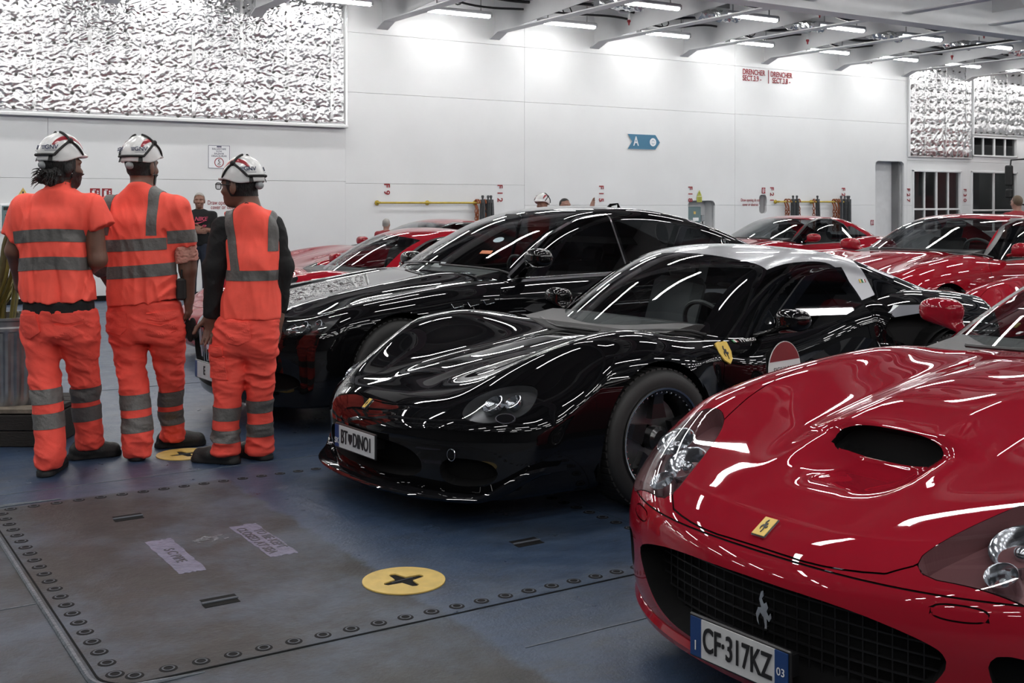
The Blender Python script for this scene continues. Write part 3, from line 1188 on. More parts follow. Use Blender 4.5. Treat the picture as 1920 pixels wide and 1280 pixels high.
def spec_sedan():
    """large four-door saloon with a long bonnet"""
    s = Spec()
    s.L, s.name = 5.26, 'sedan'
    hc = spline([(-.3, .50), (0, .64), (.12, .72), (.4, .80), (.8, .875), (1.2, .935), (1.6, .985), (1.9, 1.0), (3, 1.02), (4.3, 1.06), (4.9, 1.09), (5.3, 1.03)])
    hf = spline([(-.3, .50), (0, .62), (.2, .70), (.45, .775), (.7, .835), (1.05, .885), (1.5, .93), (2.0, .955), (3.0, .97), (4.0, 1.0), (4.7, 1.03), (5.3, .98)])
    w = spline([(-.3, .80), (0, .84), (.3, .90), (.8, .96), (1.4, .965), (2.4, .95), (3.4, .96), (4.1, .975), (4.7, .94), (5.3, .85)])

    def top(x, ay):
        z = hc(x) + (hf(x) - hc(x)) * sstep(.40, .80, ay)
        z = z + .016 * np.exp(-((ay - .45) / .09) ** 2) * sstep(.25, .6, x) * (1 - sstep(1.5, 1.9, x))
        return z

    def side(x, z):
        b = w(x) - .13 * np.clip((.46 - z) / .34, 0, 2) ** 2 - .13 * np.clip((z - .60) / .40, 0, 2) ** 2
        b = b - .018 * np.exp(-((z - .50) / .10) ** 2) * sstep(1.5, 2.0, x) * (1 - sstep(3.4, 3.8, x))
        b = b + .014 * np.exp(-((z - .84) / .05) ** 2) * sstep(1.2, 1.8, x)
        return b

    pf = spline([(0, .16), (.14, .06), (.25, .02), (.4, .0), (.6, .0), (.68, .03), (.76, .12), (.9, .35), (1.3, .9)])

    def front(ay, z):
        return .28 * ay ** 2 + .30 * ay ** 4 + pf(z)

    pr = spline([(0, .25), (.2, .10), (.45, .02), (.8, 0), (1.0, .03), (1.3, .12)])

    def rear(ay, z):
        return s.L - .15 * ay ** 2 - .15 * ay ** 4 - pr(z)

    s.f = body_fn(top, side, front, rear, lambda x: .17 + 0 * x, r_ts=.13, r_f=.06)
    zc = spline([(1.1, .62), (1.5, .88), (1.75, 1.03), (2.1, 1.22), (2.45, 1.375), (2.75, 1.455), (3.05, 1.488), (3.35, 1.49), (3.75, 1.445), (4.15, 1.35), (4.5, 1.225), (4.8, 1.10), (5.3, .92)])
    s.cab = cabin_fn(zc, lambda x: .34 + 0 * x, .09, lambda x, z: .81 - .46 * (z - .96) - .035 * np.clip(x - 3.6, 0, 2) ** 2, k=.09, lo=1.2)
    s.cabx = (1.2, 5.1)
    s.ws = (1.70, 2.60)
    s.rw = (4.1, 4.75)
    s.side_win = [(2.0, .965), (2.45, 1.245), (2.80, 1.375), (3.08, 1.40), (3.10, .985)]
    s.quarter = [(3.17, .99), (3.15, 1.40), (3.6, 1.395), (4.05, 1.28), (4.22, 1.16), (4.12, 1.03)]
    s.door = [(1.78, .32), (1.76, .80), (1.86, .94), (3.13, .965), (3.13, .32)]
    s.door2 = [(3.14, .32), (3.14, .965), (4.15, 1.0), (4.12, .8), (3.72, .32)]
    s.axles = (.98, 4.15)
    s.R, s.arch = .365, .41
    s.tyre_y = .935
    s.hood = [(.17, 0), (.18, .25), (.25, .45), (.50, .62), (1.3, .70), (1.74, .70), (1.65, .35), (1.62, 0)]
    s.seat_x, s.cowl_z = 2.85, .96
    return s


PSI = math.radians(3.6)
CAR_POS = {                       # metres right of / ahead of the viewpoint, turn
    'gt_front': (0.649, 3.20, PSI),
    'mid_black': (-.752, 5.71, PSI + math.radians(.4)),
    'sedan': (-2.08, 7.90, PSI),
    'A': (-3.10, 11.0, PSI),
    'B': (-3.35, 14.6, PSI),
    'C': (2.22, 16.94, PSI),
    'D': (2.53, 10.72, PSI),
    'E': (3.86, 8.92, PSI),
}


def ray_car(f, pos, px, py, tmax=40):
    """where the line of sight through a pixel meets a car's surface, in the car's own axes"""
    o = W(pos[0], pos[1])
    R = np.array([[math.cos(pos[2]), math.sin(pos[2]), 0], [-math.sin(pos[2]), math.cos(pos[2]), 0], [0, 0, 1]])
    d = U(px, py, 1.0) - np.array([0, 0, CAMH])
    c0 = np.array([0, 0, CAMH])
    t = np.linspace(1.5, tmax, 8000)
    P = ((c0 + t[:, None] * d) - o) @ R.T
    v = f(P)
    i = np.argmax(v < 0)
    return P[i] if v[i] < 0 else None

# ================================================================== cars
def paint(name, col, flake=0.0, rough=0.28):
    return mat(name, col, rough=rough, metal=flake, coat=1.0, coat_rough=0.012, spec=0.0)


M_BLACK = paint('black_lacquer', (0.003, 0.003, 0.0035))
M_RED575 = paint('dark_red_lacquer', (0.25, 0.008, 0.018), 0.0)
M_REDB = paint('red_lacquer', (0.25, 0.007, 0.015), 0.0)
M_SILVER = paint('silver_lacquer', (0.42, 0.43, 0.45), 0.5)
M_TRIM = mat('black_trim', (0.010, 0.010, 0.011), rough=0.35)
M_CHROME = mat('chrome', (0.75, 0.76, 0.78), rough=0.10, metal=1.0)
M_REFL = mat('lamp_reflector', (0.55, 0.57, 0.60), rough=0.16, metal=1.0)
M_LAMPIN = mat('lamp_bowl', (0.16, 0.165, 0.17), rough=0.3, metal=0.5, var=0.3, vscale=12)
M_LAMPRED = mat('lamp_bowl_red', (0.22, 0.10, 0.105), rough=0.3, metal=0.2)
M_LENS = glass('lamp_lens', (0.86, 0.87, 0.88))
M_GLASS = glass('car_glass', (0.74, 0.78, 0.78))
M_GLASSK = glass('privacy_glass', (0.05, 0.052, 0.055))
M_GLASSD = glass('tinted_car_glass', (0.22, 0.23, 0.235))
M_TYRE = mat('tyre_rubber', (0.016, 0.016, 0.016), rough=0.6, bump=0.05, bscale=80)
M_RIMB = mat('black_rim', (0.012, 0.012, 0.013), rough=0.25, coat=0.5)
M_RIMS = mat('silver_rim', (0.45, 0.46, 0.47), rough=0.25, metal=0.9)
M_LEATH = mat('black_leather', (0.02, 0.02, 0.021), rough=0.5, bump=0.05, bscale=90)
M_GLEATH = mat('grey_leather', (0.10, 0.105, 0.11), rough=0.5, bump=0.05, bscale=90)
M_PLATE = mat('plate_white', (0.55, 0.56, 0.57), rough=0.35, var=0.06, vscale=30)
M_BLUE = mat('plate_blue', (0.012, 0.045, 0.16), rough=0.35)
M_INK = mat('plate_ink', (0.012, 0.012, 0.014), rough=0.45)
M_EMBY = mat('emblem_yellow', (0.72, 0.50, 0.10), rough=0.35, var=0.06)
M_EMBR = mat('emblem_red', (0.22, 0.01, 0.015), rough=0.4, var=0.1)
M_EMBW = mat('emblem_white', (0.72, 0.72, 0.72), rough=0.4)
M_GREEN = mat('emblem_green', (0.02, 0.20, 0.06), rough=0.4)
M_AMBER = mat('amber_lens', (0.30, 0.07, 0.02), rough=0.2, coat=0.6)
M_SPLIT = paint('gloss_splitter', (0.006, 0.006, 0.007))

HORSE = [(.10, -.95), (.18, -.55), (.05, -.20), (-.30, -.02), (-.52, -.30), (-.40, -.62), (-.62, -.45), (-.74, -.12), (-.52, .18), (-.20, .22),
         (-.42, .55), (-.22, .92), (.02, 1.0), (.06, .78), (-.12, .62), (.08, .42), (.36, .52), (.52, .30), (.36, .12), (.56, -.05), (.78, .10),
         (.86, -.10), (.60, -.32), (.36, -.20), (.40, -.55), (.30, -.98)]
TRIDENT = [(-.08, -1), (.08, -1), (.08, -.05), (.35, -.05), (.45, .2), (.45, .7), (.56, .7), (.38, 1.0), (.20, .7), (.30, .7), (.30, .25), (.08, .2), (.08, .7), (.18, .7), (0, 1.05),
           (-.18, .7), (-.08, .7), (-.08, .2), (-.30, .25), (-.30, .7), (-.20, .7), (-.38, 1.0), (-.56, .7), (-.45, .7), (-.45, .2), (-.35, -.05), (-.08, -.05)]


def frame_at(f, p, up=(0, 0, 1), e=.004):
    """axes lying on a surface at p: right, up, outwards"""
    P = np.array([p], dtype=float)
    for _ in range(4):
        g = grad(f, P, e)
        P = P - f(P)[:, None] * g / (np.sum(g * g, axis=1)[:, None] + 1e-9)
    n = grad(f, P, .01)[0]
    n /= np.linalg.norm(n)
    up = np.array(up, dtype=float)
    r = np.cross(up, n)
    r /= np.linalg.norm(r)
    u = np.cross(n, r)
    return P[0], np.stack([r, u, n], axis=1)


def flat(poly, z0, z1, fr, name, m, parent):
    p, M = fr
    return MB().prism(poly, z0, z1, M, p).build(name, m, parent)


def ears(poly):
    """outline as a filled solid through the curve filler (for shapes that fold back)"""
    return poly


def inset(V, N, T, d):
    """patch pushed inwards by d with walls round its rim"""
    V2 = V - N * d
    E = np.concatenate([T[:, [0, 1]], T[:, [1, 2]], T[:, [2, 0]]])
    Es = np.sort(E, axis=1)
    key = Es[:, 0].astype(np.int64) * (len(V) + 1) + Es[:, 1]
    _, first, cnt = np.unique(key, return_index=True, return_counts=True)
    B = E[first[cnt == 1]]
    n = len(V)
    W2 = np.concatenate([np.stack([B[:, 0], B[:, 1], B[:, 1] + n], 1), np.stack([B[:, 0], B[:, 1] + n, B[:, 0] + n], 1)])
    VV = np.concatenate([V, V2])
    return VV, np.concatenate([T + n, W2[:, ::-1]])


def car_mesh(s, h, feats=(), lines=(), roof_mat=None, cabin_feats=()):
    """list of (part, V, N, T, material key) for the painted shell"""
    out = []
    V, Q, N = nets(s.f, (-.08, -1.06, .08), (s.L + .1, 1.06, 1.15), h, e=.006)
    T = tris(Q)
    gs = []
    cabg = lambda P: s.cab(P) + .012
    archs = [(lambda P, a=a: np.hypot(P[:, 0] - a, P[:, 2] - s.R) - s.arch) for a in s.axles]
    todo = [cabg] + archs
    for ft in feats:
        todo.append(ft['g'])
    for ln in lines:
        todo.append(lambda P, g=ln['g']: g(P) - .0022)
        todo.append(lambda P, g=ln['g']: g(P) + .0022)
    for g in todo:
        V, N, T = cut(V, N, T, g)
    C = V[T].mean(axis=1)
    ay = np.abs(C[:, 1])
    kill = (cabg(C) < 0) & (C[:, 2] > .6)
    for g in archs:
        kill |= (g(C) < 0) & (ay > .50) & (C[:, 2] < .95)
    lab = np.zeros(len(T), dtype=int)
    names = [('body', 'paint', 0)]
    for ln in lines:                      # panels and the gaps between them
        inn = (ln['g'](C) < -.0022)
        gp = np.abs(ln['g'](C)) <= .0022
        cond = ln['cond'](C)
        if ln.get('part'):
            names.append((ln['part'], 'paint', 0))
            k = len(names) - 1
            sel = inn & cond & ~kill
            if ln['part'].startswith('door') or ln.get('sides'):
                lab[sel & (C[:, 1] < 0)] = k
                names.append((ln['part'], 'paint', 0))
                lab[sel & (C[:, 1] > 0)] = k + 1
            else:
                lab[sel] = k
        if ln.get('part') == 'hood' or ln.get('part') == 'front_bumper':
            names.append(('panel_gap', 'gap', .006))
            lab[gp & cond & ~kill] = len(names) - 1
        else:
            for sd in (-1, 1):
                names.append(('panel_gap', 'gap', .006))
                lab[gp & cond & ~kill & (C[:, 1] * sd > 0)] = len(names) - 1
    for ft in feats:
        inn = (ft['g'](C) < 0) & ft['cond'](C) & ~kill
        for sd in ((-1, 1) if ft.get('pair') else (0,)):
            m = inn if sd == 0 else inn & (C[:, 1] * sd > 0)
            names.append((ft['part'], ft['mat'], ft.get('depth', 0)))
            lab[m] = len(names) - 1
    lab[kill] = -1
    for k, (nm, mt, d) in enumerate(names):
        sel = lab == k
        if not sel.any():
            continue
        out.append((nm, mt, d) + sub(V, N, T, sel))
    # cabin
    V, Q, N = nets(s.cab, (s.cabx[0], -.86, .55), (s.cabx[1], .86, 1.56), h, e=.006)
    T = tris(Q)
    swp = smooth_poly(s.side_win, 2) if s.name == 'mid' else np.array(s.side_win)
    sw = lambda P: poly_sdf(P[:, 0], P[:, 2], swp) - .016
    qwp = np.array(s.quarter) if s.quarter else None
    qw = (lambda P: poly_sdf(P[:, 0], P[:, 2], qwp) - .014) if s.quarter else None

    def xp(P):
        return P[:, 0] - .36 * np.abs(P[:, 1]) ** 2

    def wsg(P):
        ay = np.abs(P[:, 1])
        k = sstep(s.ws[0], s.ws[1], P[:, 0])
        edge = (.70 if s.name != 'sedan' else .76) - .17 * k
        return np.maximum(np.maximum(s.ws[0] - xp(P), xp(P) - s.ws[1]), ay - edge)

    def rwg(P):
        return np.maximum(np.maximum(s.rw[0] - P[:, 0], P[:, 0] - s.rw[1]), np.abs(P[:, 1]) - .50)

    cs = [lambda P: s.f(P), sw, wsg, rwg] + ([qw] if qw else []) + [lambda P: sw(P) - .016] + [c['g'] for c in cabin_feats]
    for g in cs:
        V, N, T = cut(V, N, T, g)
    C = V[T].mean(axis=1)
    Cn = N[T].mean(axis=1)
    sidef = np.abs(Cn[:, 1]) > .55
    kill = (s.f(C) < -.002) | (C[:, 2] < .62) | (C[:, 0] > s.cabx[1] - h * 1.5) | (C[:, 0] < s.cabx[0] + h * 1.2) | (np.abs(Cn[:, 0]) > .97)
    lab = np.zeros(len(T), dtype=int)
    names = [('roof', 'paint', 0)]

    def put(sel, nm, mt, d=0):
        names.append((nm, mt, d))
        lab[sel & ~kill] = len(names) - 1
    for c in cabin_feats:
        inn = (c['g'](C) < 0) & c['cond'](C, Cn)
        if c.get('pair'):
            put(inn & (C[:, 1] < 0), c['part'], c['mat'])
            put(inn & (C[:, 1] > 0), c['part'], c['mat'])
        else:
            put(inn, c['part'], c['mat'])
    seal = (sw(C) < .016) & (np.abs(C[:, 1]) > .35) & ~(wsg(C) < 0)
    put(seal & (C[:, 1] < 0), 'window_surround', 'surround')
    put(seal & (C[:, 1] > 0), 'window_surround', 'surround')
    put((wsg(C) < 0) & (Cn[:, 2] > .1), 'windscreen', 'glass')
    put((rwg(C) < 0) & (Cn[:, 2] > .3), 'rear_window', 'glass')
    for sd in (-1, 1):
        put((sw(C) < 0) & (C[:, 1] * sd > .3) & ~(wsg(C) < 0), 'side_window', 'sideglass')
        if qw:
            put((qw(C) < 0) & (C[:, 1] * sd > .3), 'quarter_window', 'sideglass')
    lab[kill] = -1
    for k, (nm, mt, d) in enumerate(names):
        sel = lab == k
        if sel.any():
            out.append((nm, mt, d) + sub(V, N, T, sel))
    return out


def build_wheel(root, x, y, R, rim, w=.25, riv=False, spokes=5, turn=0.0):
    sgn = -1 if y < 0 else 1
    yo = 0
    P = [(R * .72, -.01), (R * .80, .002), (R * .93, -.004), (R * .985, -.022), (R, -.05), (R, -w + .05), (R * .985, -w + .02), (R * .93, -w), (R * .72, -w + .01)]
    ty = MB()
    ty.lathe([(r, -hh * sgn * -1) for r, hh in P], 48, (0, 0, 0), 'y')
    o = ty.build('wheel', M_TYRE, root, smooth=True, sharp=50)
    o.location = (x, y, R)
    o.rotation_euler = (0, turn, 0)
    # tread grooves are dark rings standing just inside the shoulder blocks
    tb = MB()
    for k in range(56):
        a = 2 * math.pi * k / 56
        c = np.array([R * math.cos(a), sgn * (-w * .5), R * math.sin(a)])
        M = np.array([[math.cos(a), 0, -math.sin(a)], [0, 1, 0], [math.sin(a), 0, math.cos(a)]])
        tb.box(c, (.008, w * .78, .026), M=M)
    tb.build('tread', M_TYRE, o)
    rm = MB()
    prof = [(R * .715, .004), (R * .745, .006), (R * .735, -.004), (R * .69, -.012), (R * .66, -.06), (R * .66, -w + .03), (R * .72, -w + .01)]
    rm.lathe([(r, hh * sgn) for r, hh in prof], 44, (0, 0, 0), 'y')
    ro = rm.build('rim', rim[0], o, smooth=True, sharp=40)
    lp = MB().lathe([(R * .72, .006 * sgn), (R * .745, .009 * sgn), (R * .75, .002 * sgn)], 44, (0, 0, 0), 'y')
    lp.build('rim_edge', rim[1], o, smooth=True)
    for k in range(spokes):
        a = 2 * math.pi * k / spokes + .3
        sp = MB()
        da = .16
        pts = []
        for rr, hw, yy in ((.10 * R / .34, .050, -.03), (.17 * R / .34, .034, -.035), (R * .62, .030, -.030), (R * .69, .046, -.022)):
            for s2 in (-1, 1):
                for dep in (0, -.04):
                    q = np.array([rr * math.cos(a) - s2 * hw * math.sin(a), (yy + dep) * sgn, rr * math.sin(a) + s2 * hw * math.cos(a)])
                    pts.append(q)
        F = []
        for i in range(3):
            b0, b1 = i * 4, i * 4 + 4
            F += [(b0, b0 + 2, b1 + 2, b1), (b0 + 1, b1 + 1, b1 + 3, b0 + 3), (b0, b1, b1 + 1, b0 + 1), (b0 + 2, b0 + 3, b1 + 3, b1 + 2)]
        F += [(0, 1, 3, 2), (12, 14, 15, 13)]
        sp.add(pts, F)
        sp.build('spoke', rim[0], o)
    MB().lathe([(.0, -.012 * sgn), (.045, -.014 * sgn), (.062, -.03 * sgn), (.062, -.08 * sgn)], 20, (0, 0, 0), 'y').build('hub_cap', rim[0], o, smooth=True)
    if riv:
        rv = MB()
        for k in range(44):
            a = 2 * math.pi * k / 44
            rv.ell((R * .672 * math.cos(a), -.012 * sgn, R * .672 * math.sin(a)), (.006, .006, .006), 6, 4)
        rv.build('rivet', M_CHROME, o, smooth=True)
    MB().lathe([(.06, -.11 * sgn), (R * .58, -.11 * sgn), (R * .58, -.14 * sgn), (.06, -.14 * sgn)], 32, (0, 0, 0), 'y').build('brake_disc', M_STEEL, o)
    return o


def mirror_part(root, s, x, y, z, m, size=1.0, arm=.18, name='door_mirror', stalk=(.04, -.06)):
    sd = -1 if y < 0 else 1

    def f(P):
        q = P - np.array([x, y, z])
        a = q[:, 0] / (.085 * size)
        b = q[:, 1] * sd / (.125 * size)
        c = q[:, 2] / (.072 * size)
        e = ((np.abs(a) ** 2.6 + np.abs(b) ** 2.6 + np.abs(c) ** 2.6 + 1e-9) ** (1 / 2.6) - 1) * .075 * size
        e = np.maximum(e, q[:, 0] - .055 * size)
        # stalk to the door
        p0 = np.array([0, 0.02 * sd, -.03])
        p1 = np.array([stalk[0] * 1.0, -arm * sd, stalk[1]])
        d = p1 - p0
        t = np.clip((q - p0) @ d / (d @ d), 0, 1)
        cl = np.linalg.norm((q - p0 - t[:, None] * d) * np.array([.7, 1, 1.6]), axis=1) - .028
        return smin(e, cl, .05)
    V, Q, N = nets(f, (x - .2, y - .34, z - .2), (x + .25, y + .34, z + .2), .014, e=.004)
    o = mesh_obj(name, V, Q, m, root, N)
    MB().prism([(.105 * size * math.cos(a) * 1.0, .056 * size * math.sin(a)) for a in np.linspace(0, 6.283, 19)[:-1]], 0, .004,
               np.array([[0, 0, 1], [1, 0, 0], [0, 1, 0]]), (x + .057 * size, y, z)).build('mirror_glass', M_CHROME, o)
    return o


def interior(root, s, seats=2, leather=M_LEATH, wheel_red=False):
    cz, cx = s.cowl_z, s.ws[0]
    d = MB()
    prof = [(cx + .02, cz - .08), (cx + .10, cz + .015), (cx + .35, cz + .05), (cx + .55, cz + .03), (cx + .62, cz - .04), (cx + .58, cz - .30), (cx + .1, cz - .30)]
    d.prism([(a, b) for a, b in prof], -.62, .62, np.array([[1, 0, 0], [0, 0, 1], [0, 1, 0]]))
    d.build('dashboard', M_LEATH, root)
    MB().box(((s.ws[0] + s.rw[0]) / 2 + .1, 0, .30), (s.rw[0] - s.ws[0], 1.36, .04)).build('cabin_floor', M_LEATH, root)
    MB().box((s.rw[0] - .05, 0, (.3 + cz) / 2), (.08, 1.36, cz - .3)).build('bulkhead', M_LEATH, root)
    rows = [s.seat_x] + ([s.seat_x + .85] if seats == 4 else [])
    for xr in rows:
        for sy in (-.37, .37):
            m = MB()
            m.bbox((xr - .18, sy, .50), (.52, .46, .16), .05)
            st = m.build('seat', leather, root)
            n = MB()
            M = np.array([[math.cos(.35), 0, math.sin(.35)], [0, 1, 0], [-math.sin(.35), 0, math.cos(.35)]])
            nb = MB().bbox((0, 0, .26), (.12, .46, .56), .05)
            nb.xf(M, (xr + .06, sy, .52))
            nb.build('backrest', leather, st)
            nh = MB().bbox((0, 0, .62), (.09, .25, .16), .04)
            nh.xf(M, (xr + .06, sy, .50))
            nh.build('headrest', leather, st)
    sy = -.37
    c = np.array([cx + .72, sy, cz - .02])
    M = np.array([[math.cos(-.45), 0, math.sin(-.45)], [0, 1, 0], [-math.sin(-.45), 0, math.cos(-.45)]])
    ring = [c + M @ np.array([0, .18 * math.cos(a), .18 * math.sin(a)]) for a in np.linspace(0, 6.283, 29)[:-1]]
    sw = MB().tube(ring, .014, 8, closed=True)
    so = sw.build('steering_wheel', M_LEATH, root, smooth=True)
    MB().tube([c + M @ np.array([0, -.17, 0]), c + M @ np.array([-.03, 0, 0]), c + M @ np.array([0, .17, 0])], .016, 6).tube([c + M @ np.array([-.03, 0, 0]), c + M @ np.array([0, 0, -.17])], .016, 6).build('wheel_spokes', M_CHROME if not wheel_red else M_EMBR, so)
    MB().tube([c + M @ np.array([-.02, 0, 0]), c + M @ np.array([-.35, 0, -.02])], .03, 8).build('steering_column', M_LEATH, so)
    MB().bbox((cx + .88, 0, s.cab_top - .10), (.05, .22, .065), .02).build('inside_mirror', M_TRIM, root)


def wipers(root, s, n=2):
    for k in range(n):
        y0 = .45 - .62 * k
        pts = []
        for t in np.linspace(0, 1, 9):
            y = y0 - .60 * t
            x = s.ws[0] + .05 + .36 * y * y + .02 * t
            P = np.array([[x, y, 1.0]])
            # drop on the glass
            zz = np.linspace(.6, 1.5, 600)
            v = np.minimum(s.cab(np.stack([np.full(600, x), np.full(600, y), zz], 1)), s.f(np.stack([np.full(600, x), np.full(600, y), zz], 1)))
            i = np.where(v < 0)[0]
            pts.append((x, y, zz[i[-1]] + .018 if len(i) else s.cowl_z))
        MB().tube(pts, .009, 6).build('wiper', M_TRIM, root)


def liners(root, s):
    for a in s.axles:
        for sd in (-1, 1):
            m = MB()
            n = 20
            V = []
            r = s.arch + .012
            for k in range(n + 1):
                t = math.radians(-25 + 230 * k / n)
                for y in (.50, s.tyre_y - .03):
                    V.append((a + r * math.cos(t), sd * y, s.R + r * math.sin(t)))
            F = [(2 * k, 2 * k + 1, 2 * k + 3, 2 * k + 2) for k in range(n)]
            m.add(V, F)
            m.add([(a + r * math.cos(math.radians(-25 + 230 * k / n)), sd * .50, s.R + r * math.sin(math.radians(-25 + 230 * k / n))) for k in range(n + 1)], [tuple(range(n + 1))])
            m.build('arch_liner', M_DARK, root)


def number_plate(root, c, M, w, hgt, txt, sx, left=None, right=None, size=.085):
    M = np.asarray(M, dtype=float)
    c = np.array(c, dtype=float)
    b = MB().bbox((0, 0, 0), (w + .016, hgt + .016, .012), .004)
    b.xf(M, c)
    o = b.build('number_plate', M_TRIM, root)
    x0, x1 = -w / 2, w / 2
    if left is not None:
        MB().box((x0 + .022, 0, .008), (.044, hgt, .004)).xf(M, c).build('blue_band', M_BLUE, o)
        text_mesh(left, .04, M_EMBW, 'lettering', M, c + M @ np.array([x0 + .022, -.025, .0115]), o, depth=.001, local=True)
        x0 += .044
    if right is not None:
        MB().box((x1 - .022, 0, .008), (.044, hgt, .004)).xf(M, c).build('blue_band', M_BLUE, o)
        if right:
            text_mesh(right, .03, M_EMBW, 'lettering', M, c + M @ np.array([x1 - .022, .0, .0115]), o, depth=.001, local=True)
        x1 -= .044
    MB().box(((x0 + x1) / 2, 0, .008), (x1 - x0, hgt, .004)).xf(M, c).build('plate_face', M_PLATE, o)
    text_mesh(txt, size, M_INK, 'lettering', M, c + M @ np.array([(x0 + x1) / 2, 0, .0125]), o, depth=.003, sx=sx, bold=.0012, local=True)
    return o


def assemble(root, s, shell, mats, wheels=True, rim=(M_RIMS, M_RIMS), seats=2, riv=False, leather=M_LEATH, spokes=5, red=False):
    parts = {}
    for nm, mt, d, V, N, T in shell:
        if mt == 'lens':
            VV, TT = inset(V, N, T, d)
            b = mesh_obj('lamp_bowl', VV, TT, mats.get('lamp', M_LAMPIN), root, smooth=False)
            o = mesh_obj(nm, V + N * .001, T, M_LENS, root, N)
            o2 = b
            b.parent = o
            E = np.concatenate([T[:, [0, 1]], T[:, [1, 2]], T[:, [2, 0]]])
        elif mt == 'recess':
            VV, TT = inset(V, N, T, d)
            o = mesh_obj(nm, VV, TT, M_DARK, root, smooth=False)
        elif mt == 'gap':
            o = mesh_obj(nm, V - N * d, T, M_DARK, root, N)
        else:
            o = mesh_obj(nm, V - N * d, T, mats[mt], root, N)
        parts.setdefault(nm, []).append(o)
    s.cab_top = float(max(V[:, 2].max() for nm, mt, d, V, N, T in shell if nm in ('roof', 'windscreen')))
    liners(root, s)
    interior(root, s, seats, leather, red)
    wipers(root, s)
    if wheels:
        for a in s.axles:
            for sd in (-1, 1):
                build_wheel(root, a, sd * s.tyre_y, s.R, rim, riv=riv, spokes=spokes)
    return parts


def car_root(name, label, key, group=None):
    r, a, psi = CAR_POS[key]
    return thing(name, label, 'car', W(r, a), psi, group)


def plan(poly):
    poly = smooth_poly(poly, 2)
    return lambda P: poly_sdf(P[:, 0], np.abs(P[:, 1]), poly)


def front_poly(poly):
    poly = smooth_poly(poly, 2)
    return lambda P: poly_sdf(np.abs(P[:, 1]), P[:, 2], poly)


def side_poly(poly, it=1):
    poly = smooth_poly(poly, it) if it else np.array(poly)
    return lambda P: poly_sdf(P[:, 0], P[:, 2], poly)


def std_lines(s, bump_z, bump_x):
    hp = [(x, y) for x, y in s.hood] + [(x, -y) for x, y in s.hood[::-1] if y > 0]
    hp = smooth_poly(hp, 2)
    L = [
        dict(part='hood', g=lambda P: poly_sdf(P[:, 0], P[:, 1], hp), cond=lambda C: C[:, 2] > bump_z - .08),
        dict(part='front_bumper', g=lambda P: np.maximum(P[:, 2] - bump_z(P) if callable(bump_z) else P[:, 2] - bump_z, P[:, 0] - bump_x), cond=lambda C: C[:, 0] < bump_x + .1),
        dict(part='door', g=side_poly(s.door), cond=lambda C: np.abs(C[:, 1]) > .5),
    ]
    return L


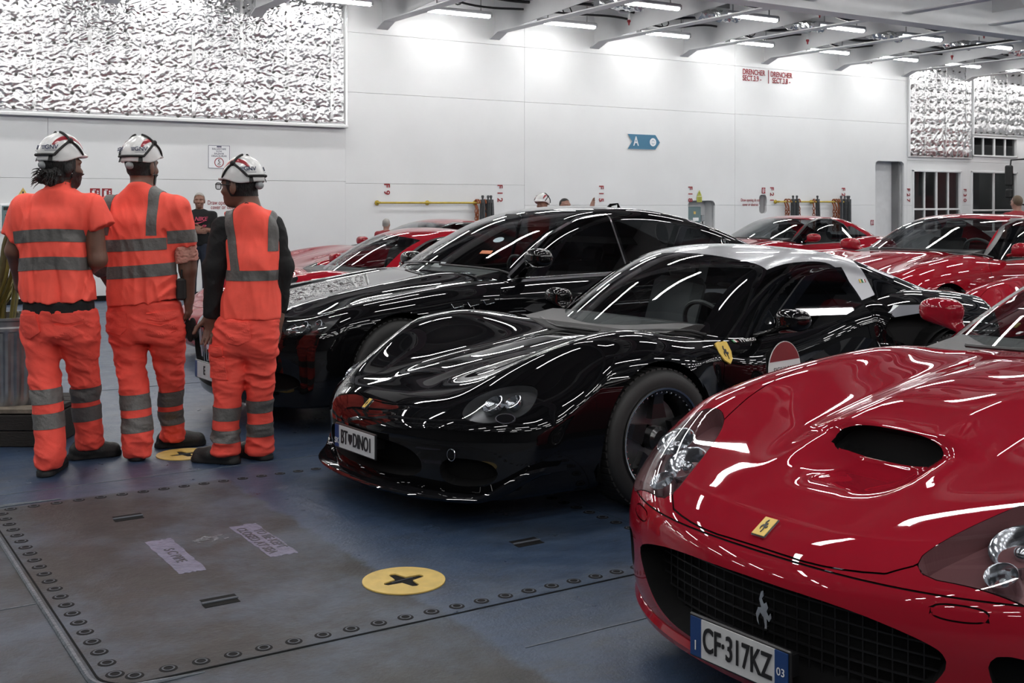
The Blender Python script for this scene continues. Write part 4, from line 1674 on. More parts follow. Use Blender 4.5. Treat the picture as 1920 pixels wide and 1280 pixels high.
# ---------------------------------------------------------------- red coupe in front
def red_coupe():
    s = spec_gt(True)
    head = plan([(.115, .425), (.29, .475), (.47, .55), (.58, .62), (.62, .71), (.52, .80), (.40, .86), (.30, .84), (.20, .64)])
    grille = front_poly([(0, .468), (.30, .462), (.48, .43), (.57, .39), (.52, .30), (.40, .215), (.2, .20), (0, .20), (-.2, .2), (-.2, .468)])
    duct = front_poly([(.63, .42), (.76, .40), (.80, .34), (.72, .27), (.65, .30)])
    mark = front_poly([(.53, .515), (.62, .515), (.64, .497), (.62, .478), (.53, .478), (.51, .497)])
    mouth = lambda P: np.maximum(np.maximum(.615 - P[:, 0], P[:, 0] - .70), (np.sqrt(np.abs(P[:, 1] / .195) ** 3 + np.abs((P[:, 2] - .748) / .050) ** 2.0) - 1) * .05)
    feats = [
        dict(part='grille_opening', g=grille, cond=lambda C: C[:, 0] < .35, mat='recess', depth=.10),
        dict(part='brake_duct', g=duct, cond=lambda C: (C[:, 0] < .6) & (np.abs(C[:, 1]) > .5), mat='recess', depth=.08, pair=True),
        dict(part='headlight', g=head, cond=lambda C: (C[:, 2] > .52), mat='lens', depth=.075, pair=True),
        dict(part='scoop_mouth', g=mouth, cond=lambda C: (C[:, 2] > .6), mat='recess', depth=.05),
    ]
    lines = std_lines(s, .530, .62)
    lines.append(dict(g=head, cond=lambda C: C[:, 2] > .52))
    lines.append(dict(part='marker_cover', g=mark, cond=lambda C: C[:, 0] < .5, sides=True))
    shell = car_mesh(s, .018, feats, lines)
    root = car_root('red_coupe', 'dark red coupe in the right foreground with a bonnet scoop and plate CF 317KZ', 'gt_front')
    pt = assemble(root, s, shell, dict(paint=M_RED575, glass=M_GLASS, sideglass=M_GLASSD, surround=M_TRIM, lamp=M_LAMPRED), leather=M_LEATH)
    for hl in pt.get('headlight', []):
        co = np.array([v.co for v in hl.data.vertices])
        sd = -1 if co[:, 1].mean() < 0 else 1
        for (x, y, z, r) in ((.37, .60, .615, .072), (.45, .73, .655, .066), (.27, .61, .565, .040)):
            m = MB()
            Md = np.array([[.55, 0, -.83], [0, 1, 0], [.83, 0, .55]])
            prof = [(0, -.05), (r * .45, -.045), (r * .8, -.02), (r, .012), (r * 1.08, .014), (r * 1.08, -.02), (r * .9, -.05)]
            m.lathe(prof, 20)
            m.ell((0, 0, -.012), (r * .30, r * .30, r * .30), 10, 7)
            Mx = np.stack([np.array([.83, 0, .55]), np.array([0, 1, 0]), np.array([-.55, 0, .83])], axis=1)
            m.xf(Mx, (x, sd * y, z))
            m.build('reflector', M_REFL, hl, smooth=True, sharp=60)
    mirror_part(root, s, 2.34, .93, 1.01, M_RED575, .82, .20, stalk=(.0, -.12))
    mirror_part(root, s, 2.34, -.93, 1.01, M_RED575, .82, .20, stalk=(.0, -.12))
    # badge on the bonnet
    p, M = frame_at(s.f, (.105, .015, .575), up=(1, 0, 0))
    bd = MB().bbox((0, 0, .003), (.052, .078, .010), .003).xf(M, p).build('bonnet_badge', M_CHROME, root)
    MB().box((0, 0, .0085), (.044, .070, .002)).xf(M, p).build('badge_face', M_EMBY, bd)
    hs = np.array([(x * .014, y * .026) for x, y in HORSE])
    curve_mesh([hs], .002, M, p + M @ np.array([0, 0, .0102]), 'badge_horse', M_INK, None).parent = bd
    # horse in the grille
    Mg = np.array([[0, 0, -1], [-1, 0, 0], [0, 1, 0]], dtype=float)
    curve_mesh([[(x * .035, y * .062) for x, y in HORSE]], .008, Mg, (.018, -.055, .375), 'grille_horse', M_CHROME, None).parent = root
    gm = MB()
    for z in np.arange(.225, .46, .032):
        gm.tube([(.10 + .3 * y * y, y, z) for y in np.linspace(-.5, .5, 15)], .004, 5)
    for y in np.arange(-.46, .47, .04):
        gm.tube([(.10 + .3 * y * y, y, .21), (.10 + .3 * y * y, y, .45)], .003, 5)
    gm.build('grille_mesh', M_TRIM, root)
    number_plate(root, (-.022, .0, .255), Mg, .36, .11, 'CF\u00b7317KZ', .62, 'I', '03', .098)
    MB().box((.02, 0, .255), (.06, .30, .06)).build('plate_bracket', M_TRIM, root)
    # lower lip
    lip = [(.055 + .30 * y * y + .26 * y ** 4, y, .165) for y in np.linspace(-.80, .80, 31)]
    MB().tube(lip, .028, 8).build('lower_lip', M_RED575, root, smooth=True)
    return root, s


# ---------------------------------------------------------------- black low sports car
def black_sports():
    s = spec_mid()
    head = plan([(.185, .60), (.262, .575), (.36, .635), (.46, .72), (.51, .785), (.47, .82), (.40, .82), (.31, .765), (.235, .695)])
    grille = front_poly([(0, .375), (.35, .365), (.46, .31), (.44, .22), (.2, .20), (0, .20), (-.2, .20), (-.2, .375)])
    duct = front_poly([(.55, .33), (.74, .33), (.78, .26), (.72, .20), (.54, .20)])
    intake = side_poly([(3.09, .82), (3.20, .90), (3.45, .905), (3.66, .84), (3.68, .74), (3.45, .66), (3.16, .655), (3.06, .72)], 2)
    feats = [
        dict(part='lower_intake', g=grille, cond=lambda C: C[:, 0] < .35, mat='recess', depth=.10),
        dict(part='brake_duct', g=duct, cond=lambda C: (C[:, 0] < .6) & (np.abs(C[:, 1]) > .4), mat='recess', depth=.07, pair=True),
        dict(part='headlight', g=head, cond=lambda C: C[:, 2] > .47, mat='lens', depth=.05, pair=True),
        dict(part='side_intake', g=intake, cond=lambda C: np.abs(C[:, 1]) > .6, mat='recess', depth=.14, pair=True),
    ]
    lines = std_lines(s, .40, .001)
    lines = [lines[0], lines[2], dict(g=head, cond=lambda C: C[:, 2] > .47)]
    # silver roof panel and rear pillar blades
    roofg = lambda P: np.maximum(np.maximum(2.27 + .22 * np.abs(P[:, 1]) ** 2 - P[:, 0], P[:, 0] - 3.13), 0.0 * P[:, 0] - 1)
    blade = lambda P: poly_sdf(P[:, 0], P[:, 2], [(2.95, 1.16), (3.13, 1.16), (3.17, .95), (3.0, .92)])
    cf = [dict(part='roof_panel', g=roofg, cond=lambda C, Nn: (C[:, 2] > 1.125), mat='silver'),
          dict(part='pillar_blade', g=blade, cond=lambda C, Nn: np.abs(C[:, 1]) > .45, mat='silver', pair=True)]
    s.side_win = [(1.82, .80), (2.22, 1.05), (2.45, 1.125), (2.78, 1.135), (2.90, 1.10), (3.00, .93), (3.00, .83)]
    shell = car_mesh(s, .018, feats, lines, cabin_feats=cf)
    root = car_root('black_sports_car', 'low black sports car with a silver roof and plate BT DINO1', 'mid_black')
    pt = assemble(root, s, shell, dict(paint=M_BLACK, glass=M_GLASS, sideglass=M_GLASSK, surround=M_BLACK, silver=M_SILVER, lamp=M_LAMPIN), rim=(M_RIMB, M_CHROME), riv=True, leather=M_GLEATH, spokes=5, red=True)
    for hl in pt.get('headlight', []):
        co = np.array([v.co for v in hl.data.vertices])
        sd = -1 if co[:, 1].mean() < 0 else 1
        for (x, y, z, r) in ((.33, .67, .565, .05), (.40, .735, .575, .042)):
            m = MB()
            m.lathe([(0, -.03), (r * .5, -.028), (r * .85, -.01), (r, .010), (r * 1.1, .010), (r * 1.05, -.02)], 18)
            Mx = np.stack([np.array([.80, 0, .60]), np.array([0, 1, 0]), np.array([-.60, 0, .80])], axis=1)
            m.xf(Mx, (x, sd * y, z))
            m.build('reflector', M_REFL, hl, smooth=True, sharp=60)
    for sd in (-1, 1):
        # small oval side lamp beside the headlight
        p, M = frame_at(s.f, (.331, sd * .768, .511))
        ov = MB().prism([(.048 * math.cos(a), .026 * math.sin(a)) for a in np.linspace(0, 6.283, 17)[:-1]], -.005, .006, M, p).build('side_lamp', M_CHROME, root)
        MB().prism([(.042 * math.cos(a), .021 * math.sin(a)) for a in np.linspace(0, 6.283, 17)[:-1]], .005, .009, M, p).build('lamp_lens', M_SPLIT, ov)
        # silver blade and mesh in the side intake
        b = MB()
        b.prism([(3.11, .855), (3.20, .895), (3.48, .885), (3.64, .83), (3.60, .80), (3.40, .835), (3.16, .825)], .80, .86, np.array([[1, 0, 0], [0, 0, sd], [0, 1, 0]], dtype=float))
        b.build('intake_blade', M_SILVER, root)
    mirror_part(root, s, 2.06, -1.0, .885, M_BLACK, .82, .22, stalk=(-.03, -.10))
    mirror_part(root, s, 2.06, 1.0, .885, M_BLACK, .82, .22, stalk=(-.03, -.10))
    # nose emblem
    p, M = frame_at(s.f, (.067, .048, .496))
    eb = MB().bbox((0, 0, .002), (.034, .066, .008), .003).xf(M, p).build('nose_badge', M_CHROME, root)
    MB().box((0, 0, .0068), (.027, .058, .002)).xf(M, p).build('badge_face', M_EMBY, eb)
    curve_mesh([[(x * .009, y * .019) for x, y in HORSE]], .002, M, p + M @ np.array([0, 0, .0083]), 'badge_horse', M_INK, None).parent = eb
    # plate
    Mg = np.array([[0, 0, -1], [-1, 0, 0], [0, 1, 0]], dtype=float)
    npl = number_plate(root, (-.03, 0, .33), Mg, .40, .11, ' ', .60, 'SK', None, .088)
    for tx, xo in (('BT', -.098), ('DINO1', .085)):
        text_mesh(tx, .098, M_INK, 'lettering', Mg, np.array([-.03, 0, .33]) + Mg @ np.array([xo, 0, .0125]), npl, depth=.003, sx=.62, bold=.0008, local=True)
    MB().prism([(-.018, .026), (.018, .026), (.018, -.004), (0, -.026), (-.018, -.004)], .010, .013, Mg, np.array([-.03, 0, .33]) + Mg @ np.array([-.036, 0, 0])).build('plate_shield', M_INK, npl)
    MB().box((.02, 0, .33), (.07, .28, .05)).build('plate_bracket', M_TRIM, root)
    # lower splitter blade turning up at the corners
    V = []
    n = 41
    ys = np.linspace(-.93, .93, n)
    for y in ys:
        x = -.05 + .26 * y * y + .36 * y ** 4
        up = .20 * sstep(.72, .93, abs(y)) * (1 if y > 0 else .7)
        for dx, z in ((0, .135), (-.018, .150), (0, .165), (.12, .160), (.12, .135)):
            V.append((x + dx, y, z + up))
    F = []
    for i in range(n - 1):
        for k in range(5):
            k2 = (k + 1) % 5
            F.append((i * 5 + k, i * 5 + k2, (i + 1) * 5 + k2, (i + 1) * 5 + k))
    F += [(0, 1, 2, 3, 4), tuple((n - 1) * 5 + k for k in (4, 3, 2, 1, 0))]
    mesh_obj('front_splitter', V, F, M_SPLIT, root, smooth=True, sharp=50)
    # small framed sensor low in the bumper
    p, M = frame_at(s.f, (.144, -.601, .344))
    MB().tube([p + M @ np.array([.02 * math.cos(a), .028 * math.sin(a), .003]) for a in np.linspace(0, 6.283, 17)[:-1]], .0025, 5, closed=True).build('tow_eye_cover', M_CHROME, root)
    # shield on the front wing
    for sd in (-1, 1):
        p, M = frame_at(s.f, (1.695, sd * .852, .725))
        sh = [(-.045, .055), (-.02, .062), (0, .058), (.02, .062), (.045, .055), (.047, 0), (.03, -.045), (0, -.07), (-.03, -.045), (-.047, 0)]
        so = MB().prism(sh, -.004, .004, M, p).build('wing_shield', M_EMBY, root)
        curve_mesh([[(x * .022, y * .04 - .004) for x, y in HORSE]], .003, M, p + M @ np.array([0, 0, .005]), 'shield_horse', M_INK, None).parent = so
    # driver name by the window
    p, M = frame_at(lambda P: np.minimum(s.f(P), s.cab(P)), (1.90, -.80, .775))
    text_mesh('Franco', .055, M_EMBW, 'name_lettering', M, p + M @ np.array([.03, 0, .006]), root, depth=.001, sx=.9, shear=.3, local=True)
    for k, mm in enumerate((M_GREEN, M_EMBW, M_EMBR)):
        MB().box((-.085 + .012 * k, 0, .005), (.012, .024, .002)).xf(M, p).build('flag_stripe', mm, root)
    # round rally sticker on the door
    p, M = frame_at(s.f, (2.14, -.87, .60))
    R = .15
    disc = MB().prism([(R * 1.03 * math.cos(a), R * 1.03 * math.sin(a)) for a in np.linspace(0, 6.283, 41)[:-1]], .001, .004, M, p).build('door_sticker', M_EMBW, root)
    for sg in (-1, 1):
        a0 = math.asin(.33)
        aa = np.linspace(a0, math.pi - a0, 24)
        MB().prism([(R * math.cos(a), sg * R * math.sin(a)) for a in aa][::sg], .004, .0055, M, p).build('red_band', M_EMBR, disc)
    text_mesh('SICILY 2025', .043, M_INK, 'lettering', M, p + M @ np.array([0, 0, .0055]), disc, depth=.001, local=True)
    for k, mm in enumerate((M_EMBY, M_GREEN, M_EMBW, M_EMBR)):
        p, M = frame_at(s.cab, (3.075 + .012 * k + (.01 if k else 0), -.66, 1.03))
        MB().box((0, 0, .002), (.012, .022, .003)).xf(M, p).build('pillar_flag', mm, root)
    return root, s


# ---------------------------------------------------------------- black saloon
def black_saloon():
    s = spec_sedan()
    head = plan([(.215, .66), (.30, .60), (.47, .59), (.60, .70), (.66, .80), (.52, .90), (.36, .87), (.25, .78)])
    grille = front_poly([(0, .66), (.36, .64), (.46, .55), (.42, .42), (.25, .34), (0, .33), (-.2, .33), (-.2, .66)])
    low = front_poly([(.55, .42), (.78, .40), (.80, .30), (.5, .26), (0, .24), (-.2, .24), (-.2, .30), (.3, .30)])
    feats = [
        dict(part='grille_opening', g=grille, cond=lambda C: C[:, 0] < .4, mat='recess', depth=.08),
        dict(part='lower_intake', g=low, cond=lambda C: C[:, 0] < .5, mat='recess', depth=.06),
        dict(part='headlight', g=lambda P: np.maximum(head(P), .655 - P[:, 2]), cond=lambda C: (C[:, 2] > .655) & (C[:, 2] < .83), mat='lens', depth=.06, pair=True),
    ]
    lines = [std_lines(s, .60, .5)[0], std_lines(s, .60, .5)[2], dict(part='door', g=side_poly(s.door2), cond=lambda C: np.abs(C[:, 1]) > .5)]
    shell = car_mesh(s, .022, feats, lines)
    root = car_root('black_saloon', 'large black four-door saloon parked behind the silver-roofed sports car', 'sedan')
    pt = assemble(root, s, shell, dict(paint=M_BLACK, glass=M_GLASS, sideglass=M_GLASSK, surround=M_CHROME, lamp=M_TRIM), seats=4)
    for hl in pt.get('headlight', []):
        co = np.array([v.co for v in hl.data.vertices])
        sd = -1 if co[:, 1].mean() < 0 else 1
        for (x, y, z, r) in ((.36, .72, .69, .045), (.43, .78, .70, .045), (.30, .68, .68, .035)):
            m = MB().lathe([(0, -.03), (r * .5, -.028), (r * .85, -.01), (r, .010), (r * 1.1, .010), (r * 1.05, -.02)], 18)
            Mx = np.stack([np.array([.55, 0, .83]), np.array([0, 1, 0]), np.array([-.83, 0, .55])], axis=1)
            m.xf(Mx, (x, sd * y, z)).build('reflector', M_REFL, hl, smooth=True, sharp=60)
    for sd in (-1, 1):
        mirror_part(root, s, 2.10 if sd < 0 else 2.2, sd * .975, 1.115 if sd < 0 else 1.03, M_BLACK, .95, .16)
        for k in range(3):
            p, M = frame_at(s.f, (1.42 + .135 * k, sd * .93, .80 + .006 * k))
            if sd > 0:
                pass
            v = MB().prism([(-.05, .012), (.05, .02), (.045, -.008), (-.03, -.02)], -.004, .004, M, p).build('side_vent', M_DARK, root)
            MB().tube([p + M @ np.array([a, b, .004]) for a, b in ((-.05, .012), (-.03, -.02), (.045, -.008))], .0035, 5).build('vent_edge', M_CHROME, v)
        # chrome line along window sill
        pts = []
        for x in np.linspace(1.95, 4.2, 24):
            p, M = frame_at(lambda P: np.minimum(s.f(P), s.cab(P)), (x, sd * .80, .955 + .035 * sstep(1.95, 4.2, np.array(x))))
            pts.append(p + M[:, 2] * .004)
        MB().tube(pts, .006, 5).build('sill_strip', M_CHROME, root)
        # round trident emblem on the rear pillar
        p, M = frame_at(s.cab, (4.33, sd * .68, 1.17))
        em = MB().tube([p + M @ np.array([.04 * math.cos(a), .05 * math.sin(a), .004]) for a in np.linspace(0, 6.283, 21)[:-1]], .004, 5, closed=True).build('pillar_emblem', M_CHROME, root)
        curve_mesh([[(x * .035, y * .035) for x, y in TRIDENT]], .003, M, p + M @ np.array([0, 0, .005]), 'emblem_trident', M_CHROME, None).parent = em
        hb = MB()
        for xx in (3.0, 4.0):
            p, M = frame_at(s.f, (xx - .12, sd * .96, .86))
            hb = MB().bbox((0, 0, .018), (.20, .022, .016), .006).xf(M, p).build('door_handle', M_BLACK, root)
    # grille bars and trident, plate
    for y in np.linspace(-.38, .38, 13):
        MB().tube([(.05 + .28 * y * y, y, .36 + .25 * y * y), (.03 + .28 * y * y, y, .64 - .12 * y * y)], .008, 6).build('grille_bar', M_CHROME, root)
    Mg = np.array([[0, 0, -1], [-1, 0, 0], [0, 1, 0]], dtype=float)
    curve_mesh([[(x * .09, y * .12) for x, y in TRIDENT]], .02, Mg, (.0, 0, .51), 'grille_trident', M_CHROME, None).parent = root
    number_plate(root, (-.03, 0, .36), Mg, .36, .11, 'E', .7, '', '', .085)
    MB().box((.02, 0, .36), (.08, .28, .05)).build('plate_bracket', M_TRIM, root)
    # windscreen stickers
    p, M = frame_at(s.cab, (2.183, -.359, 1.227))
    MB().prism([(.045 * math.cos(a), .040 * math.sin(a)) for a in np.linspace(0, 6.283, 21)[:-1]], .001, .003, M, p).build('round_sticker', mat('pale_blue_sticker', (.28, .38, .42), rough=.4, var=.3, vscale=60), root)
    p, M = frame_at(s.cab, (2.029, -.413, 1.137))
    MB().box((0, 0, .002), (.10, .045, .002)).xf(M, p).build('toll_sticker', mat('orange_sticker', (.45, .12, .03), rough=.4, var=.3, vscale=60), root)
    p, M = frame_at(s.cab, (1.79, -.10, 1.05))
    MB().box((0, 0, -.012), (.12, .07, .002)).xf(M, p).build('paper_slip', M_EMBW, root)
    MB().tube([(3.6, 0, 1.46), (3.64, 0, 1.50), (3.72, 0, 1.51), (3.74, 0, 1.45)], [.02, .014, .008, .02], 6).build('roof_antenna', M_BLACK, root)
    return root, s


# ---------------------------------------------------------------- red cars behind
def far_red():
    s = spec_gt(False)
    s.hood = [(.06, 0), (.07, .25), (.15, .47), (.62, .64), (1.30, .72), (1.72, .70), (1.63, .35), (1.6, 0)]
    head = plan([(.14, .50), (.30, .52), (.47, .60), (.60, .69), (.54, .80), (.40, .85), (.27, .76)])
    grille = front_poly([(0, .45), (.35, .44), (.5, .36), (.40, .22), (0, .20), (-.2, .20), (-.2, .45)])
    feats = [dict(part='grille_opening', g=grille, cond=lambda C: C[:, 0] < .35, mat='recess', depth=.08),
             dict(part='headlight', g=head, cond=lambda C: C[:, 2] > .52, mat='lens', depth=.06, pair=True)]
    lines = [std_lines(s, .5, .5)[0], std_lines(s, .5, .5)[2]]
    shell = car_mesh(s, .03, feats, lines)
    r, a, psi = CAR_POS['D']
    root = car_root('red_coupe', 'red coupe seen from the front at the right, nearest the windows', 'D', 'red coupes in the back rows')
    assemble(root, s, shell, dict(paint=M_REDB, glass=M_GLASS, sideglass=M_GLASSD, surround=M_TRIM))
    mirror_part(root, s, 2.12, .955, .965, M_REDB, .85, .16)
    mirror_part(root, s, 2.12, -.955, .965, M_REDB, .85, .16)
    p, M = frame_at(s.f, (.12, 0, .58), up=(1, 0, 0))
    MB().bbox((0, 0, .003), (.05, .075, .01), .003).xf(M, p).build('bonnet_badge', M_EMBY, root)
    return root


def far_mid():
    s = spec_mid()
    head = plan([(.20, .62), (.30, .60), (.55, .66), (.80, .74), (.74, .82), (.50, .85), (.31, .79)])
    grille = front_poly([(0, .36), (.30, .34), (.30, .22), (0, .20), (-.2, .20), (-.2, .36)])
    duct = front_poly([(.40, .37), (.74, .37), (.78, .26), (.72, .20), (.42, .20)])
    intake = side_poly([(3.09, .82), (3.20, .90), (3.45, .905), (3.66, .84), (3.68, .74), (3.45, .66), (3.16, .655), (3.06, .72)], 2)
    feats = [dict(part='lower_intake', g=grille, cond=lambda C: C[:, 0] < .35, mat='recess', depth=.08),
             dict(part='brake_duct', g=duct, cond=lambda C: (C[:, 0] < .6) & (np.abs(C[:, 1]) > .3), mat='recess', depth=.08, pair=True),
             dict(part='side_intake', g=intake, cond=lambda C: np.abs(C[:, 1]) > .6, mat='recess', depth=.14, pair=True),
             dict(part='headlight', g=head, cond=lambda C: C[:, 2] > .5, mat='lens', depth=.05, pair=True)]
    lines = [std_lines(s, .5, .5)[0], std_lines(s, .5, .5)[2]]
    shell = car_mesh(s, .03, feats, lines)
    root = car_root('red_sports_car', 'red sports car with a wet windscreen just beyond the black saloon', 'A')
    assemble(root, s, shell, dict(paint=M_REDB, glass=M_GLASS, sideglass=M_GLASSD, surround=M_TRIM), rim=(M_RIMS, M_RIMS))
    mirror_part(root, s, 2.05, -.93, .90, M_REDB, .8, .16)
    mirror_part(root, s, 2.05, .93, .90, M_REDB, .8, .16)
    return root


red_coupe()
black_sports()
black_saloon()
rD = far_red()
for key, lab, sc in (('B', 'red coupe against the white wall, mirror and pale roof showing past the black saloon', 1.02),
                     ('C', 'red coupe parked before the hanging chains, far side windows showing', 1.04),
                     ('E', 'red coupe nosed in behind the tail of the silver-roofed car, bonnet showing', .95)):
    c = copy_tree(rD)
    r, a, psi = CAR_POS[key]
    p = W(r, a)
    c.location = tuple(p)
    c.scale = (sc, sc, sc)
    c['label'] = lab
rD.scale = (1.10, 1.08, 1.10)
far_mid()

# ================================================================== people
M_ORANGE = mat('hi_vis_orange', (1.0, 0.105, 0.070), rough=0.75, bump=0.12, bscale=220, var=0.14, vscale=9)
M_ORANGE2 = mat('hi_vis_trouser', (0.88, 0.082, 0.056), rough=0.8, bump=0.15, bscale=260, var=0.20, vscale=8)
M_TAPEG = mat('reflective_band', (0.115, 0.11, 0.105), rough=0.5, bump=0.25, bscale=60, var=0.2, vscale=25)
M_BLKCLOTH = mat('black_cloth', (0.006, 0.006, 0.0065), rough=0.9, bump=0.15, bscale=180)
M_SKIN = mat('skin_tan', (0.24, 0.115, 0.078), rough=0.5, var=0.25, vscale=14, bump=0.05, bscale=150)
M_SKIND = mat('skin_brown', (0.16, 0.075, 0.05), rough=0.5, var=0.25, vscale=14, bump=0.05, bscale=150)
M_SKINL = mat('skin_fair', (0.36, 0.20, 0.15), rough=0.5, var=0.2, vscale=14)
M_HAIR = mat('black_hair', (0.008, 0.007, 0.007), rough=0.55, bump=0.5, bscale=120, stretch=(1, 1, .25))
M_HAIRG = mat('grey_hair', (0.30, 0.29, 0.27), rough=0.6, bump=0.4, bscale=120)
M_HAIRB = mat('brown_hair', (0.09, 0.06, 0.035), rough=0.6, bump=0.4, bscale=120)
M_HELM = mat('helmet_white', (0.66, 0.665, 0.66), rough=0.22, coat=0.5, var=0.06, vscale=20)
M_HELMR = mat('helmet_red', (0.26, 0.015, 0.025), rough=0.3, coat=0.4)
M_STRAP = mat('black_strap', (0.010, 0.010, 0.010), rough=0.7)
M_BOOT = mat('black_boot', (0.010, 0.010, 0.010), rough=0.55, bump=0.15, bscale=90)
M_PINK = mat('pink_lining', (0.62, 0.30, 0.24), rough=0.8, bump=0.2, bscale=60, var=.15)
M_JEANS = mat('dark_jeans', (0.012, 0.018, 0.035), rough=0.85, var=0.3, vscale=20)
M_REDJ = mat('red_jacket', (0.24, 0.01, 0.018), rough=0.7, var=0.2)


def rcone(P, a, b, ra, rb):
    a, b = np.array(a, float), np.array(b, float)
    d = b - a
    t = np.clip((P - a) @ d / (d @ d + 1e-12), 0, 1)
    return np.linalg.norm(P - a - t[:, None] * d, axis=1) - (ra + (rb - ra) * t)


def chain(P, pts, rs, k=.02):
    f = None
    for i in range(len(pts) - 1):
        g = rcone(P, pts[i], pts[i + 1], rs[i], rs[i + 1])
        f = g if f is None else smin(f, g, k)
    return f


def ellip(P, c, r):
    q = (P - np.array(c, float)) / np.array(r, float)
    return (np.linalg.norm(q, axis=1) - 1) * min(r)


def loft(P, secs, power=2.3):
    """secs: (z, cx, cy, half width, half depth) from low to high"""
    S = np.array(sorted(secs))
    z = np.clip(P[:, 2], S[0, 0], S[-1, 0])
    fx = [spline([(s[0], s[i]) for s in S], 400) for i in range(1, 5)]
    cx, cy, a, b = [f(z) for f in fx]
    q = (np.abs((P[:, 0] - cx) / a) ** power + np.abs((P[:, 1] - cy) / b) ** power + 1e-9) ** (1 / power)
    d = (q - 1) * np.minimum(a, b)
    return smax(d, np.maximum(P[:, 2] - S[-1, 0], S[0, 0] - P[:, 2]), .03)


def yawm(fu, fv):
    """head axes from the direction the face points: columns side, forward, up"""
    f = np.array([fu, fv, 0.0])
    f /= np.linalg.norm(f)
    s = np.array([f[1], -f[0], 0])          # the head's right
    return np.stack([s, f, np.array([0, 0, 1.0])], axis=1)


def head_sdf(P, c, M, sc=1.0, tilt=0.0):
    q = (P - np.array(c)) @ M / sc
    if tilt:
        ca, sa = math.cos(tilt), math.sin(tilt)
        q = q @ np.array([[1, 0, 0], [0, ca, sa], [0, -sa, ca]])
    f = ellip(q, (0, -.012, .03), (.078, .098, .092))
    f = smin(f, ellip(q, (0, .030, -.035), (.062, .066, .085)), .04)
    f = smin(f, ellip(q, (0, .060, -.088), (.034, .032, .026)), .03)
    f = smin(f, rcone(q, (0, .088, .012), (0, .112, -.028), .010, .015), .016)
    f = smin(f, ellip(q, (0, .083, .026), (.055, .016, .012)), .02)
    for s in (-1, 1):
        f = smin(f, ellip(q, (s * .079, -.008, -.012), (.011, .021, .034)), .008)
        f = smax(f, -ellip(q, (s * .032, .104, .006), (.016, .014, .011)), .012)
        f = smin(f, ellip(q, (s * .032, .082, .005), (.013, .012, .010)), .004)
        f = smin(f, ellip(q, (s * .040, .070, -.028), (.022, .020, .018)), .025)
    f = smin(f, ellip(q, (0, .092, -.060), (.024, .010, .006)), .008)
    f = smin(f, ellip(q, (0, .090, -.070), (.020, .010, .007)), .008)
    return f * sc


def hand_sdf(P, w, d, lat, palm, curl=.35, thumb=1, sc=1.0):
    """w wrist, d direction of the fingers, lat from little finger to index, palm the palm's normal"""
    w = np.array(w, float)
    d, lat, palm = [np.array(v, float) / np.linalg.norm(v) for v in (d, lat, palm)]
    M = np.stack([lat, d, palm], axis=1)
    q = (P - w) @ M / sc
    f = ellip(q, (0, .052, 0), (.041, .056, .016))
    f = smin(f, rcone(q, (0, -.03, 0), (0, .02, 0), .027, .027), .03)
    for k, (x, ln) in enumerate(((-.030, .062), (-.010, .076), (.011, .082), (.031, .074))):
        a = np.array([x, .092, .0])
        c1, c2 = curl, curl * 2.1
        b = a + ln * .52 * np.array([x * .6, math.cos(c1), math.sin(c1)])
        e = b + ln * .55 * np.array([0, math.cos(c2), math.sin(c2)])
        f = smin(f, chain(q, [a, b, e], [.0095, .0088, .0072], .004), .006)
    t0 = np.array([.030, .030, .006])
    t1 = t0 + np.array([.030, .032, .014])
    t2 = t1 + np.array([.008, .032, .012])
    f = smin(f, chain(q, [t0, t1, t2], [.013, .0105, .0085], .004), .010)
    return f * sc


class Person:
    def __init__(self, name, label, a0, px0, ground=0.0, group=None):
        self.a0, self.px0 = a0, px0
        self.base = W((px0 - 960) / FPX * a0, a0, ground)
        self.root = thing(name, label, 'person', self.base, TH - math.pi / 2, group)

    def J(self, px, py, v=0.0):
        a = self.a0 + v
        return np.array([(px - 960) / FPX * a - (self.px0 - 960) / FPX * self.a0, v, CAMH - (py - HOR) / FPX * a])

    def secs(self, rows, v=0.0, b=.14):
        """rows of (py, left px, right px[, depth shift[, half depth]])"""
        out = []
        for r in rows:
            py, xl, xr = r[:3]
            vv = r[3] if len(r) > 3 else v
            bb = r[4] if len(r) > 4 else b
            L, R = self.J(xl, py, vv), self.J(xr, py, vv)
            out.append((L[2], (L[0] + R[0]) / 2, vv, (R[0] - L[0]) / 2, bb))
        return out

    def garment(self, name, f, lo, hi, h, m, regions=(), parent=None, e=.005):
        V, Q, N = nets(f, lo, hi, h, e=e, band=True)
        T = tris(Q)
        for r in regions:
            for g in (r['gs'] if 'gs' in r else [r['g']]):
                V, N, T = cut(V, N, T, g)
        C = V[T].mean(axis=1)
        Cn = N[T].mean(axis=1)
        lab = np.zeros(len(T), dtype=int)
        for k, r in enumerate(regions):
            sel = np.ones(len(T), dtype=bool)
            for g in (r['gs'] if 'gs' in r else [r['g']]):
                sel &= g(C) < 0
            if 'cond' in r:
                sel &= r['cond'](C, Cn)
            lab[sel] = k + 1
        v0, n0, t0 = sub(V, N, T, lab == 0)
        main = mesh_obj(name, v0, t0, m, parent or self.root, n0)
        for k, r in enumerate(regions):
            sel = lab == k + 1
            if not sel.any():
                continue
            v, n, t = sub(V, N, T, sel)
            d = r.get('off', .002)
            if r.get('raise'):
                VV, TT = inset(v, n, t, -d)
                mesh_obj(r['part'], VV, TT[:, ::-1] if False else TT, r['mat'], main if r.get('child', True) else self.root, smooth=False)
            elif r.get('drop'):
                pass
            else:
                mesh_obj(r['part'], v + n * d, t, r['mat'], main if r.get('child', True) else self.root, n)
        return main


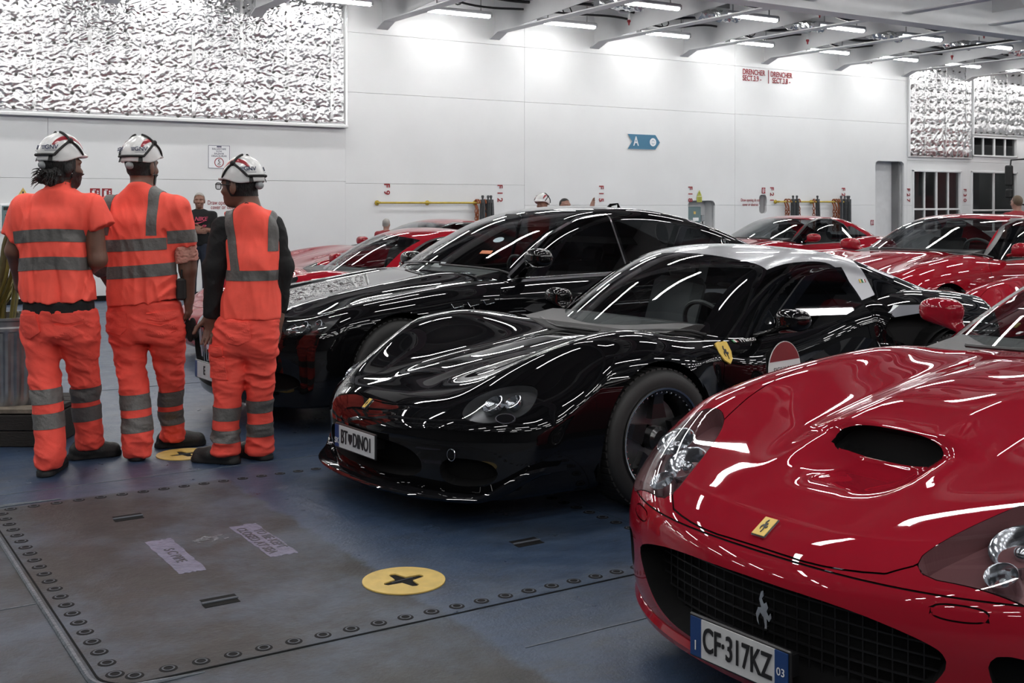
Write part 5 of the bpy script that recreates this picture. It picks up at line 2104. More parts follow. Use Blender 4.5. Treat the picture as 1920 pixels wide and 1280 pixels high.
def folds(P, amp, s, seed, dirw=(1, 1, .35)):
    n = vnoise(P * np.array(dirw), s * 1.5, seed)
    n2 = vnoise(P * np.array(dirw), s * 3.2, seed + 9)
    return amp * (1.9 * np.sqrt(n * n + .004) - .6) + amp * .75 * (np.sqrt(n2 * n2 + .004) - .3)


def helmet(p, c, M, sc=1.0, logo=True, tilt=0.0, face_cut=.03):
    Mx = np.array(M)
    if tilt:
        ca, sa = math.cos(tilt), math.sin(tilt)
        Mx = Mx @ np.array([[1, 0, 0], [0, ca, -sa], [0, sa, ca]])
    c = np.array(c, float)
    R = np.array([.112, .132, .132]) * sc

    def loc(P):
        return (P - c) @ Mx

    def f(P):
        q = loc(P)
        e = ellip(q, (0, 0, 0), R)
        # small peak in front, flared rim
        e = smin(e, ellip(q, (0, .112 * sc, .012 * sc), (.070 * sc, .030 * sc, .012 * sc)), .02)
        rim = -.048 * sc + .055 * sc * np.exp(-((q[:, 1] - .01) / (.055 * sc)) ** 2) * 0 + .045 * sc * sstep(-.06 * sc, .09 * sc, q[:, 1])
        e = e - .004 * sc * np.exp(-((q[:, 2] - rim) / .018) ** 2)
        e = e + .004 * np.exp(-((np.abs(q[:, 0]) - .050 * sc) / .010) ** 2) * sstep(.02, .06, q[:, 2])
        inner = ellip(q, (0, 0, -.012), R - .013)
        return smax(smax(e, rim - q[:, 2], .008), -inner, .008)

    def stripe(P):
        q = loc(P)
        w = .013 * sc * (1 - (q[:, 1] / (.125 * sc)) ** 2)
        return np.maximum(np.abs(np.abs(q[:, 0]) - .072 * sc - .10 * (q[:, 2] - .09 * sc)) - w, .045 * sc - q[:, 2])

    V, Q, N = nets(f, c - .19 * sc, c + .19 * sc, .008, e=.003, band=True)
    T = tris(Q)
    V, N, T = cut(V, N, T, stripe)
    C = V[T].mean(axis=1)
    outer = ((C - c) * N[T].mean(axis=1)).sum(axis=1) > 0
    sel = (stripe(C) < 0) & outer
    v, n, t = sub(V, N, T, ~sel)
    o = mesh_obj('helmet', v, t, M_HELM, p.root, n)
    for sd in (-1, 1):
        s2 = sel & ((loc(C)[:, 0]) * sd > 0)
        if s2.any():
            v, n, t = sub(V, N, T, s2)
            mesh_obj('red_stripe', v + n * .001, t, M_HELMR, o, n)

    def on(x, y, z, d=.005):
        q = np.array([x, y, z], float)
        q = q / np.linalg.norm(q / R) * 1.0
        n = q / R ** 2
        n /= np.linalg.norm(n)
        return c + Mx @ (q + n * d)
    # goggle straps crossing at a clip on each side
    for sd in (-1, 1):
        knot = (sd * .088, -.005, .075)
        for tgt in ((sd * .105, .095, .012), (sd * .095, -.10, -.012), (sd * .02, -.03, .12)):
            pts = []
            for t in np.linspace(0, 1, 9):
                q = np.array(knot) * (1 - t) + np.array(tgt) * t
                pts.append(on(*q))
            MB().tube(pts, .0075 * sc, 6).build('strap', M_STRAP, o)
        MB().ell(on(*knot, d=.008), (.016, .016, .016), 8, 6).build('strap_clip', M_STRAP, o)
    MB().tube([on(.095 * math.cos(a), -.10 - .02 * math.sin(a), -.012, .008) for a in np.linspace(0, math.pi, 11)], .008 * sc, 6).build('rear_strap', M_STRAP, o)
    MB().ell(c + Mx @ np.array([0, -.105 * sc, -.068 * sc]), (.026, .026, .024), 12, 8).build('fit_wheel', M_GREY, o, smooth=True)
    if logo:
        for ang in (-35, 35):
            a = math.radians(ang)
            dr = np.array([math.sin(a), -math.cos(a), .22])
            p0 = on(*(dr * .12), d=.003)
            nn = Mx @ (dr / np.linalg.norm(dr))
            rr = np.cross(np.array([0, 0, 1.0]), nn)
            rr /= np.linalg.norm(rr)
            uu = np.cross(nn, rr)
            MM = np.stack([rr, uu, nn], axis=1)
            text_mesh('GNV', .036 * sc, M_NAVY, 'lettering', MM, p0 + nn * .003 + uu * .004, o, depth=.002, bold=.0006, local=True)
            MB().box((0, -.016, .004), (.07, .002, .002)).xf(MM, p0).build('underline', M_NAVY, o)
            for k in range(3):
                MB().box((-.046, .012 - .008 * k, .003), (.022 - .004 * k, .004, .002)).xf(MM, p0).build('wing_mark', M_NAVY, o)
            MB().prism([(-.013, -.026), (.013, -.026), (.009, .024), (-.009, .024)], 0, .003, MM, on(*(dr * .12 + np.array([0, 0, -.048])), d=.001)).build('lamp_clip', M_STRAP, o)
    return o


def boot(p, ankle, toe_dir, ln=.27, h=.11):
    a = np.array(ankle, float)
    d = np.array(toe_dir, float)
    d = d / np.linalg.norm(d)
    s = np.array([d[1], -d[0], 0])

    def f(P):
        q = P - np.array([a[0], a[1], 0])
        x = q @ d
        y = q @ s
        z = q[:, 2]
        Q = np.stack([x, y, z], 1)
        g = chain(Q, [(-.045, 0, .05), (.08, 0, .042), (ln - .115, .006, .036)], [.047, .048, .046], .03)
        g = smin(g, rcone(Q, (-.005, 0, .05), (-.005, 0, h - .01), .050, .046), .04)
        g = smin(g, rcone(Q, (-.055, 0, .014), (ln - .115, 0, .014), .046, .050), .006)
        return smax(g, -z, .006)
    lo = np.array([a[0] - .3, a[1] - .3, -.02])
    V, Q, N = nets(f, lo, lo + np.array([.6, .6, .26]), .010, e=.004)
    T = tris(Q)
    g = lambda P: P[:, 2] - .028
    V, N, T = cut(V, N, T, g)
    sole = g(V[T].mean(axis=1)) < 0
    v, n, t = sub(V, N, T, ~sole)
    o = mesh_obj('boot', v, t, M_BOOT, p.root, n)
    v, n, t = sub(V, N, T, sole)
    mesh_obj('sole', v + n * .003 * np.array([1, 1, 0]), t, M_BLACKRUB, o, n)
    for k in range(4):
        x = .045 + .022 * k
        c0 = np.array([a[0], a[1], 0]) + d * x
        MB().tube([c0 - s * .025 + np.array([0, 0, .105 - .010 * k]), c0 + s * .025 + np.array([0, 0, .105 - .010 * k])], .004, 5).build('lace', M_GREY, o)
    return o


def band(z0, z1, tilt=0.0, cx=0.0):
    """horizontal strip between two heights, tilted across"""
    return [lambda P: z0 - (P[:, 2] - tilt * (P[:, 0] - cx)), lambda P: (P[:, 2] - tilt * (P[:, 0] - cx)) - z1]


def trousers(p, hips, left, right, bands, pockets=(), m=None, seed=3, split=None, vsplit=False):
    m = m or M_ORANGE2
    H, Lg, Rg = hips, left, right

    def f(P):
        a = loft(P, H)
        b = loft(P, Lg, 2.1)
        c = loft(P, Rg, 2.1)
        g = smin(smin(a, b, .03), c, .03)
        zk = P[:, 2]
        w = .4 + .9 * np.exp(-((zk - .50) / .12) ** 2) + 1.0 * np.exp(-((zk - .10) / .10) ** 2) + .5 * np.exp(-((zk - .78) / .08) ** 2)
        return g + folds(P, .0095, 17, seed, (.75, .5, 1.0)) * w + .006 * np.abs(np.sin((P[:, 2] + .55 * P[:, 0]) * 30)) * np.exp(-((P[:, 2] - .62) / .12) ** 2)
    allS = np.array(H + Lg + Rg)
    lo = (allS[:, 1] - allS[:, 3]).min() - .04, (allS[:, 2] - allS[:, 4]).min() - .04, allS[:, 0].min() - .02
    hi = (allS[:, 1] + allS[:, 3]).max() + .04, (allS[:, 2] + allS[:, 4]).max() + .04, allS[:, 0].max() + .03
    reg = []
    sp = split
    for (sd, z0, z1, tl) in bands:
        near = lambda P: loft(P, Lg, 2.1) - loft(P, Rg, 2.1)
        gs = band(z0, z1, tl, 0.0) + [near if sd < 0 else (lambda P: -near(P))]
        reg.append(dict(part='reflective_band', gs=gs, mat=M_TAPEG, off=.003))
    for (poly, nm) in pockets:
        pp = np.array(poly)
        reg.append(dict(part=nm, g=lambda P, pp=pp: poly_sdf(P[:, 0], P[:, 2], pp), cond=lambda C, Cn: Cn[:, 1] < -.1, mat=m, off=.010, **{'raise': True}))
    return p.garment('trousers', f, lo, hi, .0095, m, reg)


# ---------------------------------------------------------------- worker on the left
def worker_a():
    p = Person('worker', 'orange-clad worker in short sleeves with dark curly nape hair, leftmost, seen from behind', 6.5, 115, group='three deck workers')
    J = p.J
    tor = p.secs([(585, 44, 176), (560, 42, 178), (520, 40, 171), (480, 40, 168), (440, 36, 168), (410, 34, 174), (385, 42, 172), (368, 62, 156), (352, 84, 138)], 0, .135)
    tor = [(z, cx, cy, a, b * (1 if z < 1.45 else .8)) for z, cx, cy, a, b in tor]
    sl, sr = J(46, 388), J(170, 388)
    le, re = J(26, 470, .02), J(186, 488, .02)
    lsl, rsl = J(24, 446, .01), J(190, 428, .0)

    def shirt(P):
        g = loft(P, tor)
        # centre-back pleat and hanging folds
        g = g + .022 * np.exp(-((P[:, 0] - .01 - .10 * (1.2 - P[:, 2])) / .016) ** 2) * (P[:, 1] < 0) * sstep(1.35, 1.05, P[:, 2])
        s1 = rcone(P, sl, lsl, .080, .070)
        s2 = rcone(P, sr, rsl, .082, .078)
        s1 = smax(s1, -(P - lsl) @ ((sl - lsl) / np.linalg.norm(sl - lsl)), .01)
        s2 = smax(s2, -(P - rsl) @ ((sr - rsl) / np.linalg.norm(sr - rsl)), .01)
        g = smin(smin(g, s1, .05), s2, .05)
        g = smin(g, smax(rcone(P, J(112, 356, -.0), J(112, 338, .0), .078, .070), -rcone(P, J(112, 356, 0), J(112, 330, 0), .062, .062), .01), .02)
        hem = J(100, 562)[2] - .012 * np.cos((P[:, 0]) * 9)
        g = smax(g, hem - P[:, 2], .006)
        return g + folds(P, .0105, 15, 4, (1.25, .8, .34)) * sstep(1.66, 1.40, P[:, 2]) + .010 * np.exp(-((np.abs(P[:, 0] - .02) - .155 + .08 * (1.4 - P[:, 2])) / .012) ** 2) * (P[:, 1] < 0)
    zA, zB = J(0, 457)[2], J(0, 434)[2]
    zC, zD = J(0, 509)[2], J(0, 485)[2]
    armok = lambda P: np.maximum(P[:, 0] - (J(166, 450)[0]), J(37, 450)[0] - P[:, 0])
    arch = lambda P: .018 * np.cos(P[:, 0] * 6.0)
    reg = [dict(part='reflective_band', gs=[lambda P: zA + arch(P) - P[:, 2], lambda P: P[:, 2] - zB - arch(P), armok], mat=M_TAPEG, off=.003),
           dict(part='reflective_band', gs=[lambda P: zC + arch(P) - P[:, 2], lambda P: P[:, 2] - zD - arch(P)], mat=M_TAPEG, off=.003)]
    p.garment('t_shirt', shirt, (-.42, -.24, .88), (.40, .26, 1.72), .0095, M_ORANGE, reg)
    # undershirt below the hem
    us = p.secs([(592, 46, 176), (560, 46, 174)], 0, .125)
    p.garment('undershirt', lambda P: loft(P, us) + folds(P, .003, 20, 2), (-.3, -.2, .80), (.3, .2, 1.05), .012, M_BLKCLOTH)
    hips = p.secs([(640, 47, 185, .04, .135), (625, 43, 186, .03, .145), (600, 42, 184, .02, .14), (575, 45, 178, 0, .125)])
    left = p.secs([(878, 68, 118, -.13, .082), (845, 68, 120, -.13, .085), (800, 66, 119, -.10, .085), (760, 63, 116, -.07, .09), (715, 57, 112, -.03, .092), (670, 50, 113, .0, .10), (635, 46, 114, .02, .12)])
    right = p.secs([(840, 146, 192, .28, .082), (800, 141, 190, .24, .085), (765, 137, 187, .20, .088), (715, 133, 185, .13, .095), (670, 121, 185, .08, .105), (635, 114, 186, .04, .13)])
    z = lambda py, v: J(0, py, v)[2]
    sp = J(120, 760)[0] + .005
    trousers(p, hips, left, right,
             [(-1, z(754, -.08), z(727, -.08), .06), (-1, z(800, -.1), z(772, -.1), .05), (1, z(751, .2), z(724, .2), -.06 + .14), (1, z(788, .22), z(760, .22), .09)],
             [([J(114, 584)[[0, 2]], J(168, 582)[[0, 2]], J(166, 596)[[0, 2]], J(142, 603)[[0, 2]], J(114, 597)[[0, 2]]], 'pocket_flap'),
              ([J(116, 604)[[0, 2]], J(142, 609)[[0, 2]], J(166, 602)[[0, 2]], J(164, 622)[[0, 2]], J(142, 631)[[0, 2]], J(118, 627)[[0, 2]]], 'back_pocket'),
              ([J(52, 588)[[0, 2]], J(84, 586)[[0, 2]], J(92, 618)[[0, 2]], J(72, 630)[[0, 2]], J(52, 626)[[0, 2]]], 'back_pocket')], seed=3, split=.05, vsplit=True)
    hm = yawm(.62, .78)
    hc = J(116, 312)
    wl, wr = J(40, 540, .20), J(150, 520, .26)

    def skin(P):
        g = head_sdf(P, hc, hm, 1.02)
        g = smin(g, rcone(P, J(113, 330, -.01), J(112, 372, 0), .058, .066), .03)
        g = smin(g, loft(P, [(zz, cx, cy, a * .80, b * .80) for zz, cx, cy, a, b in tor]), .03)
        g = smin(g, chain(P, [sl, le, wl], [.055, .046, .030]), .02)
        g = smin(g, chain(P, [sr, J(183, 486, .01), wr], [.060, .052, .032]), .02)
        g = smin(g, hand_sdf(P, wl, (.3, .8, -.3), (0, .3, 1), (1, 0, 0)), .01)
        g = smin(g, hand_sdf(P, wr, (-.6, .7, 0), (0, 0, 1), (-.7, -.7, 0)), .01)
        return g
    hair = lambda P: np.maximum((P - hc) @ hm[:, 1] + .0 * P[:, 2] - .038 + .9 * ((P - hc)[:, 2] + .02) * 0, -((P - hc)[:, 2] + .075))
    p.garment('body', skin, (-.40, -.24, .9), (.36, .52, 1.86), .0085, M_SKIND,
              [dict(part='hair', g=hair, mat=M_HAIR, off=.006, cond=lambda C, Cn: C[:, 2] > hc[2] - .09),
               dict(part='beard', g=lambda P: np.maximum(-(P - hc)[:, 2] - .125, (P - hc)[:, 2] + .035 - .5 * np.clip(.05 - (P - hc) @ hm[:, 1], 0, .1)), mat=M_HAIR, off=.010, cond=lambda C, Cn: (C - hc) @ hm[:, 1] > .015)])

    def curls(P):
        q = (P - hc) @ hm
        g = ellip(q, (0, -.060, -.055), (.080, .058, .062))
        return smax(g + .010 * vnoise(P, 60, 3) + .008 * vnoise(P, 120, 5), -(ellip(q, (0, .02, -.05), (.06, .07, .15))), .01)
    V, Q, N = nets(curls, hc - .17, hc + .14, .008, e=.003)
    mesh_obj('nape_hair', V, Q, M_HAIR, p.root, N)
    tufts = MB()
    rs = np.random.RandomState(5)
    for k in range(60):
        a = rs.uniform(-1.3, 1.3)
        st = np.array([.075 * math.sin(a), -.06 - .055 * math.cos(a), rs.uniform(-.10, -.03)])
        dr = np.array([math.sin(a) * .6, -math.cos(a), rs.uniform(-.7, .2)])
        pts = [hc + hm @ (st + dr * t * .055 + np.array([0, 0, .018 * math.sin(t * 3)])) for t in (0, .4, .8, 1.0)]
        tufts.tube(pts, [.004, .0035, .0022, .0008], 4)
    tag(tufts.build('hair_curls', M_HAIR, p.root), kind='stuff')
    helmet(p, J(114, 291), hm, .98, tilt=-.10)
    boot(p, J(92, 870, -.10) * np.array([1, 1, 0]), (-.05, 1, 0))
    boot(p, J(160, 835, .29) * np.array([1, 1, 0]), (.85, .5, 0))
    return p


# ---------------------------------------------------------------- worker in the middle
def worker_b():
    p = Person('worker', 'orange-clad worker in the middle of the three, back turned, right sleeve rolled to pink lining', 6.85, 285, group='three deck workers')
    J = p.J
    tor = p.secs([(585, 206, 340), (560, 204, 339), (520, 205, 334), (480, 206, 326), (440, 203, 322), (410, 202, 330), (385, 206, 332), (366, 222, 318), (350, 240, 290), (340, 248, 284)], 0, .140)
    tor = [(z, cx, cy, a, b * (1 if z < 1.45 else .78)) for z, cx, cy, a, b in tor]
    sl, sr = J(206, 392), J(330, 392)
    el, er = J(192, 500, .06), J(350, 488, .03)
    cuf = J(347, 462, .02)
    pk = J(351, 490, .03)

    def shirt(P):
        g = loft(P, tor)
        s1 = rcone(P, sl, el, .082, .060)
        s2 = rcone(P, sr, cuf, .084, .074)
        s2 = smax(s2, -(P - cuf) @ ((sr - cuf) / np.linalg.norm(sr - cuf)), .01)
        g = smin(smin(g, s1, .05), s2, .05)
        g = smax(g, -rcone(P, J(266, 345, .0), J(266, 300, .0), .066, .066), .012)
        hem = J(100, 566)[2] + .06 * P[:, 0] + .10 * np.clip(P[:, 0] - .06, 0, 1)
        g = smax(g, hem - P[:, 2], .006)
        fd = folds(P, .0105, 14, 14, (1.1, .8, .45))
        diag = .010 * np.abs(np.sin((P[:, 2] * 1.0 - P[:, 0] * .75) * 42)) * sstep(1.15, 1.0, P[:, 2]) * sstep(0, .12, P[:, 0])
        return g + fd * sstep(1.66, 1.42, P[:, 2]) + diag
    zz = lambda py, v=0: J(0, py, v)[2]
    sx = lambda P: np.maximum(P[:, 0] - J(319, 450)[0] - .0, -1 + 0 * P[:, 0])
    tl = .07
    reg = [dict(part='reflective_band', gs=band(zz(517), zz(494), tl, 0), mat=M_TAPEG, off=.003),
           dict(part='reflective_band', gs=band(zz(468), zz(446), tl * .6, 0) + [sx], mat=M_TAPEG, off=.003),
           dict(part='shoulder_band', gs=[lambda P: np.abs(P[:, 0] - J(297, 400)[0] - .03 * (P[:, 2] - 1.5)) - .029, lambda P: zz(447) + .02 - P[:, 2]], mat=M_TAPEG, off=.003),
           dict(part='shoulder_band', gs=[lambda P: np.abs(P[:, 0] - J(209, 400)[0] - .12 * (P[:, 2] - 1.5)) - .029, lambda P: zz(447) + .02 - P[:, 2]], mat=M_TAPEG, off=.003),
           dict(part='sleeve_band', gs=band(zz(455), zz(431), .06, J(345, 440)[0]) + [lambda P: J(320, 440)[0] - P[:, 0]], mat=M_TAPEG, off=.003)]
    p.garment('t_shirt', shirt, (-.40, -.24, .86), (.36, .26, 1.74), .0095, M_ORANGE, reg)
    # rolled-up lining
    d = (sr - pk) / np.linalg.norm(sr - pk)

    def roll(P):
        g = rcone(P, cuf + d * .03, pk, .066, .068)
        g = smax(g, -(P - pk) @ d, .012)
        g = smax(g, (P - cuf) @ d - .01, .01)
        return g + folds(P, .006, 50, 8, (.6, .6, 1.6))
    V, Q, N = nets(roll, pk - .16, cuf + .16, .008, e=.003)
    mesh_obj('rolled_sleeve', V, Q, M_PINK, p.root, N)
    hips = p.secs([(640, 205, 347, .04, .145), (625, 203, 347, .03, .15), (600, 203, 344, .02, .145), (562, 206, 336, 0, .13)])
    left = p.secs([(856, 233, 285, -.09, .082), (820, 231, 285, -.09, .085), (780, 229, 283, -.06, .088), (740, 226, 279, -.03, .092), (700, 221, 274, .0, .095), (665, 213, 275, .02, .105), (635, 208, 277, .03, .12)])
    right = p.secs([(826, 301, 346, .25, .082), (790, 299, 343, .22, .085), (760, 298, 341, .18, .088), (715, 298, 344, .12, .095), (670, 286, 346, .08, .11), (635, 281, 347, .04, .13)])
    sp = J(290, 760)[0]
    trousers(p, hips, left, right,
             [(-1, zz(764, -.06), zz(737, -.06), .05), (-1, zz(806, -.08), zz(779, -.08), .06), (1, zz(759, .18), zz(731, .18), .05), (1, zz(795, .2), zz(768, .2), .05)],
             [([J(287, 583)[[0, 2]], J(338, 580)[[0, 2]], J(336, 592)[[0, 2]], J(312, 600)[[0, 2]], J(287, 594)[[0, 2]]], 'pocket_flap'),
              ([J(289, 601)[[0, 2]], J(312, 606)[[0, 2]], J(336, 598)[[0, 2]], J(334, 618)[[0, 2]], J(312, 628)[[0, 2]], J(290, 623)[[0, 2]]], 'back_pocket'),
              ([J(208, 584)[[0, 2]], J(250, 580)[[0, 2]], J(252, 612)[[0, 2]], J(238, 624)[[0, 2]], J(210, 618)[[0, 2]]], 'back_pocket')], seed=13, split=.06, vsplit=True)
    # turned-up trouser hem
    hm = yawm(.30, .95)
    hc = J(265, 312)
    wr = J(354, 556, .04)

    def skin(P):
        g = head_sdf(P, hc, hm, 1.02)
        g = smin(g, rcone(P, J(265, 328, -.01), J(266, 372, 0), .060, .070), .03)
        g = smin(g, loft(P, [(q, cx, cy, a * .80, b * .80) for q, cx, cy, a, b in tor]), .03)
        g = smin(g, chain(P, [sr, pk, J(352, 505, .03), wr], [.06, .052, .050, .032]), .02)
        g = smin(g, chain(P, [sl, el, J(215, 545, .22)], [.055, .045, .03]), .02)
        g = smin(g, hand_sdf(P, wr, (-.06, .12, -1), (.25, 1, 0), (-1, .2, 0), .45, sc=1.02), .012)
        g = smin(g, hand_sdf(P, J(215, 545, .22), (.5, .8, 0), (0, 0, 1), (.8, -.5, 0)), .012)
        return g
    p.garment('body', skin, (-.38, -.24, .72), (.36, .52, 1.86), .0085, M_SKIND,
              [dict(part='hair', g=lambda P: np.maximum((P - hc) @ hm[:, 1] - .03, -((P - hc)[:, 2] + .055)), mat=M_HAIR, off=.002, cond=lambda C, Cn: (C[:, 2] > hc[2] - .08) & (np.abs((C - hc) @ hm[:, 0]) < .081)),
               dict(part='beard', g=lambda P: np.maximum(-(P - hc)[:, 2] - .125, (P - hc)[:, 2] + .045), mat=M_HAIR, off=.006, cond=lambda C, Cn: (C - hc) @ hm[:, 1] > .03)])
    helmet(p, J(264, 293), hm, .96, tilt=-.08)
    # small black radio at the hip and gloves clipped below
    MB().bbox(J(340, 542, -.02), (.05, .07, .13), .012).build('hip_radio', M_STRAP, p.root)
    MB().tube([J(340, 520, -.02), J(341, 505, -.02)], .007, 6).build('radio_aerial', M_STRAP, p.root)
    gl = MB()
    for k, (x, y) in enumerate(((352, 612), (361, 608), (357, 628), (366, 622))):
        gl.ell(J(x, y, .05), (.022, .016, .042), 8, 6)
    gl.tube([J(346, 590, .03), J(355, 606, .05)], .008, 6)
    gl.build('hanging_gloves', M_BLKCLOTH, p.root, smooth=True)
    boot(p, J(257, 858, -.05) * np.array([1, 1, 0]), (-.35, 1, 0))
    boot(p, J(322, 828, .26) * np.array([1, 1, 0]), (.9, .35, 0))
    return p


# ---------------------------------------------------------------- worker with glasses
def worker_c():
    p = Person('worker', 'worker with glasses in an orange vest over black sleeves, face in profile, rightmost of three', 6.7, 455, group='three deck workers')
    J = p.J
    tor = p.secs([(600, 414, 524), (560, 418, 524), (520, 427, 523), (480, 428, 523), (445, 424, 522), (420, 420, 520), (403, 430, 508), (388, 446, 490), (378, 458, 484)], 0, .135)
    tor = [(z, cx, cy, a, b * (1 if z < 1.30 else .8)) for z, cx, cy, a, b in tor]
    sl, sr = J(418, 428, .0), J(513, 425, .05)
    el, er = J(402, 500, .0), J(530, 500, .05)
    wl, wr = J(398, 588, .02), J(524, 575, .10)

    def sleeves(P):
        g = loft(P, [(q, cx, cy, a * .90, b * .90) for q, cx, cy, a, b in tor])
        g = smin(g, chain(P, [sl, el, wl], [.068, .064, .050], .03), .04)
        g = smin(g, chain(P, [sr, er, wr], [.066, .060, .048], .03), .04)
        g = smax(g, -(P[:, 2] - J(0, 598)[2]), .01)
        return g + folds(P, .006, 22, 33, (.8, .8, 1.0))
    p.garment('black_sweater', sleeves, (-.34, -.24, .80), (.34, .30, 1.54), .0095, M_BLKCLOTH)

    def vest(P):
        g = loft(P, tor)
        g = smin(g, rcone(P, J(428, 412), J(505, 410, .03), .050, .050), .03)
        # arm holes
        g = smax(g, -rcone(P, J(404, 418, -.02), J(400, 500, -.02), .075, .068), .012)
        g = smax(g, -rcone(P, J(541, 420, .04), J(546, 500, .04), .068, .066), .012)
        g = smax(g, -rcone(P, J(470, 372, .02), J(470, 340, .02), .062, .062), .012)
        hem = J(0, 596)[2]
        g = smax(g, hem - P[:, 2], .006)
        return g + folds(P, .009, 15, 41, (1.1, .8, .42)) * sstep(1.52, 1.35, P[:, 2])
    zz = lambda py, v=0: J(0, py, v)[2]
    reg = [dict(part='reflective_band', gs=band(zz(524), zz(505), 0, 0), mat=M_TAPEG, off=.003),
           dict(part='shoulder_band', gs=[lambda P: np.abs(P[:, 0] - (J(453, 505)[0] + (J(434, 402)[0] - J(453, 505)[0]) * sstep(1.0, 1.5, P[:, 2]))) - .028, lambda P: zz(508) - P[:, 2]], mat=M_TAPEG, off=.003),
           dict(part='shoulder_band', gs=[lambda P: np.abs(P[:, 0] - J(516, 430)[0]) - .024, lambda P: zz(470) - P[:, 2]], mat=M_TAPEG, off=.003)]
    p.garment('vest', vest, (-.30, -.24, .82), (.32, .26, 1.56), .0095, M_ORANGE, reg)
    hips = p.secs([(665, 397, 519, .02, .13), (640, 397, 522, .0, .14), (615, 402, 522, 0, .14), (590, 412, 522, 0, .125)])
    left = p.secs([(856, 398, 449, -.03, .085), (825, 397, 449, -.03, .085), (785, 400, 449, -.02, .088), (745, 402, 453, -.01, .092), (700, 398, 460, .0, .10), (650, 396, 464, .0, .12)])
    right = p.secs([(850, 461, 513, .08, .085), (815, 464, 511, .08, .085), (770, 464, 511, .07, .088), (730, 463, 513, .05, .094), (690, 461, 517, .03, .105), (650, 456, 521, .02, .12)])
    sp = J(457, 760)[0]
    trousers(p, hips, left, right,
             [(-1, zz(785), zz(761), -.05), (-1, zz(825), zz(803), -.05), (1, zz(770, .07), zz(747, .07), .0), (1, zz(815, .08), zz(791, .08), .02)],
             [([J(397, 646)[[0, 2]], J(428, 645)[[0, 2]], J(427, 660)[[0, 2]], J(412, 664)[[0, 2]], J(398, 657)[[0, 2]]], 'pocket_flap'),
              ([J(400, 662)[[0, 2]], J(412, 668)[[0, 2]], J(430, 663)[[0, 2]], J(434, 708)[[0, 2]], J(402, 704)[[0, 2]]], 'cargo_pocket'),
              ([J(436, 600)[[0, 2]], J(478, 600)[[0, 2]], J(480, 632)[[0, 2]], J(458, 641)[[0, 2]], J(436, 636)[[0, 2]]], 'back_pocket')], seed=23, split=sp)
    hm = yawm(-.93, .36)
    hc = J(449, 350)

    def skin(P):
        g = head_sdf(P, hc, hm, 1.0)
        g = smin(g, rcone(P, J(462, 358, .0), J(470, 402, 0), .058, .068), .03)
        g = smin(g, loft(P, [(q, cx, cy, a * .75, b * .75) for q, cx, cy, a, b in tor]), .03)
        g = smin(g, chain(P, [sl, el, wl], [.05, .044, .030]), .02)
        g = smin(g, chain(P, [sr, er, wr], [.05, .044, .030]), .02)
        g = smin(g, hand_sdf(P, wl, (.12, .05, -1), (-1, .4, 0), (.2, -1, 0), .3), .012)
        g = smin(g, hand_sdf(P, wr, (-.5, .6, -.6), (0, 1, 0), (-1, 0, 0), .3), .012)
        return g
    hb = p.garment('body', skin, (-.34, -.26, .68), (.36, .34, 1.74), .0085, M_SKIND,
                   [dict(part='hair', g=lambda P: np.maximum(((P - hc) @ hm[:, 1]) - .042 + .5 * np.clip(-(P - hc)[:, 2], 0, .1), -((P - hc)[:, 2] + .055)), mat=M_HAIR, off=.003, cond=lambda C, Cn: (C[:, 2] > hc[2] - .08) & ~((np.abs((C - hc) @ hm[:, 0]) > .077) & (C[:, 2] < hc[2] + .03)))])
    helmet(p, J(456, 332), hm, .97, tilt=-.16)
    # glasses
    gl = MB()
    for s in (-1, 1):
        c = hc + hm @ np.array([s * .034, .122, .004])
        ring = [c + hm @ np.array([.026 * math.copysign(abs(math.cos(a)) ** .6, math.cos(a)), 0, .019 * math.copysign(abs(math.sin(a)) ** .6, math.sin(a))]) for a in np.linspace(0, 6.283, 21)[:-1]]
        gl.tube(ring, .0028, 6, closed=True)
        gl.tube([c + hm @ np.array([s * .028, 0, .010]), hc + hm @ np.array([s * .080, .07, .012]), hc + hm @ np.array([s * .084, .0, .008])], .0038, 6)
    gl.tube([hc + hm @ np.array([-.010, .114, .006]), hc + hm @ np.array([.010, .114, .006])], .003, 6)
    go = gl.build('glasses', M_STRAP, p.root)
    for s in (-1, 1):
        c = hc + hm @ np.array([s * .034, .122, .004])
        MB().prism([(.024 * math.cos(a), .017 * math.sin(a)) for a in np.linspace(0, 6.283, 17)[:-1]], -.001, .001, np.stack([hm[:, 0], hm[:, 2], hm[:, 1]], axis=1), c).build('glasses_lens', M_LENS, go)
    boot(p, J(420, 855, -.03) * np.array([1, 1, 0]), (-.95, .25, 0))
    boot(p, J(485, 852, .09) * np.array([1, 1, 0]), (-.80, .55, 0))
    return p


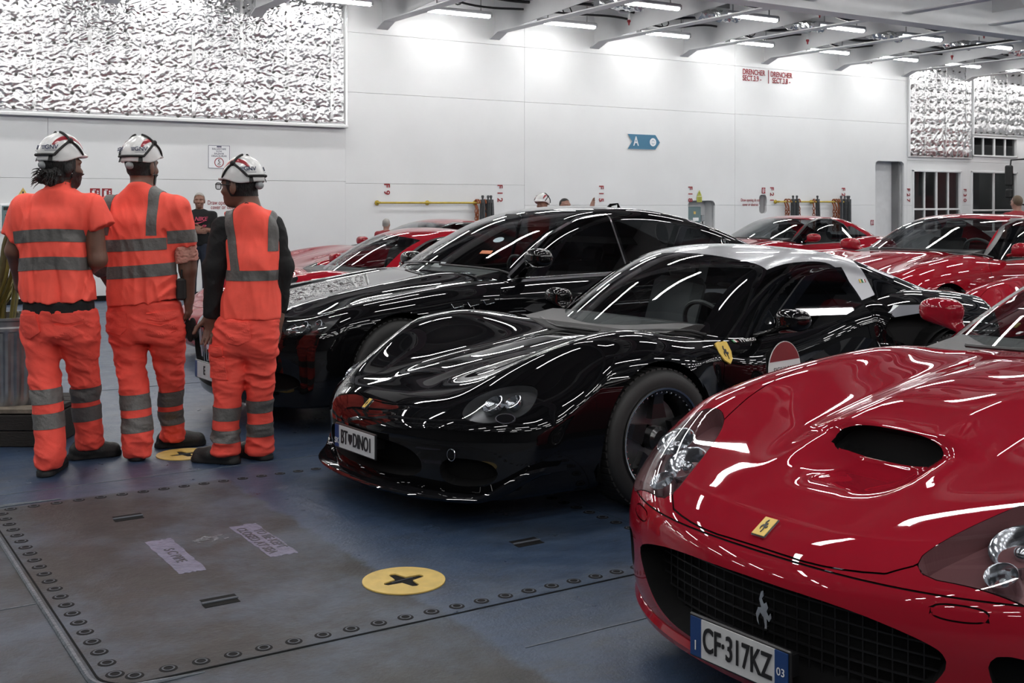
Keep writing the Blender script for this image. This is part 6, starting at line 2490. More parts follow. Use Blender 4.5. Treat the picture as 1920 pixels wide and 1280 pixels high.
# ---------------------------------------------------------------- man in black by the wall, and partly hidden people
def bystander(name, label, a0, px, ytop, hair, top_m, leg_m, skin, face, pose='stand', helm=False, h=None, seed=1, print_=False, res=.013):
    p = Person(name, label, a0, px)
    H = h or (CAMH - (ytop - HOR) / FPX * a0)
    k = H / 1.75
    hm = yawm(*face)
    fr = hm[:, 1]
    rt = hm[:, 0]
    C = lambda s, f, z: rt * s * k + fr * f * k + np.array([0, 0, z * k])
    hc = C(0, .02, 1.625)

    def place(P):
        return P @ hm        # into side / forward axes
    tor = [(.92 * k, 0, 0, .165 * k, .115 * k), (1.05 * k, 0, .02 * k, .170 * k, .130 * k), (1.25 * k, 0, .01 * k, .185 * k, .130 * k), (1.40 * k, 0, 0, .195 * k, .115 * k), (1.46 * k, 0, 0, .15 * k, .085 * k), (1.50 * k, 0, 0, .07 * k, .06 * k)]
    if pose == 'fold':
        arms = [[C(.20, 0, 1.40), C(.25, .04, 1.13), C(.02, .19, 1.15)], [C(-.20, 0, 1.40), C(-.25, .05, 1.14), C(-.02, .17, 1.20)]]
    elif pose == 'raise':
        arms = [[C(.20, 0, 1.40), C(.25, -.02, 1.13), C(.22, .10, .90)], [C(-.20, 0, 1.40), C(-.34, .16, 1.38), C(-.40, .22, 1.62)]]
    else:
        arms = [[C(.20, 0, 1.40), C(.25, -.02, 1.13), C(.22, .08, .90)], [C(-.20, 0, 1.40), C(-.25, -.02, 1.13), C(-.22, .08, .90)]]

    def shirt(P):
        g = loft(place(P), tor)
        for A in arms:
            g = smin(g, rcone(P, A[0], A[0] * .35 + A[1] * .65, .068 * k, .058 * k), .04)
        return g + folds(P, .006, 14, seed)
    lo, hi = np.array([-.45, -.45, .85]) * k, np.array([.45, .45, 1.55]) * k
    so = p.garment('sweater', shirt, lo, hi, .016, top_m)
    legs = [[(.06 * k, s * .11 * k, 0, .058 * k, .075 * k), (.48 * k, s * .105 * k, .01 * k, .068 * k, .075 * k), (.80 * k, s * .09 * k, 0, .088 * k, .11 * k), (.97 * k, s * .07 * k, 0, .095 * k, .115 * k)] for s in (-1, 1)]
    p.garment('trousers', lambda P: smin(loft(place(P), legs[0]), loft(place(P), legs[1]), .04) + folds(P, .006, 14, seed + 4), np.array([-.3, -.3, .02]) * k, np.array([.3, .3, 1.05]) * k, .018, leg_m)

    def sk(P):
        g = head_sdf(P, hc, hm, k)
        g = smin(g, rcone(P, C(0, 0, 1.56), C(0, 0, 1.45), .055 * k, .06 * k), .03)
        g = smin(g, loft(place(P), [(z, cx, cy, a * .8, b * .8) for z, cx, cy, a, b in tor]), .02)
        for i, A in enumerate(arms):
            g = smin(g, chain(P, A, [.05 * k, .042 * k, .029 * k]), .02)
            d = A[2] - A[1]
            lat = np.cross(d, fr) if pose != 'fold' else np.array([0, 0, 1.0])
            g = smin(g, hand_sdf(P, A[2], d, lat, np.cross(lat, d), .3, sc=k), .01)
        return g
    p.garment('body', sk, np.array([-.5, -.5, .8]) * k, np.array([.5, .5, 1.86]) * k, res, skin,
              [dict(part='hair', g=lambda P: np.maximum(((P - hc) @ fr) - (.062 * k if True else 0) - .9 * ((P - hc)[:, 2] - .09 * k), -((P - hc)[:, 2] + .05 * k)), mat=hair, off=.004, cond=lambda Cc, Cn: (np.abs((Cc - hc) @ rt) < .0805 * k) & (((Cc - hc) @ fr < .0) | ((Cc - hc)[:, 2] > .075 * k)) & (Cc[:, 2] > hc[2] - .06 * k))])
    if helm:
        helmet(p, hc + np.array([0, 0, .045]), hm, 1.0, logo=False)
    for s in (-1, 1):
        b0 = C(s * .11, 0, 0)
        boot(p, b0, fr + rt * s * .2)
    if print_:
        MM = np.stack([-rt * -1 * -1, np.array([0, 0, 1.0]), fr], axis=1)
        MM = np.stack([np.cross(np.array([0, 0, 1.0]), fr), np.array([0, 0, 1.0]), fr], axis=1)
        mp = mat('pink_print', (.45, .05, .10), rough=.6)
        text_mesh('NIKE', .085 * k, mp, 'shirt_print', MM, C(-.03, .165, 1.34), so, depth=.03, shear=.3, bold=.002, local=True)
        text_mesh('SB', .06 * k, mp, 'shirt_print', MM, C(.04 * -1 - .04, .165, 1.225), so, depth=.03, shear=.3, bold=.002, local=True)
        sw_ = [(-.09, .0), (-.05, -.022), (.0, -.012), (.10, .03), (-.02, .0), (-.06, -.006)]
        curve_mesh([sw_], .03, MM, C(-.01, .165, 1.285), 'shirt_swoosh', mp, None).parent = so
    return p


worker_a()
worker_b()
worker_c()
bystander('person', 'grey-haired man in a black printed sweater and jeans, arms folded by the wall', 17.2, 374, 361, M_HAIRG, M_BLKCLOTH, M_JEANS, M_SKIN, (.18, -.98), 'fold', print_=True, res=.0095)
bystander('person', 'person in a white helmet seen only above the black saloon roof', 17.6, 1018, 364, M_HAIR, M_ORANGE, M_ORANGE2, M_SKIN, (-.5, -.85), helm=True, h=1.62, seed=5)
bystander('person', 'dark-haired person raising a hand behind the black saloon roof', 17.2, 1058, 370, M_HAIR, M_SIGNW, M_JEANS, M_SKINL, (.55, -.83), 'raise', h=1.60, seed=6)
bystander('person', 'person with tousled fair grey hair behind the red car at the wall', 18.6, 724, 405, M_HAIRG, M_REDJ, M_JEANS, M_SKINL, (.2, .98), h=1.28, seed=7)
bystander('person', 'brown-haired person in a red jacket at the right edge before the lorry', 18.0, 1908, 366, M_HAIRB, M_REDJ, M_JEANS, M_SKINL, (-.2, .98), seed=8)
bystander('person', 'person in orange almost wholly cut off by the left edge', 9.2, -62, 300, M_HAIR, M_ORANGE, M_ORANGE2, M_SKIND, (.3, .95), h=1.76, seed=12)

# ================================================================== deck fittings
M_HATCH = MATS['deck_paint']
M_BOLT = mat('dark_bolt', (0.005, 0.005, 0.006), rough=0.75, spec=.2)
M_BOLTR = mat('bolt_ring', (0.07, 0.08, 0.10), rough=0.6, var=.2)
M_POT = mat('yellow_pot_paint', (0.66, 0.47, 0.13), rough=0.45, var=0.22, vscale=14, bump=.1, bscale=30)
M_LILAC = mat('stencil_ground', (0.17, 0.17, 0.25), rough=0.45, var=0.35, vscale=16, bump=.3, bscale=40)
M_STEN = mat('stencil_letter', (0.035, 0.038, 0.05), rough=0.4, var=.2)
M_WELD = mat('weld_bead', (0.12, 0.14, 0.165), rough=0.35, bump=.4, bscale=60, var=.3, vscale=20)
M_SCRATCH = mat('bare_scratch', (0.30, 0.32, 0.35), rough=0.4, metal=.4, var=.4, vscale=25)

hx0, hx1, hy0, hy1 = .84, 3.36, 3.665, 6.14
hatch = thing('hatch_cover', 'large square flush hatch cover ringed with bolts in the foreground deck', 'hatch', (hx0, hy0, 0))
mo = rrect(hx0, hx1, hy0, hy1, .12, 8)
MB().prism(mo, .0, .004).build('cover_plate', M_FLOOR, hatch, world=True)
go = rrect(hx0 - .006, hx1 + .006, hy0 - .006, hy1 + .006, .125, 8)
curve_mesh([go, rrect(hx0 + .001, hx1 - .001, hy0 + .001, hy1 - .001, .119, 8)], .002, np.eye(3), (0, 0, .0012), 'cover_gap', M_DARK, hatch)
wb_pts = [(x, y, .003) for x, y in rrect(hx0 - .028, hx1 + .028, hy0 - .028, hy1 + .028, .14, 8)]
wb_pts = [(hx0 + .35, hy1 + .028, .003)] + wb_pts[9:27] + [(hx0 + .30, hy0 - .028, .001)]
MB().tube(wb_pts, [.003] + [.010] * (len(wb_pts) - 2) + [.002], 6).build('weld_bead', M_WELD, hatch, smooth=True, world=True)
bolt_me = None
bp = []
for t in np.arange(.10, 2.45, .107):
    bp += [(hx0 + .05, hy0 + t), (hx1 - .05, hy0 + t)]
for t in np.arange(.10, 2.50, .107):
    bp += [(hx0 + t, hy0 + .055), (hx0 + t, hy1 - .055)]
b0 = MB().lathe([(0, .0035), (.011, .0035), (.011, .0015), (.016, .0015), (.0165, .0045), (.022, .0045), (.0225, .002), (.029, .002), (.030, 0)], 16)
for i, (x, y) in enumerate(bp):
    if i == 0:
        o = b0.build('bolt', M_BOLT, hatch)
        bolt_me = o.data
        MBr = MB().lathe([(.0155, .0052), (.0215, .0052)], 16).build('washer', M_BOLTR, o)
        ring_me = MBr.data
    else:
        o = link('bolt', bolt_me, hatch)
        link('washer', ring_me, o)
    o.location = (x - hx0, y - hy0, .004)
    o.scale = (1, 1, .45)


def pot(x, y, label, rot=0.0, R=.165):
    t = thing('lashing_pot', label, 'deck fitting', (x, y, .004 if (hx0 < x < hx1 and hy0 < y < hy1) else 0), rot)
    cross = []
    for k in range(4):
        a = math.pi / 2 * k
        for (l, w_) in ((.026, .026), (.066, .019), (.084, .016), (.092, 0), (.084, -.016), (.066, -.019)):
            ca, sa = math.cos(a), math.sin(a)
            cross.append((l * ca + w_ * sa, l * sa - w_ * ca))
    disc = [(R * math.cos(a), R * math.sin(a)) for a in np.linspace(0, 2 * math.pi, 41)[:-1]]
    curve_mesh([disc, cross], .005, np.eye(3), (t.location.x, t.location.y, t.location.z + .0035), 'yellow_disc', M_POT, None).parent = t
    d = t.children[-1]
    co = np.array([v.co for v in d.data.vertices]) - np.array(t.location)
    d.data.vertices.foreach_set('co', co.ravel())
    MB().lathe([(0, .0005), (.10, .0005), (.10, .001)], 20).build('pot_shade_disc', M_DARK, t)  # flat black disc, its colour gives the cross slot shaded depth
    MB().tube([(-.05, .012, .002), (.05, .012, .002)], .0025, 5).build('pot_edge', M_BOLTR, t)
    return t


pot(2.08, 4.08, 'yellow lashing pot with a cross slot on the hatch cover in the foreground', .12)
pot(2.03, 6.87, 'yellow lashing pot with a cross slot between the workers\' boots', .12)
for x, y, lab in ((1.39, 5.62, 'dark twin lifting slot at the far left of the hatch cover'), (1.39, 4.25, 'dark twin lifting slot at the near left of the hatch cover'),
                  (2.78, 4.26, 'dark twin lifting slot at the near right of the hatch cover'), (2.78, 5.62, 'dark twin lifting slot in shadow under the silver-roofed car')):
    t = thing('lifting_slot', lab, 'deck fitting', (x, y, .004), 0, 'lifting slots in the hatch cover')
    for s in (-1, 1):
        MB().box((.004 * s, s * .028, .0008), (.135, .040, .0016)).build('slot_shade_plate', M_DARK, t)  # flat black plates standing in for the shaded depth of the slots
    MB().bbox((0, 0, .003), (.14, .016, .006), .002).build('slot_bar', M_BOLTR, t)
# stencilled panels
MS = np.array([[0, 1, 0], [-1, 0, 0], [0, 0, 1]], dtype=float)


def stencil(x0, x1, y0, y1, lines, label, skew=0.0):
    t = thing('stencil_patch', label, 'marking', ((x0 + x1) / 2, (y0 + y1) / 2, .004))
    rs = np.random.RandomState(int(x0 * 100))
    P = []
    n = 14
    W_, H_ = x1 - x0, y1 - y0
    for i in range(n):
        P.append((-W_ / 2 + W_ * i / n, -H_ / 2 + rs.uniform(-.008, .008)))
    for i in range(n):
        P.append((W_ / 2 + rs.uniform(-.004, .004), -H_ / 2 + H_ * i / n))
    for i in range(n):
        P.append((W_ / 2 - W_ * i / n, H_ / 2 + rs.uniform(-.008, .008)))
    for i in range(n):
        P.append((-W_ / 2 + rs.uniform(-.004, .004), H_ / 2 - H_ * i / n))
    curve_mesh([P], .001, np.eye(3), (0, 0, .0006), 'paint_ground', M_LILAC, None).parent = t
    for k, tx in enumerate(lines):
        text_mesh(tx, .062, M_STEN, 'lettering', np.array([[0, 1, 0], [-1, 0, 0], [0, 0, 1]], dtype=float), ((.5 - (k + .5) / len(lines)) * W_ * 1.0, 0, .0016), t, depth=.001, bold=.001, local=True)
    return t


stencil(1.745, 1.87, 4.66, 5.20, ['TO BE KEPT', 'CLOSED AT SEA'], 'worn lilac stencil patch reading KEPT on the hatch cover, nearer the black car')
stencil(1.35, 1.465, 4.645, 5.165, ['S C PIPE'], 'worn lilac stencil patch with spaced letters, left of the other on the hatch cover')
MB().add([(1.70, 5.02, .0046), (1.77, 4.99, .0046), (1.80, 5.05, .0046), (1.72, 5.09, .0046), (1.66, 5.06, .0046)], [(0, 1, 2, 3, 4)])
sc = MB()
rs = np.random.RandomState(3)
for k in range(26):
    x, y = 1.61 + rs.uniform(-.07, .07), 5.06 + rs.uniform(-.05, .05)
    a, l = rs.uniform(-.3, .6), rs.uniform(.01, .035)
    sc.box((x, y, .0052), (l, .008, .0012), rz=a)
tag(sc.build('paint_chips', M_SCRATCH), 'flaked pale paint chips between the two stencil patches', 'paint chips', kind='stuff')
# welded seams across the deck
for k, (a, b, lab) in enumerate((((-6, 3.24), (.78, 3.24), None), ((2.12, 3.21), (9, 3.3), None), ((-6, 4.6), (.8, 4.6), None), ((-8, 6.42), (20, 6.42), None), ((-8, 9.6), (20, 9.6), None), ((3.4, 4.9), (20, 4.9), None))):
    s_ = MB().box(((a[0] + b[0]) / 2, (a[1] + b[1]) / 2, .0012), (b[0] - a[0], .006, .0024)).build('weld_seam', M_WELD, fl)

# ---- writing and signs on the long wall
MR = WM @ np.array([[0, 1, 0], [-1, 0, 0], [0, 0, 1]], dtype=float)      # turned a quarter clockwise
for px, n in ((725, '9'), (937, '1 2'), (1127, '1 5'), (1294, '1 8'), (1447, '2 1'), (1581, '2 4'), (1703, '2 7'), (1809, '3 0')):
    q = WL(px, 343.5 + (px - 725) * .0092)
    text_mesh('F ' + n, .16, M_RED, 'frame_number', MR, (q[0], WALL_Y - .003, q[2]), wb, depth=.003, align='LEFT', bold=.003, sx=1.05)
for px, tx, py in ((1413.5, 'DRENCHER', 136), (1410, 'SECT.3.9 -', 147.5), (1465, 'DRENCHER', 141), (1465, 'SECT.3.8 -', 152.5)):
    q = WL(px, py)
    text_mesh(tx, .165, M_RED, 'lettering', WM, (q[0], WALL_Y - .003, q[2]), wb, depth=.003, bold=.003, sx=.80)
q = WL(1441, 144)
MB().box((q[0], WALL_Y - .002, q[2]), (.022, .004, .30)).build('dividing_mark', M_RED, wb)
for px, py in ((1407, 375), (424, 380)):
    for k, tx in enumerate(('Draw opening do not', 'cover or obstruct')):
        q = WL(px, py + k * 8.5)
        text_mesh(tx, .092 if px > 800 else .10, M_RED, 'lettering', WM, (q[0], WALL_Y - .003, q[2]), wb, depth=.002, sx=.72, bold=.0005)


def wall_thing(name, label, cat, px, py, d=.004):
    q = WL(px, py)
    return thing(name, label, cat, (q[0], WALL_Y - d, q[2]))


def loc_text(t, txt, size, m, u, v, d=.004, **k):
    return text_mesh(txt, size, m, 'lettering', WM, np.array([u, -d, v]), t, depth=.002, local=True, **k)


M_TEAL = mat('sign_teal', (0.035, 0.16, 0.27), rough=0.4, var=.06)
t = wall_thing('direction_sign', 'blue arrow-shaped sign with letter A on the white wall', 'sign', 1207, 266)
w_, h_ = WL(1237, 266)[0] - WL(1177, 266)[0], WL(1207, 252.5)[2] - WL(1207, 280)[2]
arrow = [(-w_ / 2, h_ / 2), (w_ / 2 - .12, h_ / 2), (w_ / 2, 0), (w_ / 2 - .12, -h_ / 2), (-w_ / 2, -h_ / 2), (-w_ / 2 + .11, 0)]
MB().prism([(x * 1.02, y * 1.06) for x, y in arrow], 0, .004, WM).build('sign_border', M_SIGNW, t)
MB().prism(arrow, .003, .007, WM).build('sign_face', M_TEAL, t)
loc_text(t, 'A', .27, M_SIGNW, -w_ * .25, 0, .009, bold=.004, sx=.75)
MB().lathe([(0, -.0095), (.085, -.0095), (.085, -.006)], 24, (w_ * .28, 0, 0), 'y').build('round_emblem', M_SIGNW, t)
for s in (-1, 1):
    MB().tube([(w_ * .28 + .03 * math.cos(a), -.010, s * .012 + s * .03 * math.sin(a)) for a in np.linspace(0, math.pi, 9)], .005, 5).build('emblem_mark', M_TEAL, t)

t = wall_thing('speed_sign', 'white notice reading RALLENTARE SLOW with a 5 kph ring', 'sign', 410.5, 294)
w_, h_ = WL(431, 294)[0] - WL(390, 294)[0], WL(410, 272)[2] - WL(410, 316)[2]
MB().box((0, -.002, 0), (w_, .006, h_)).build('sign_face', M_SIGNW, t)
fr_ = MB()
for s in (-1, 1):
    fr_.box((s * w_ * .48, -.0055, 0), (.006, .003, h_ * .96)).box((0, -.0055, s * h_ * .48), (w_ * .96, .003, .006))
fr_.build('sign_outline', M_NAVY, t)
for tx, v, s in (('%slow', .43, .030), ('RALLENTARE', .33, .042), ('SLOW', .23, .036), ('RALENTIR', .13, .038), ('DESACELERAR', .03, .042)):
    if tx.startswith('%'):
        MB().box((0, -.006, v * h_), (.08, .002, .02)).build('company_mark', M_NAVY, t)
        continue
    loc_text(t, tx, s, M_NAVY, 0, v * h_, .006, bold=.0004, sx=.95)
MB().lathe([(.066, -.006), (.080, -.006), (.080, -.004)], 28, (0, 0, -h_ * .24), 'y').build('red_ring', M_RED, t)
loc_text(t, '5', .095, M_INK, 0, -h_ * .21, .006, bold=.001)
loc_text(t, 'Kph', .034, M_INK, 0, -h_ * .33, .006, bold=.0004)


def fire_sign(px, py, lab, w2=.10, h2=.15, panels=1):
    t = wall_thing('fire_sign', lab, 'sign', px, py)
    for k in range(panels):
        u = k * (w2 + .03)
        pl = MB().box((u, -.002, 0), (w2, .006, h2)).build('red_panel', M_RED, t)
        MB().bbox((u - w2 * .18, -.006, -.01), (w2 * .26, .004, h2 * .62), .0015).build('extinguisher_mark', M_SIGNW, t)
        MB().box((u - w2 * .08, -.006, h2 * .34), (w2 * .3, .004, h2 * .07)).build('handle_mark', M_SIGNW, t)
        for j in range(3):
            MB().box((u + w2 * .27, -.006, h2 * (.2 - .2 * j)), (w2 * .16, .004, h2 * .12), M=np.array([[.9, 0, .4], [0, 1, 0], [-.4, 0, .9]])).build('flame_mark', M_SIGNW, t)


fire_sign(178, 362, 'red fire extinguisher sign between the two left workers', .15, .15, 2)
fire_sign(1431.5, 357, 'small red fire sign above the oval recess', .10, .13)
fire_sign(1635, 417, 'small red fire sign beside the grey doorway', .10, .12, 1)

M_SOCK = mat('socket_teal', (0.13, 0.20, 0.21), rough=.45, var=.1)
x_0, x_1, z_0, z_1 = R_SOCK
t = thing('power_box', 'teal electrical box with cables in the wall recess', 'electrical box', ((x_0 + x_1) / 2 - .12, WALL_Y + .20, z_1 - .42))
MB().bbox((-.03, -.02, .12), (.44, .16, .34), .015).build('box_body', M_SOCK, t)
MB().box((.0, -.103, .16), (.06, .004, .06)).build('warning_label', M_POT, t)
MB().box((.03, -.103, .02), (.16, .004, .07)).build('data_label', M_SIGNW, t)
for u in (-.18, .0, .10):
    MB().lathe([(.035, 0), (.035, -.07), (.028, -.09)], 12, (u, -.02, -.05)).build('cable_gland', M_STRAP, t)
MB().bbox((.26, -.04, .04), (.10, .12, .14), .02).build('plug', M_GREY, t)
MB().tube([(.27, -.05, -.03), (.28, -.05, -.22), (.24, -.05, -.34), (.12, -.05, -.37), (.02, -.05, -.36)], .014, 6).tube([(-.06, -.04, -.1), (-.07, -.04, -.3)], .014, 6).build('cable', M_STRAP, t)
t = wall_thing('warning_sign', 'yellow warning triangle and label above the electrical recess', 'sign', 1311, 367)
mY = mat('warning_yellow', (.42, .44, .06), rough=.5, var=.1)
MB().prism([(-.065, 0), (.065, 0), (0, .125)], 0, .004, WM).build('triangle', mY, t)
MB().box((0, -.003, -.075), (.14, .005, .12)).build('label_panel', mY, t)
MB().prism([(-.012, .06), (.010, .09), (.0, .06), (.014, .058), (-.004, .02), (.002, .05)], .004, .006, WM).build('bolt_mark', M_INK, t)
for k in range(3):
    MB().box((0, -.0065, -.045 - .03 * k), (.10, .002, .008)).build('print_line', M_INK, t)
x_0, x_1, z_0, z_1 = R_SLOT
t = thing('hydrant_box', 'red and white hydrant fitting inside the oval recess', 'hydrant', (x_0 + .03, WALL_Y + .15, z_1 - .24))
MB().bbox((0, 0, 0), (.09, .10, .14), .01).build('valve_box', M_RED, t)
MB().lathe([(.025, 0), (.025, -.03), (.0, -.03)], 12, (.02, -.05, 0), 'y').build('valve_cap', M_SIGNW, t)
t = wall_thing('control_box', 'grey-green panel in a white frame behind the leftmost worker', 'control panel', 25, 408, .0)
MB().bbox((0, -.03, 0), (.40, .08, .42), .012).build('frame', M_SIGNW, t)
MB().bbox((0, -.072, 0), (.34, .012, .36), .004).build('panel_face', M_SOCK, t)
MB().box((0, -.081, .14), (.30, .006, .05)).build('dark_display', M_STRAP, t)
for k in range(3):
    MB().box((-.10, -.081, .04 - .08 * k), (.05, .006, .02)).build('switch', M_STRAP, t)
t = wall_thing('warning_sign', 'small yellow triangle sign just left of the leftmost worker\'s shoulder', 'sign', 43, 370)
MB().prism([(-.09, 0), (.09, 0), (0, .15)], 0, .004, WM).build('triangle', M_POT, t)
MB().prism([(-.01, .03), (.01, .03), (.012, .09), (-.012, .09)], .004, .006, WM).build('triangle_mark', M_INK, t)

# ---- lashing gear on yellow rails
M_RUST = mat('orange_chain', (.30, .085, .03), rough=.6, metal=.3, var=.35, vscale=25)
M_GREYL = mat('grey_tensioner', (.075, .08, .085), rough=.5, metal=.4, var=.3, vscale=25)


def rail(pxa, pxb, py, lab):
    a, b = WL(pxa, py, .14), WL(pxb, py, .14)
    t = thing('lashing_rail', lab, 'rail', (a[0], WALL_Y, a[2]))
    L_ = b[0] - a[0]
    MB().tube([(0, -.14, 0), (L_, -.14, 0)], .018, 8).build('rail_bar', M_YEL, t, smooth=True)
    for u in (0, L_ * .5, L_):
        MB().tube([(u, -.14, 0), (u, 0, 0)], .022, 8).lathe([(.045, -.002), (.045, -.02), (.0, -.02)], 12, (u, 0, 0), 'y').build('bracket', M_YEL, t)
    return t


rail(713, 897, 380, 'yellow lashing rail on the white wall by F 9')
rail(1462, 1593, 378, 'yellow lashing rail on the white wall between F 21 and F 24')


def chain_proto(n, m):
    t = thing('lashing_chain', 'chain', 'chain')
    hk = MB().tube([(.05 * math.cos(a), 0, .0 + .055 * math.sin(a)) for a in np.linspace(-.9, math.pi + .3, 14)], .016, 6)
    hk.tube([(.03, 0, -.04), (.0, 0, -.12)], .018, 6)
    hk.xf(np.array([[0, 1, 0], [1, 0, 0], [0, 0, 1]]))
    hk.build('hook', m, t, smooth=True)
    for k in range(n):
        ring = [(.026 * math.cos(a), 0, .045 * math.sin(a)) for a in np.linspace(0, 6.283, 13)[:-1]]
        l = MB().tube(ring, .010, 5, closed=True)
        if k % 2:
            l.xf(np.array([[0, 1, 0], [1, 0, 0], [0, 0, 1]]))
        o = l.build('link', m, t, smooth=True)
        o.location = (0, 0, -.16 - .068 * k)
    return t


def tens_proto():
    t = thing('lashing_tensioner', 'tensioner', 'tensioner')
    MB().prism([(-.035, .06), (.035, .06), (.04, -.55), (-.05, -.58)], -.035, .035, np.array([[1, 0, 0], [0, 0, 1], [0, 1, 0]])).build('body', M_GREYL, t)
    MB().lathe([(.0, .14), (.022, .14), (.028, .11), (.018, .09), (.018, .05)], 10).build('knob', M_GREYL, t)
    MB().tube([(.05 * math.cos(a), .05, -.62 + .05 * math.sin(a)) for a in np.linspace(0, 6.283, 13)[:-1]], .012, 5, closed=True).build('ring', M_GREYL, t)
    MB().box((0, -.045, -.25), (.03, .02, .5)).build('lever', M_GREYL, t)
    return t


cp, tp = chain_proto(8, M_RUST), tens_proto()
usedc = [False, False]
ORDN = ['first', 'second', 'third', 'fourth', 'fifth', 'sixth', 'seventh', 'eighth', 'ninth', 'tenth']
for pxs, py, kind, where in (((893, 896, 909), 380, 0, 'left yellow'), ((905, 915, 921), 380, 1, 'left yellow'), ((1474, 1479, 1498, 1526, 1564, 1568, 1573), 378, 0, 'right yellow'), ((1487, 1494, 1533, 1577, 1584, 1589, 1592), 378, 1, 'right yellow')):
    for i, px in enumerate(pxs):
        src = (cp, tp)[kind]
        o = copy_tree(src) if usedc[kind] else src
        usedc[kind] = True
        q = WL(px, py, .14)
        o.location = (q[0], q[1], q[2])
        o.rotation_euler = (0, .05 * math.sin(i * 2.1), .4 * math.sin(i * 1.7))
        o['group'] = 'lashing chains on the rails' if kind == 0 else 'grey tensioners on the rails'
        o['label'] = ('rusty orange lashing chain, %s from the left on the %s rail' if kind == 0 else 'grey lashing tensioner, %s from the left on the %s rail') % (ORDN[i], where)
for px, lab in ((909, None),):
    pass

# ---- cables, pipes and nozzles under the deckhead
M_CABLE = mat('black_cable', (.014, .014, .015), rough=.5)
M_BLUEC = mat('blue_cable', (.02, .07, .22), rough=.5)
rs = np.random.RandomState(11)


def cable(y, z, r, m, label, name='cable_run', sag=.10, x0=-6, x1=36):
    pts = []
    for x in np.arange(x0, x1, .18):
        ph = ((x - 9.05) / 2.36) % 1
        pts.append((x, y + .04 * math.sin(x * 1.3), z - sag * math.sin(math.pi * ph) ** 2 + .05 * math.sin(x * 2.1)))
    tag(MB().tube(pts, r, 6).build(name, m, smooth=True), label, 'cable')


cable(17.55, 5.12, .022, M_CABLE, 'black cable run above the lamps nearest the white wall', sag=.09)
cable(17.35, 5.22, .03, M_CABLE, 'thick black cable bundle above the wall lamps, higher than the other', sag=.03)
cable(15.1, 5.20, .025, M_CABLE, 'black cable run above the second row of lamps', sag=.12)
cable(15.5, 5.28, .014, M_BLUEC, 'thin blue cable along the second row of lamps', sag=.05)
trn = 0
for i, x in enumerate(BX):
    if not (8.5 < x < 32):
        continue
    # crumpled foil-wrapped pipe length in each bay
    n, mseg = 16, 12
    V = []
    for a in range(n + 1):
        for b in range(mseg):
            th = 2 * math.pi * b / mseg
            rr = .10 + rs.uniform(-.025, .025)
            V.append((x + .75 + 1.0 * a / n, 16.35 + rr * math.cos(th), 5.10 + rr * math.sin(th)))
    F = [(a * mseg + b, a * mseg + (b + 1) % mseg, (a + 1) * mseg + (b + 1) % mseg, (a + 1) * mseg + b) for a in range(n) for b in range(mseg)]
    F += [tuple(range(mseg)), tuple(n * mseg + b for b in range(mseg))]
    k = int(round((x - 9.05) / 2.36))
    where = ('%s bay from the left' % ORDN[k]) if 0 <= k < 10 else 'a bay out past the frame'
    tag(mesh_obj('foil_pipe', V, F, M_FOIL, None, smooth=False), 'foil-wrapped pipe under the deckhead in the ' + where, 'pipe', 'foil-wrapped pipes')
    # sprinkler drop with red head
    t = thing('sprinkler_drop', 'white sprinkler drop pipe with a red head in the ' + where, 'sprinkler', (x + 1.9, 16.9 if i % 2 else 14.4, 4.9), 0, 'sprinkler drops')
    MB().tube([(-.35, 0, .62), (-.30, 0, .26), (-.22, 0, .18), (0, 0, .18), (0, 0, .05)], .022, 8).build('drop_pipe', M_BEAM, t, smooth=True)
    MB().lathe([(.03, .05), (.036, .02), (.02, 0), (.012, -.05), (.0, -.05)], 10).build('head', M_RED, t)
    # cable tray and a coil of spare cable over each lamp
    c = [(x + 1.0 + .10 * math.cos(a), 17.62 + .02 * math.sin(3 * a), 5.14 + .10 * math.sin(a)) for a in np.linspace(0, 6.283, 17)[:-1]]
    tag(MB().tube(c, .012, 5, closed=True).build('cable_coil', M_CABLE, smooth=True), 'black cable coil over the wall lamp, ' + where, 'cable', 'cable coils above the wall lamps')
    tr = MB()
    for s in (-1, 1):
        tr.box((x + 1.18, 17.2 + s * .15, 5.28), (2.2, .02, .06))
    for u in np.arange(.15, 2.3, .3):
        tr.box((x + u, 17.2, 5.26), (.03, .30, .015))
    tr.build('cable_tray', M_BEAM, ceil)
tag(MB().tube([(20.93, 15.6, 4.815), (20.93, -2, 4.815)], .035, 8).tube([(20.99, 16.4, 4.81), (20.99, -2, 4.81)], .03, 8).build('twin_pipe', M_CABLE, smooth=True), 'dark twin pipe lying along a beam flange at the upper right', 'pipe')
q = WL(1323, 116, .2)
t = thing('wall_camera', 'small dark camera high on the white wall right of DRENCHER', 'camera', (WL(1626, 117, 0)[0], WALL_Y - .05, WL(1626, 117, 0)[2]))
MB().bbox((0, 0, .0), (.07, .10, .07), .01).build('camera_body', M_SIGNW, t)
MB().lathe([(.0, -.07), (.03, -.07), (.035, -.03)], 12, (.02, 0, 0), 'y').build('camera_lens', M_STRAP, t)

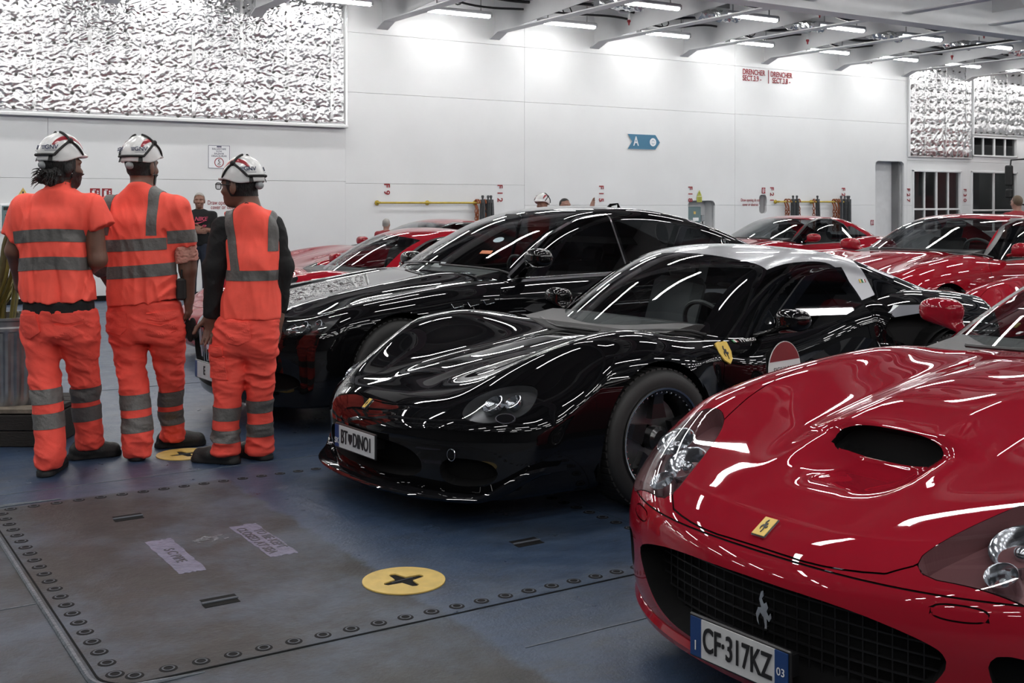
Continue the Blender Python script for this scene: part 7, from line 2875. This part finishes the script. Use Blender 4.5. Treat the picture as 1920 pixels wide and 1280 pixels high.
# ---- galvanised bin full of hose on a timber crate
bc = W((22 - 960) / FPX * 7.42, 7.42)
M_TIMB = mat('dark_timber', (.018, .015, .013), rough=.8, bump=.3, bscale=30, var=.3, stretch=(1, 6, 6))
M_TIMBL = mat('worn_timber_edge', (.20, .17, .13), rough=.8, bump=.3, bscale=30, var=.4, vscale=12)
t = thing('timber_crate', 'dark timber crate under the galvanised bin at the left edge', 'crate', tuple(bc), TH - math.pi / 2)
for k in range(4):
    MB().bbox((-.02, -.24 + .16 * k, .22), (.82, .15, .03), .004).build('top_plank', M_TIMBL if k == 0 else M_TIMB, t)
for s in (-1, 1):
    for k in range(2):
        MB().bbox((-.02, s * .31, .05 + .10 * k), (.82, .025, .095), .004).build('side_plank', M_TIMB, t)
    MB().bbox((-.02 + s * .395, 0, .10), (.03, .60, .19), .004).build('end_plank', M_TIMB, t)
t = thing('galvanised_bin', 'ribbed galvanised bin holding hose at the left edge', 'bin', (bc[0], bc[1], .235), TH - math.pi / 2)
n = 96
V, F = [], []
prof = [(.0, 0), (.225, 0), (.228, .02), (.236, .10), (.25, .40), (.252, .46), (.262, .47), (.262, .49), (.254, .50), (.256, .53), (.268, .54), (.268, .555), (.25, .555), (.245, .50), (.225, .03), (0, .03)]
for i, (r, h) in enumerate(prof):
    for k in range(n):
        a = 2 * math.pi * k / n
        rib = .006 * (1 if (k % 4) < 2 else -1) if 2 <= i <= 5 and r > .2 else 0
        V.append(((r + rib) * math.cos(a), (r + rib) * math.sin(a), h))
for i in range(len(prof) - 1):
    for k in range(n):
        k2 = (k + 1) % n
        F.append((i * n + k, i * n + k2, (i + 1) * n + k2, (i + 1) * n + k))
mesh_obj('bin_body', V, F, M_STEEL, t, smooth=True, sharp=30)
for s in (-1, 1):
    MB().tube([(s * .262, -.07, .44), (s * .30, -.05, .41), (s * .30, .05, .41), (s * .262, .07, .44)], .009, 6).build('bin_handle', M_STEEL, t)
M_HOSE = mat('yellow_green_hose', (.21, .17, .035), rough=.45, var=.35, vscale=10)
M_HOSE2 = mat('olive_hose', (.10, .085, .03), rough=.5, var=.3, vscale=10)
st = thing('hose_stand', 'grey steel stand with a hook behind the bin at the left edge', 'stand', tuple(bc + np.array([.36, .58, 0])), TH - math.pi / 2)
MB().tube([(0, 0, 0), (0, 0, 1.36)], .025, 8).build('post', M_STEEL, st, smooth=True)
MB().tube([(0, 0, 1.33), (0, -.30, 1.36), (0, -.62, 1.35), (0, -.70, 1.40)], .018, 8).build('hook', M_STEEL, st, smooth=True)
MB().bbox((0, 0, .01), (.36, .36, .02), .004).build('base_plate', M_STEEL, st)
MB().bbox((-.10, -.03, .95), (.14, .10, .16), .012).build('red_bracket', M_RED, st)
t = thing('hose_bundle', 'bundle of yellow-green hose hanging into the bin behind the leftmost worker', 'hose', (bc[0], bc[1], .30), TH - math.pi / 2)
rs = np.random.RandomState(9)
for k in range(15):
    y0 = rs.uniform(-.10, .30)
    xa, xb_ = rs.uniform(-.22, -.02), rs.uniform(.02, .22)
    top = 1.05 + rs.uniform(-.02, .03)
    w1, w2 = rs.uniform(.05, .11), rs.uniform(.05, .11)
    pts = [(xa * .9, y0 * .4, .12), (xa * 1.0, y0 * .5, .35), (-w1 * 1.3 + .04, y0, .72), (-w1 * .8 + .04, y0, .95), (.04, y0, top), (w2 * .8 + .04, y0, .95), (w2 * 1.3 + .04, y0 * .9, .72), (xb_ * 1.0, y0 * .5, .35), (xb_ * .8, y0 * .4, .12)]
    P = np.array(pts)
    tt = np.linspace(0, 1, len(P))
    fx = [spline([(a, b) for a, b in zip(tt, P[:, j])], 300) for j in range(3)]
    sm = [(fx[0](u), fx[1](u), fx[2](u)) for u in np.linspace(0, 1, 36)]
    MB().tube(sm, .013, 7).build('hose_loop', M_HOSE if k % 3 else M_HOSE2, t, smooth=True)
MB().bbox((.06, -.06, .24), (.14, .10, .16), .02).build('yellow_coupling', M_POT, t)

# ---- lorry at the far right
M_LRED = mat('lorry_red', (.26, .012, .018), rough=.3, coat=.6)
t = thing('lorry', 'red lorry cab with black windscreen and tall mirrors at the right edge', 'lorry', (25.5, 15.75, 0), 0)


def cab(P):
    x, ay, z = P[:, 0], np.abs(P[:, 1]), P[:, 2]
    a = smax(ay - 1.22, .06 * ay ** 2 + .10 * np.clip(z - 1.7, 0, 3) - x, .15)
    return smax(smax(smax(a, z - 3.15 + .0 * x, .25), .45 - z, .08), x - 2.1, .1)


V, Q, N = nets(cab, (-.1, -1.35, .3), (2.3, 1.35, 3.3), .05, e=.01)
T = tris(Q)
wsf = lambda P: np.maximum(np.maximum(np.abs(P[:, 1]) - 1.08, 1.72 - P[:, 2]), P[:, 2] - 2.62)
swf = lambda P: np.maximum(np.maximum(.45 - P[:, 0], P[:, 0] - 1.25), np.maximum(1.75 - P[:, 2], P[:, 2] - 2.55))
blk = lambda P: np.maximum(1.66 - P[:, 2], P[:, 2] - 2.95)
for g in (wsf, swf, blk):
    V, N, T = cut(V, N, T, g)
C = V[T].mean(axis=1)
Cn = N[T].mean(axis=1)
ws_ = (wsf(C) < 0) & (Cn[:, 0] < -.5)
sw_ = (swf(C) < 0) & (np.abs(Cn[:, 1]) > .7)
bl_ = (blk(C) < 0) & (Cn[:, 0] < -.35) & ~ws_
for nm, sel, m in (('windscreen', ws_, M_GLASSD), ('front_surround', bl_, M_TRIM), ('cab_body', ~(ws_ | sw_ | bl_), M_LRED)):
    v, n_, t_ = sub(V, N, T, sel)
    mesh_obj(nm, v, t_, m, t, n_)
for s in (-1, 1):
    v, n_, t_ = sub(V, N, T, sw_ & (C[:, 1] * s > 0))
    mesh_obj('side_window', v, t_, M_GLASSD, t, n_)
    arm = MB().tube([(.10, s * 1.15, 2.62), (-.12, s * 1.42, 2.60), (-.14, s * 1.46, 2.2), (-.12, s * 1.46, 1.55), (.15, s * 1.2, 1.5)], .022, 8).build('mirror_arm', M_STRAP, t, smooth=True)
    MB().bbox((-.13, s * 1.47, 2.22), (.10, .20, .50), .03).build('mirror_head', M_STRAP, t)
    MB().bbox((-.13, s * 1.47, 1.78), (.10, .18, .22), .03).build('mirror_head', M_STRAP, t)
    MB().bbox((.02, s * .85, .75), (.10, .36, .18), .03).build('headlamp', M_REFL, t)
    for xw_ in (.95, 4.2):
        MB().lathe([(.2, -.14), (.44, -.14), (.50, -.10), (.50, .10), (.44, .14), (.2, .14)], 28, (xw_, s * 1.02, .5), 'y').build('wheel', M_TYRE, t, smooth=True)
MB().bbox((.0, 0, 2.78), (.16, 2.0, .14), .03).build('sun_visor', M_TRIM, t)
MB().bbox((.02, 0, 1.45), (.06, 1.9, .12), .02).build('grille_bar', M_TRIM, t)
MB().bbox((.05, 0, 1.10), (.06, 1.5, .40), .02).build('grille', M_TRIM, t)
MB().bbox((.0, 0, .55), (.22, 2.4, .32), .05).build('bumper', M_TRIM, t)
MB().box((.0, .75, 1.56), (.02, .36, .10)).build('name_plate', M_SIGNW, t)
MB().box((.0, -.5, 2.70), (.05, .2, .04)).build('marker_lamp', M_AMBER, t)
MB().bbox((5.0, 0, 1.9), (5.4, 2.5, 2.6), .04).build('cargo_box', M_GREY, t)
MB().bbox((4.6, 0, .55), (7.2, .9, .24), .03).build('chassis', M_TRIM, t)

# ---- lit tubes behind the windows; left one added unseen to brighten its room
M_TUBE2 = mat('room_lamp_tube', (1.0, 0.985, 0.97), rough=0.4, emit=22.0)
for k, dz in ((0, .16), (1, .02)):
    x_0, x_1, z_0, z_1 = R_WIN[k]
    t = thing('room_lamp', ('added tube lamp, hidden from view, brightening the room behind the left lower window', 'lit tube lamp in the room behind the right lower window')[k], 'lamp', ((x_0 + x_1) / 2 + .35, WALL_Y + 1.3, z_1 + dz), 0)
    MB().bbox((0, 0, .05), (1.25, .14, .05), .012).build('housing', M_LHOUS, t)
    MB().tube([(-.58, 0, 0), (.58, 0, 0)], .03, 10).build('tube', M_TUBE2, t, smooth=True)
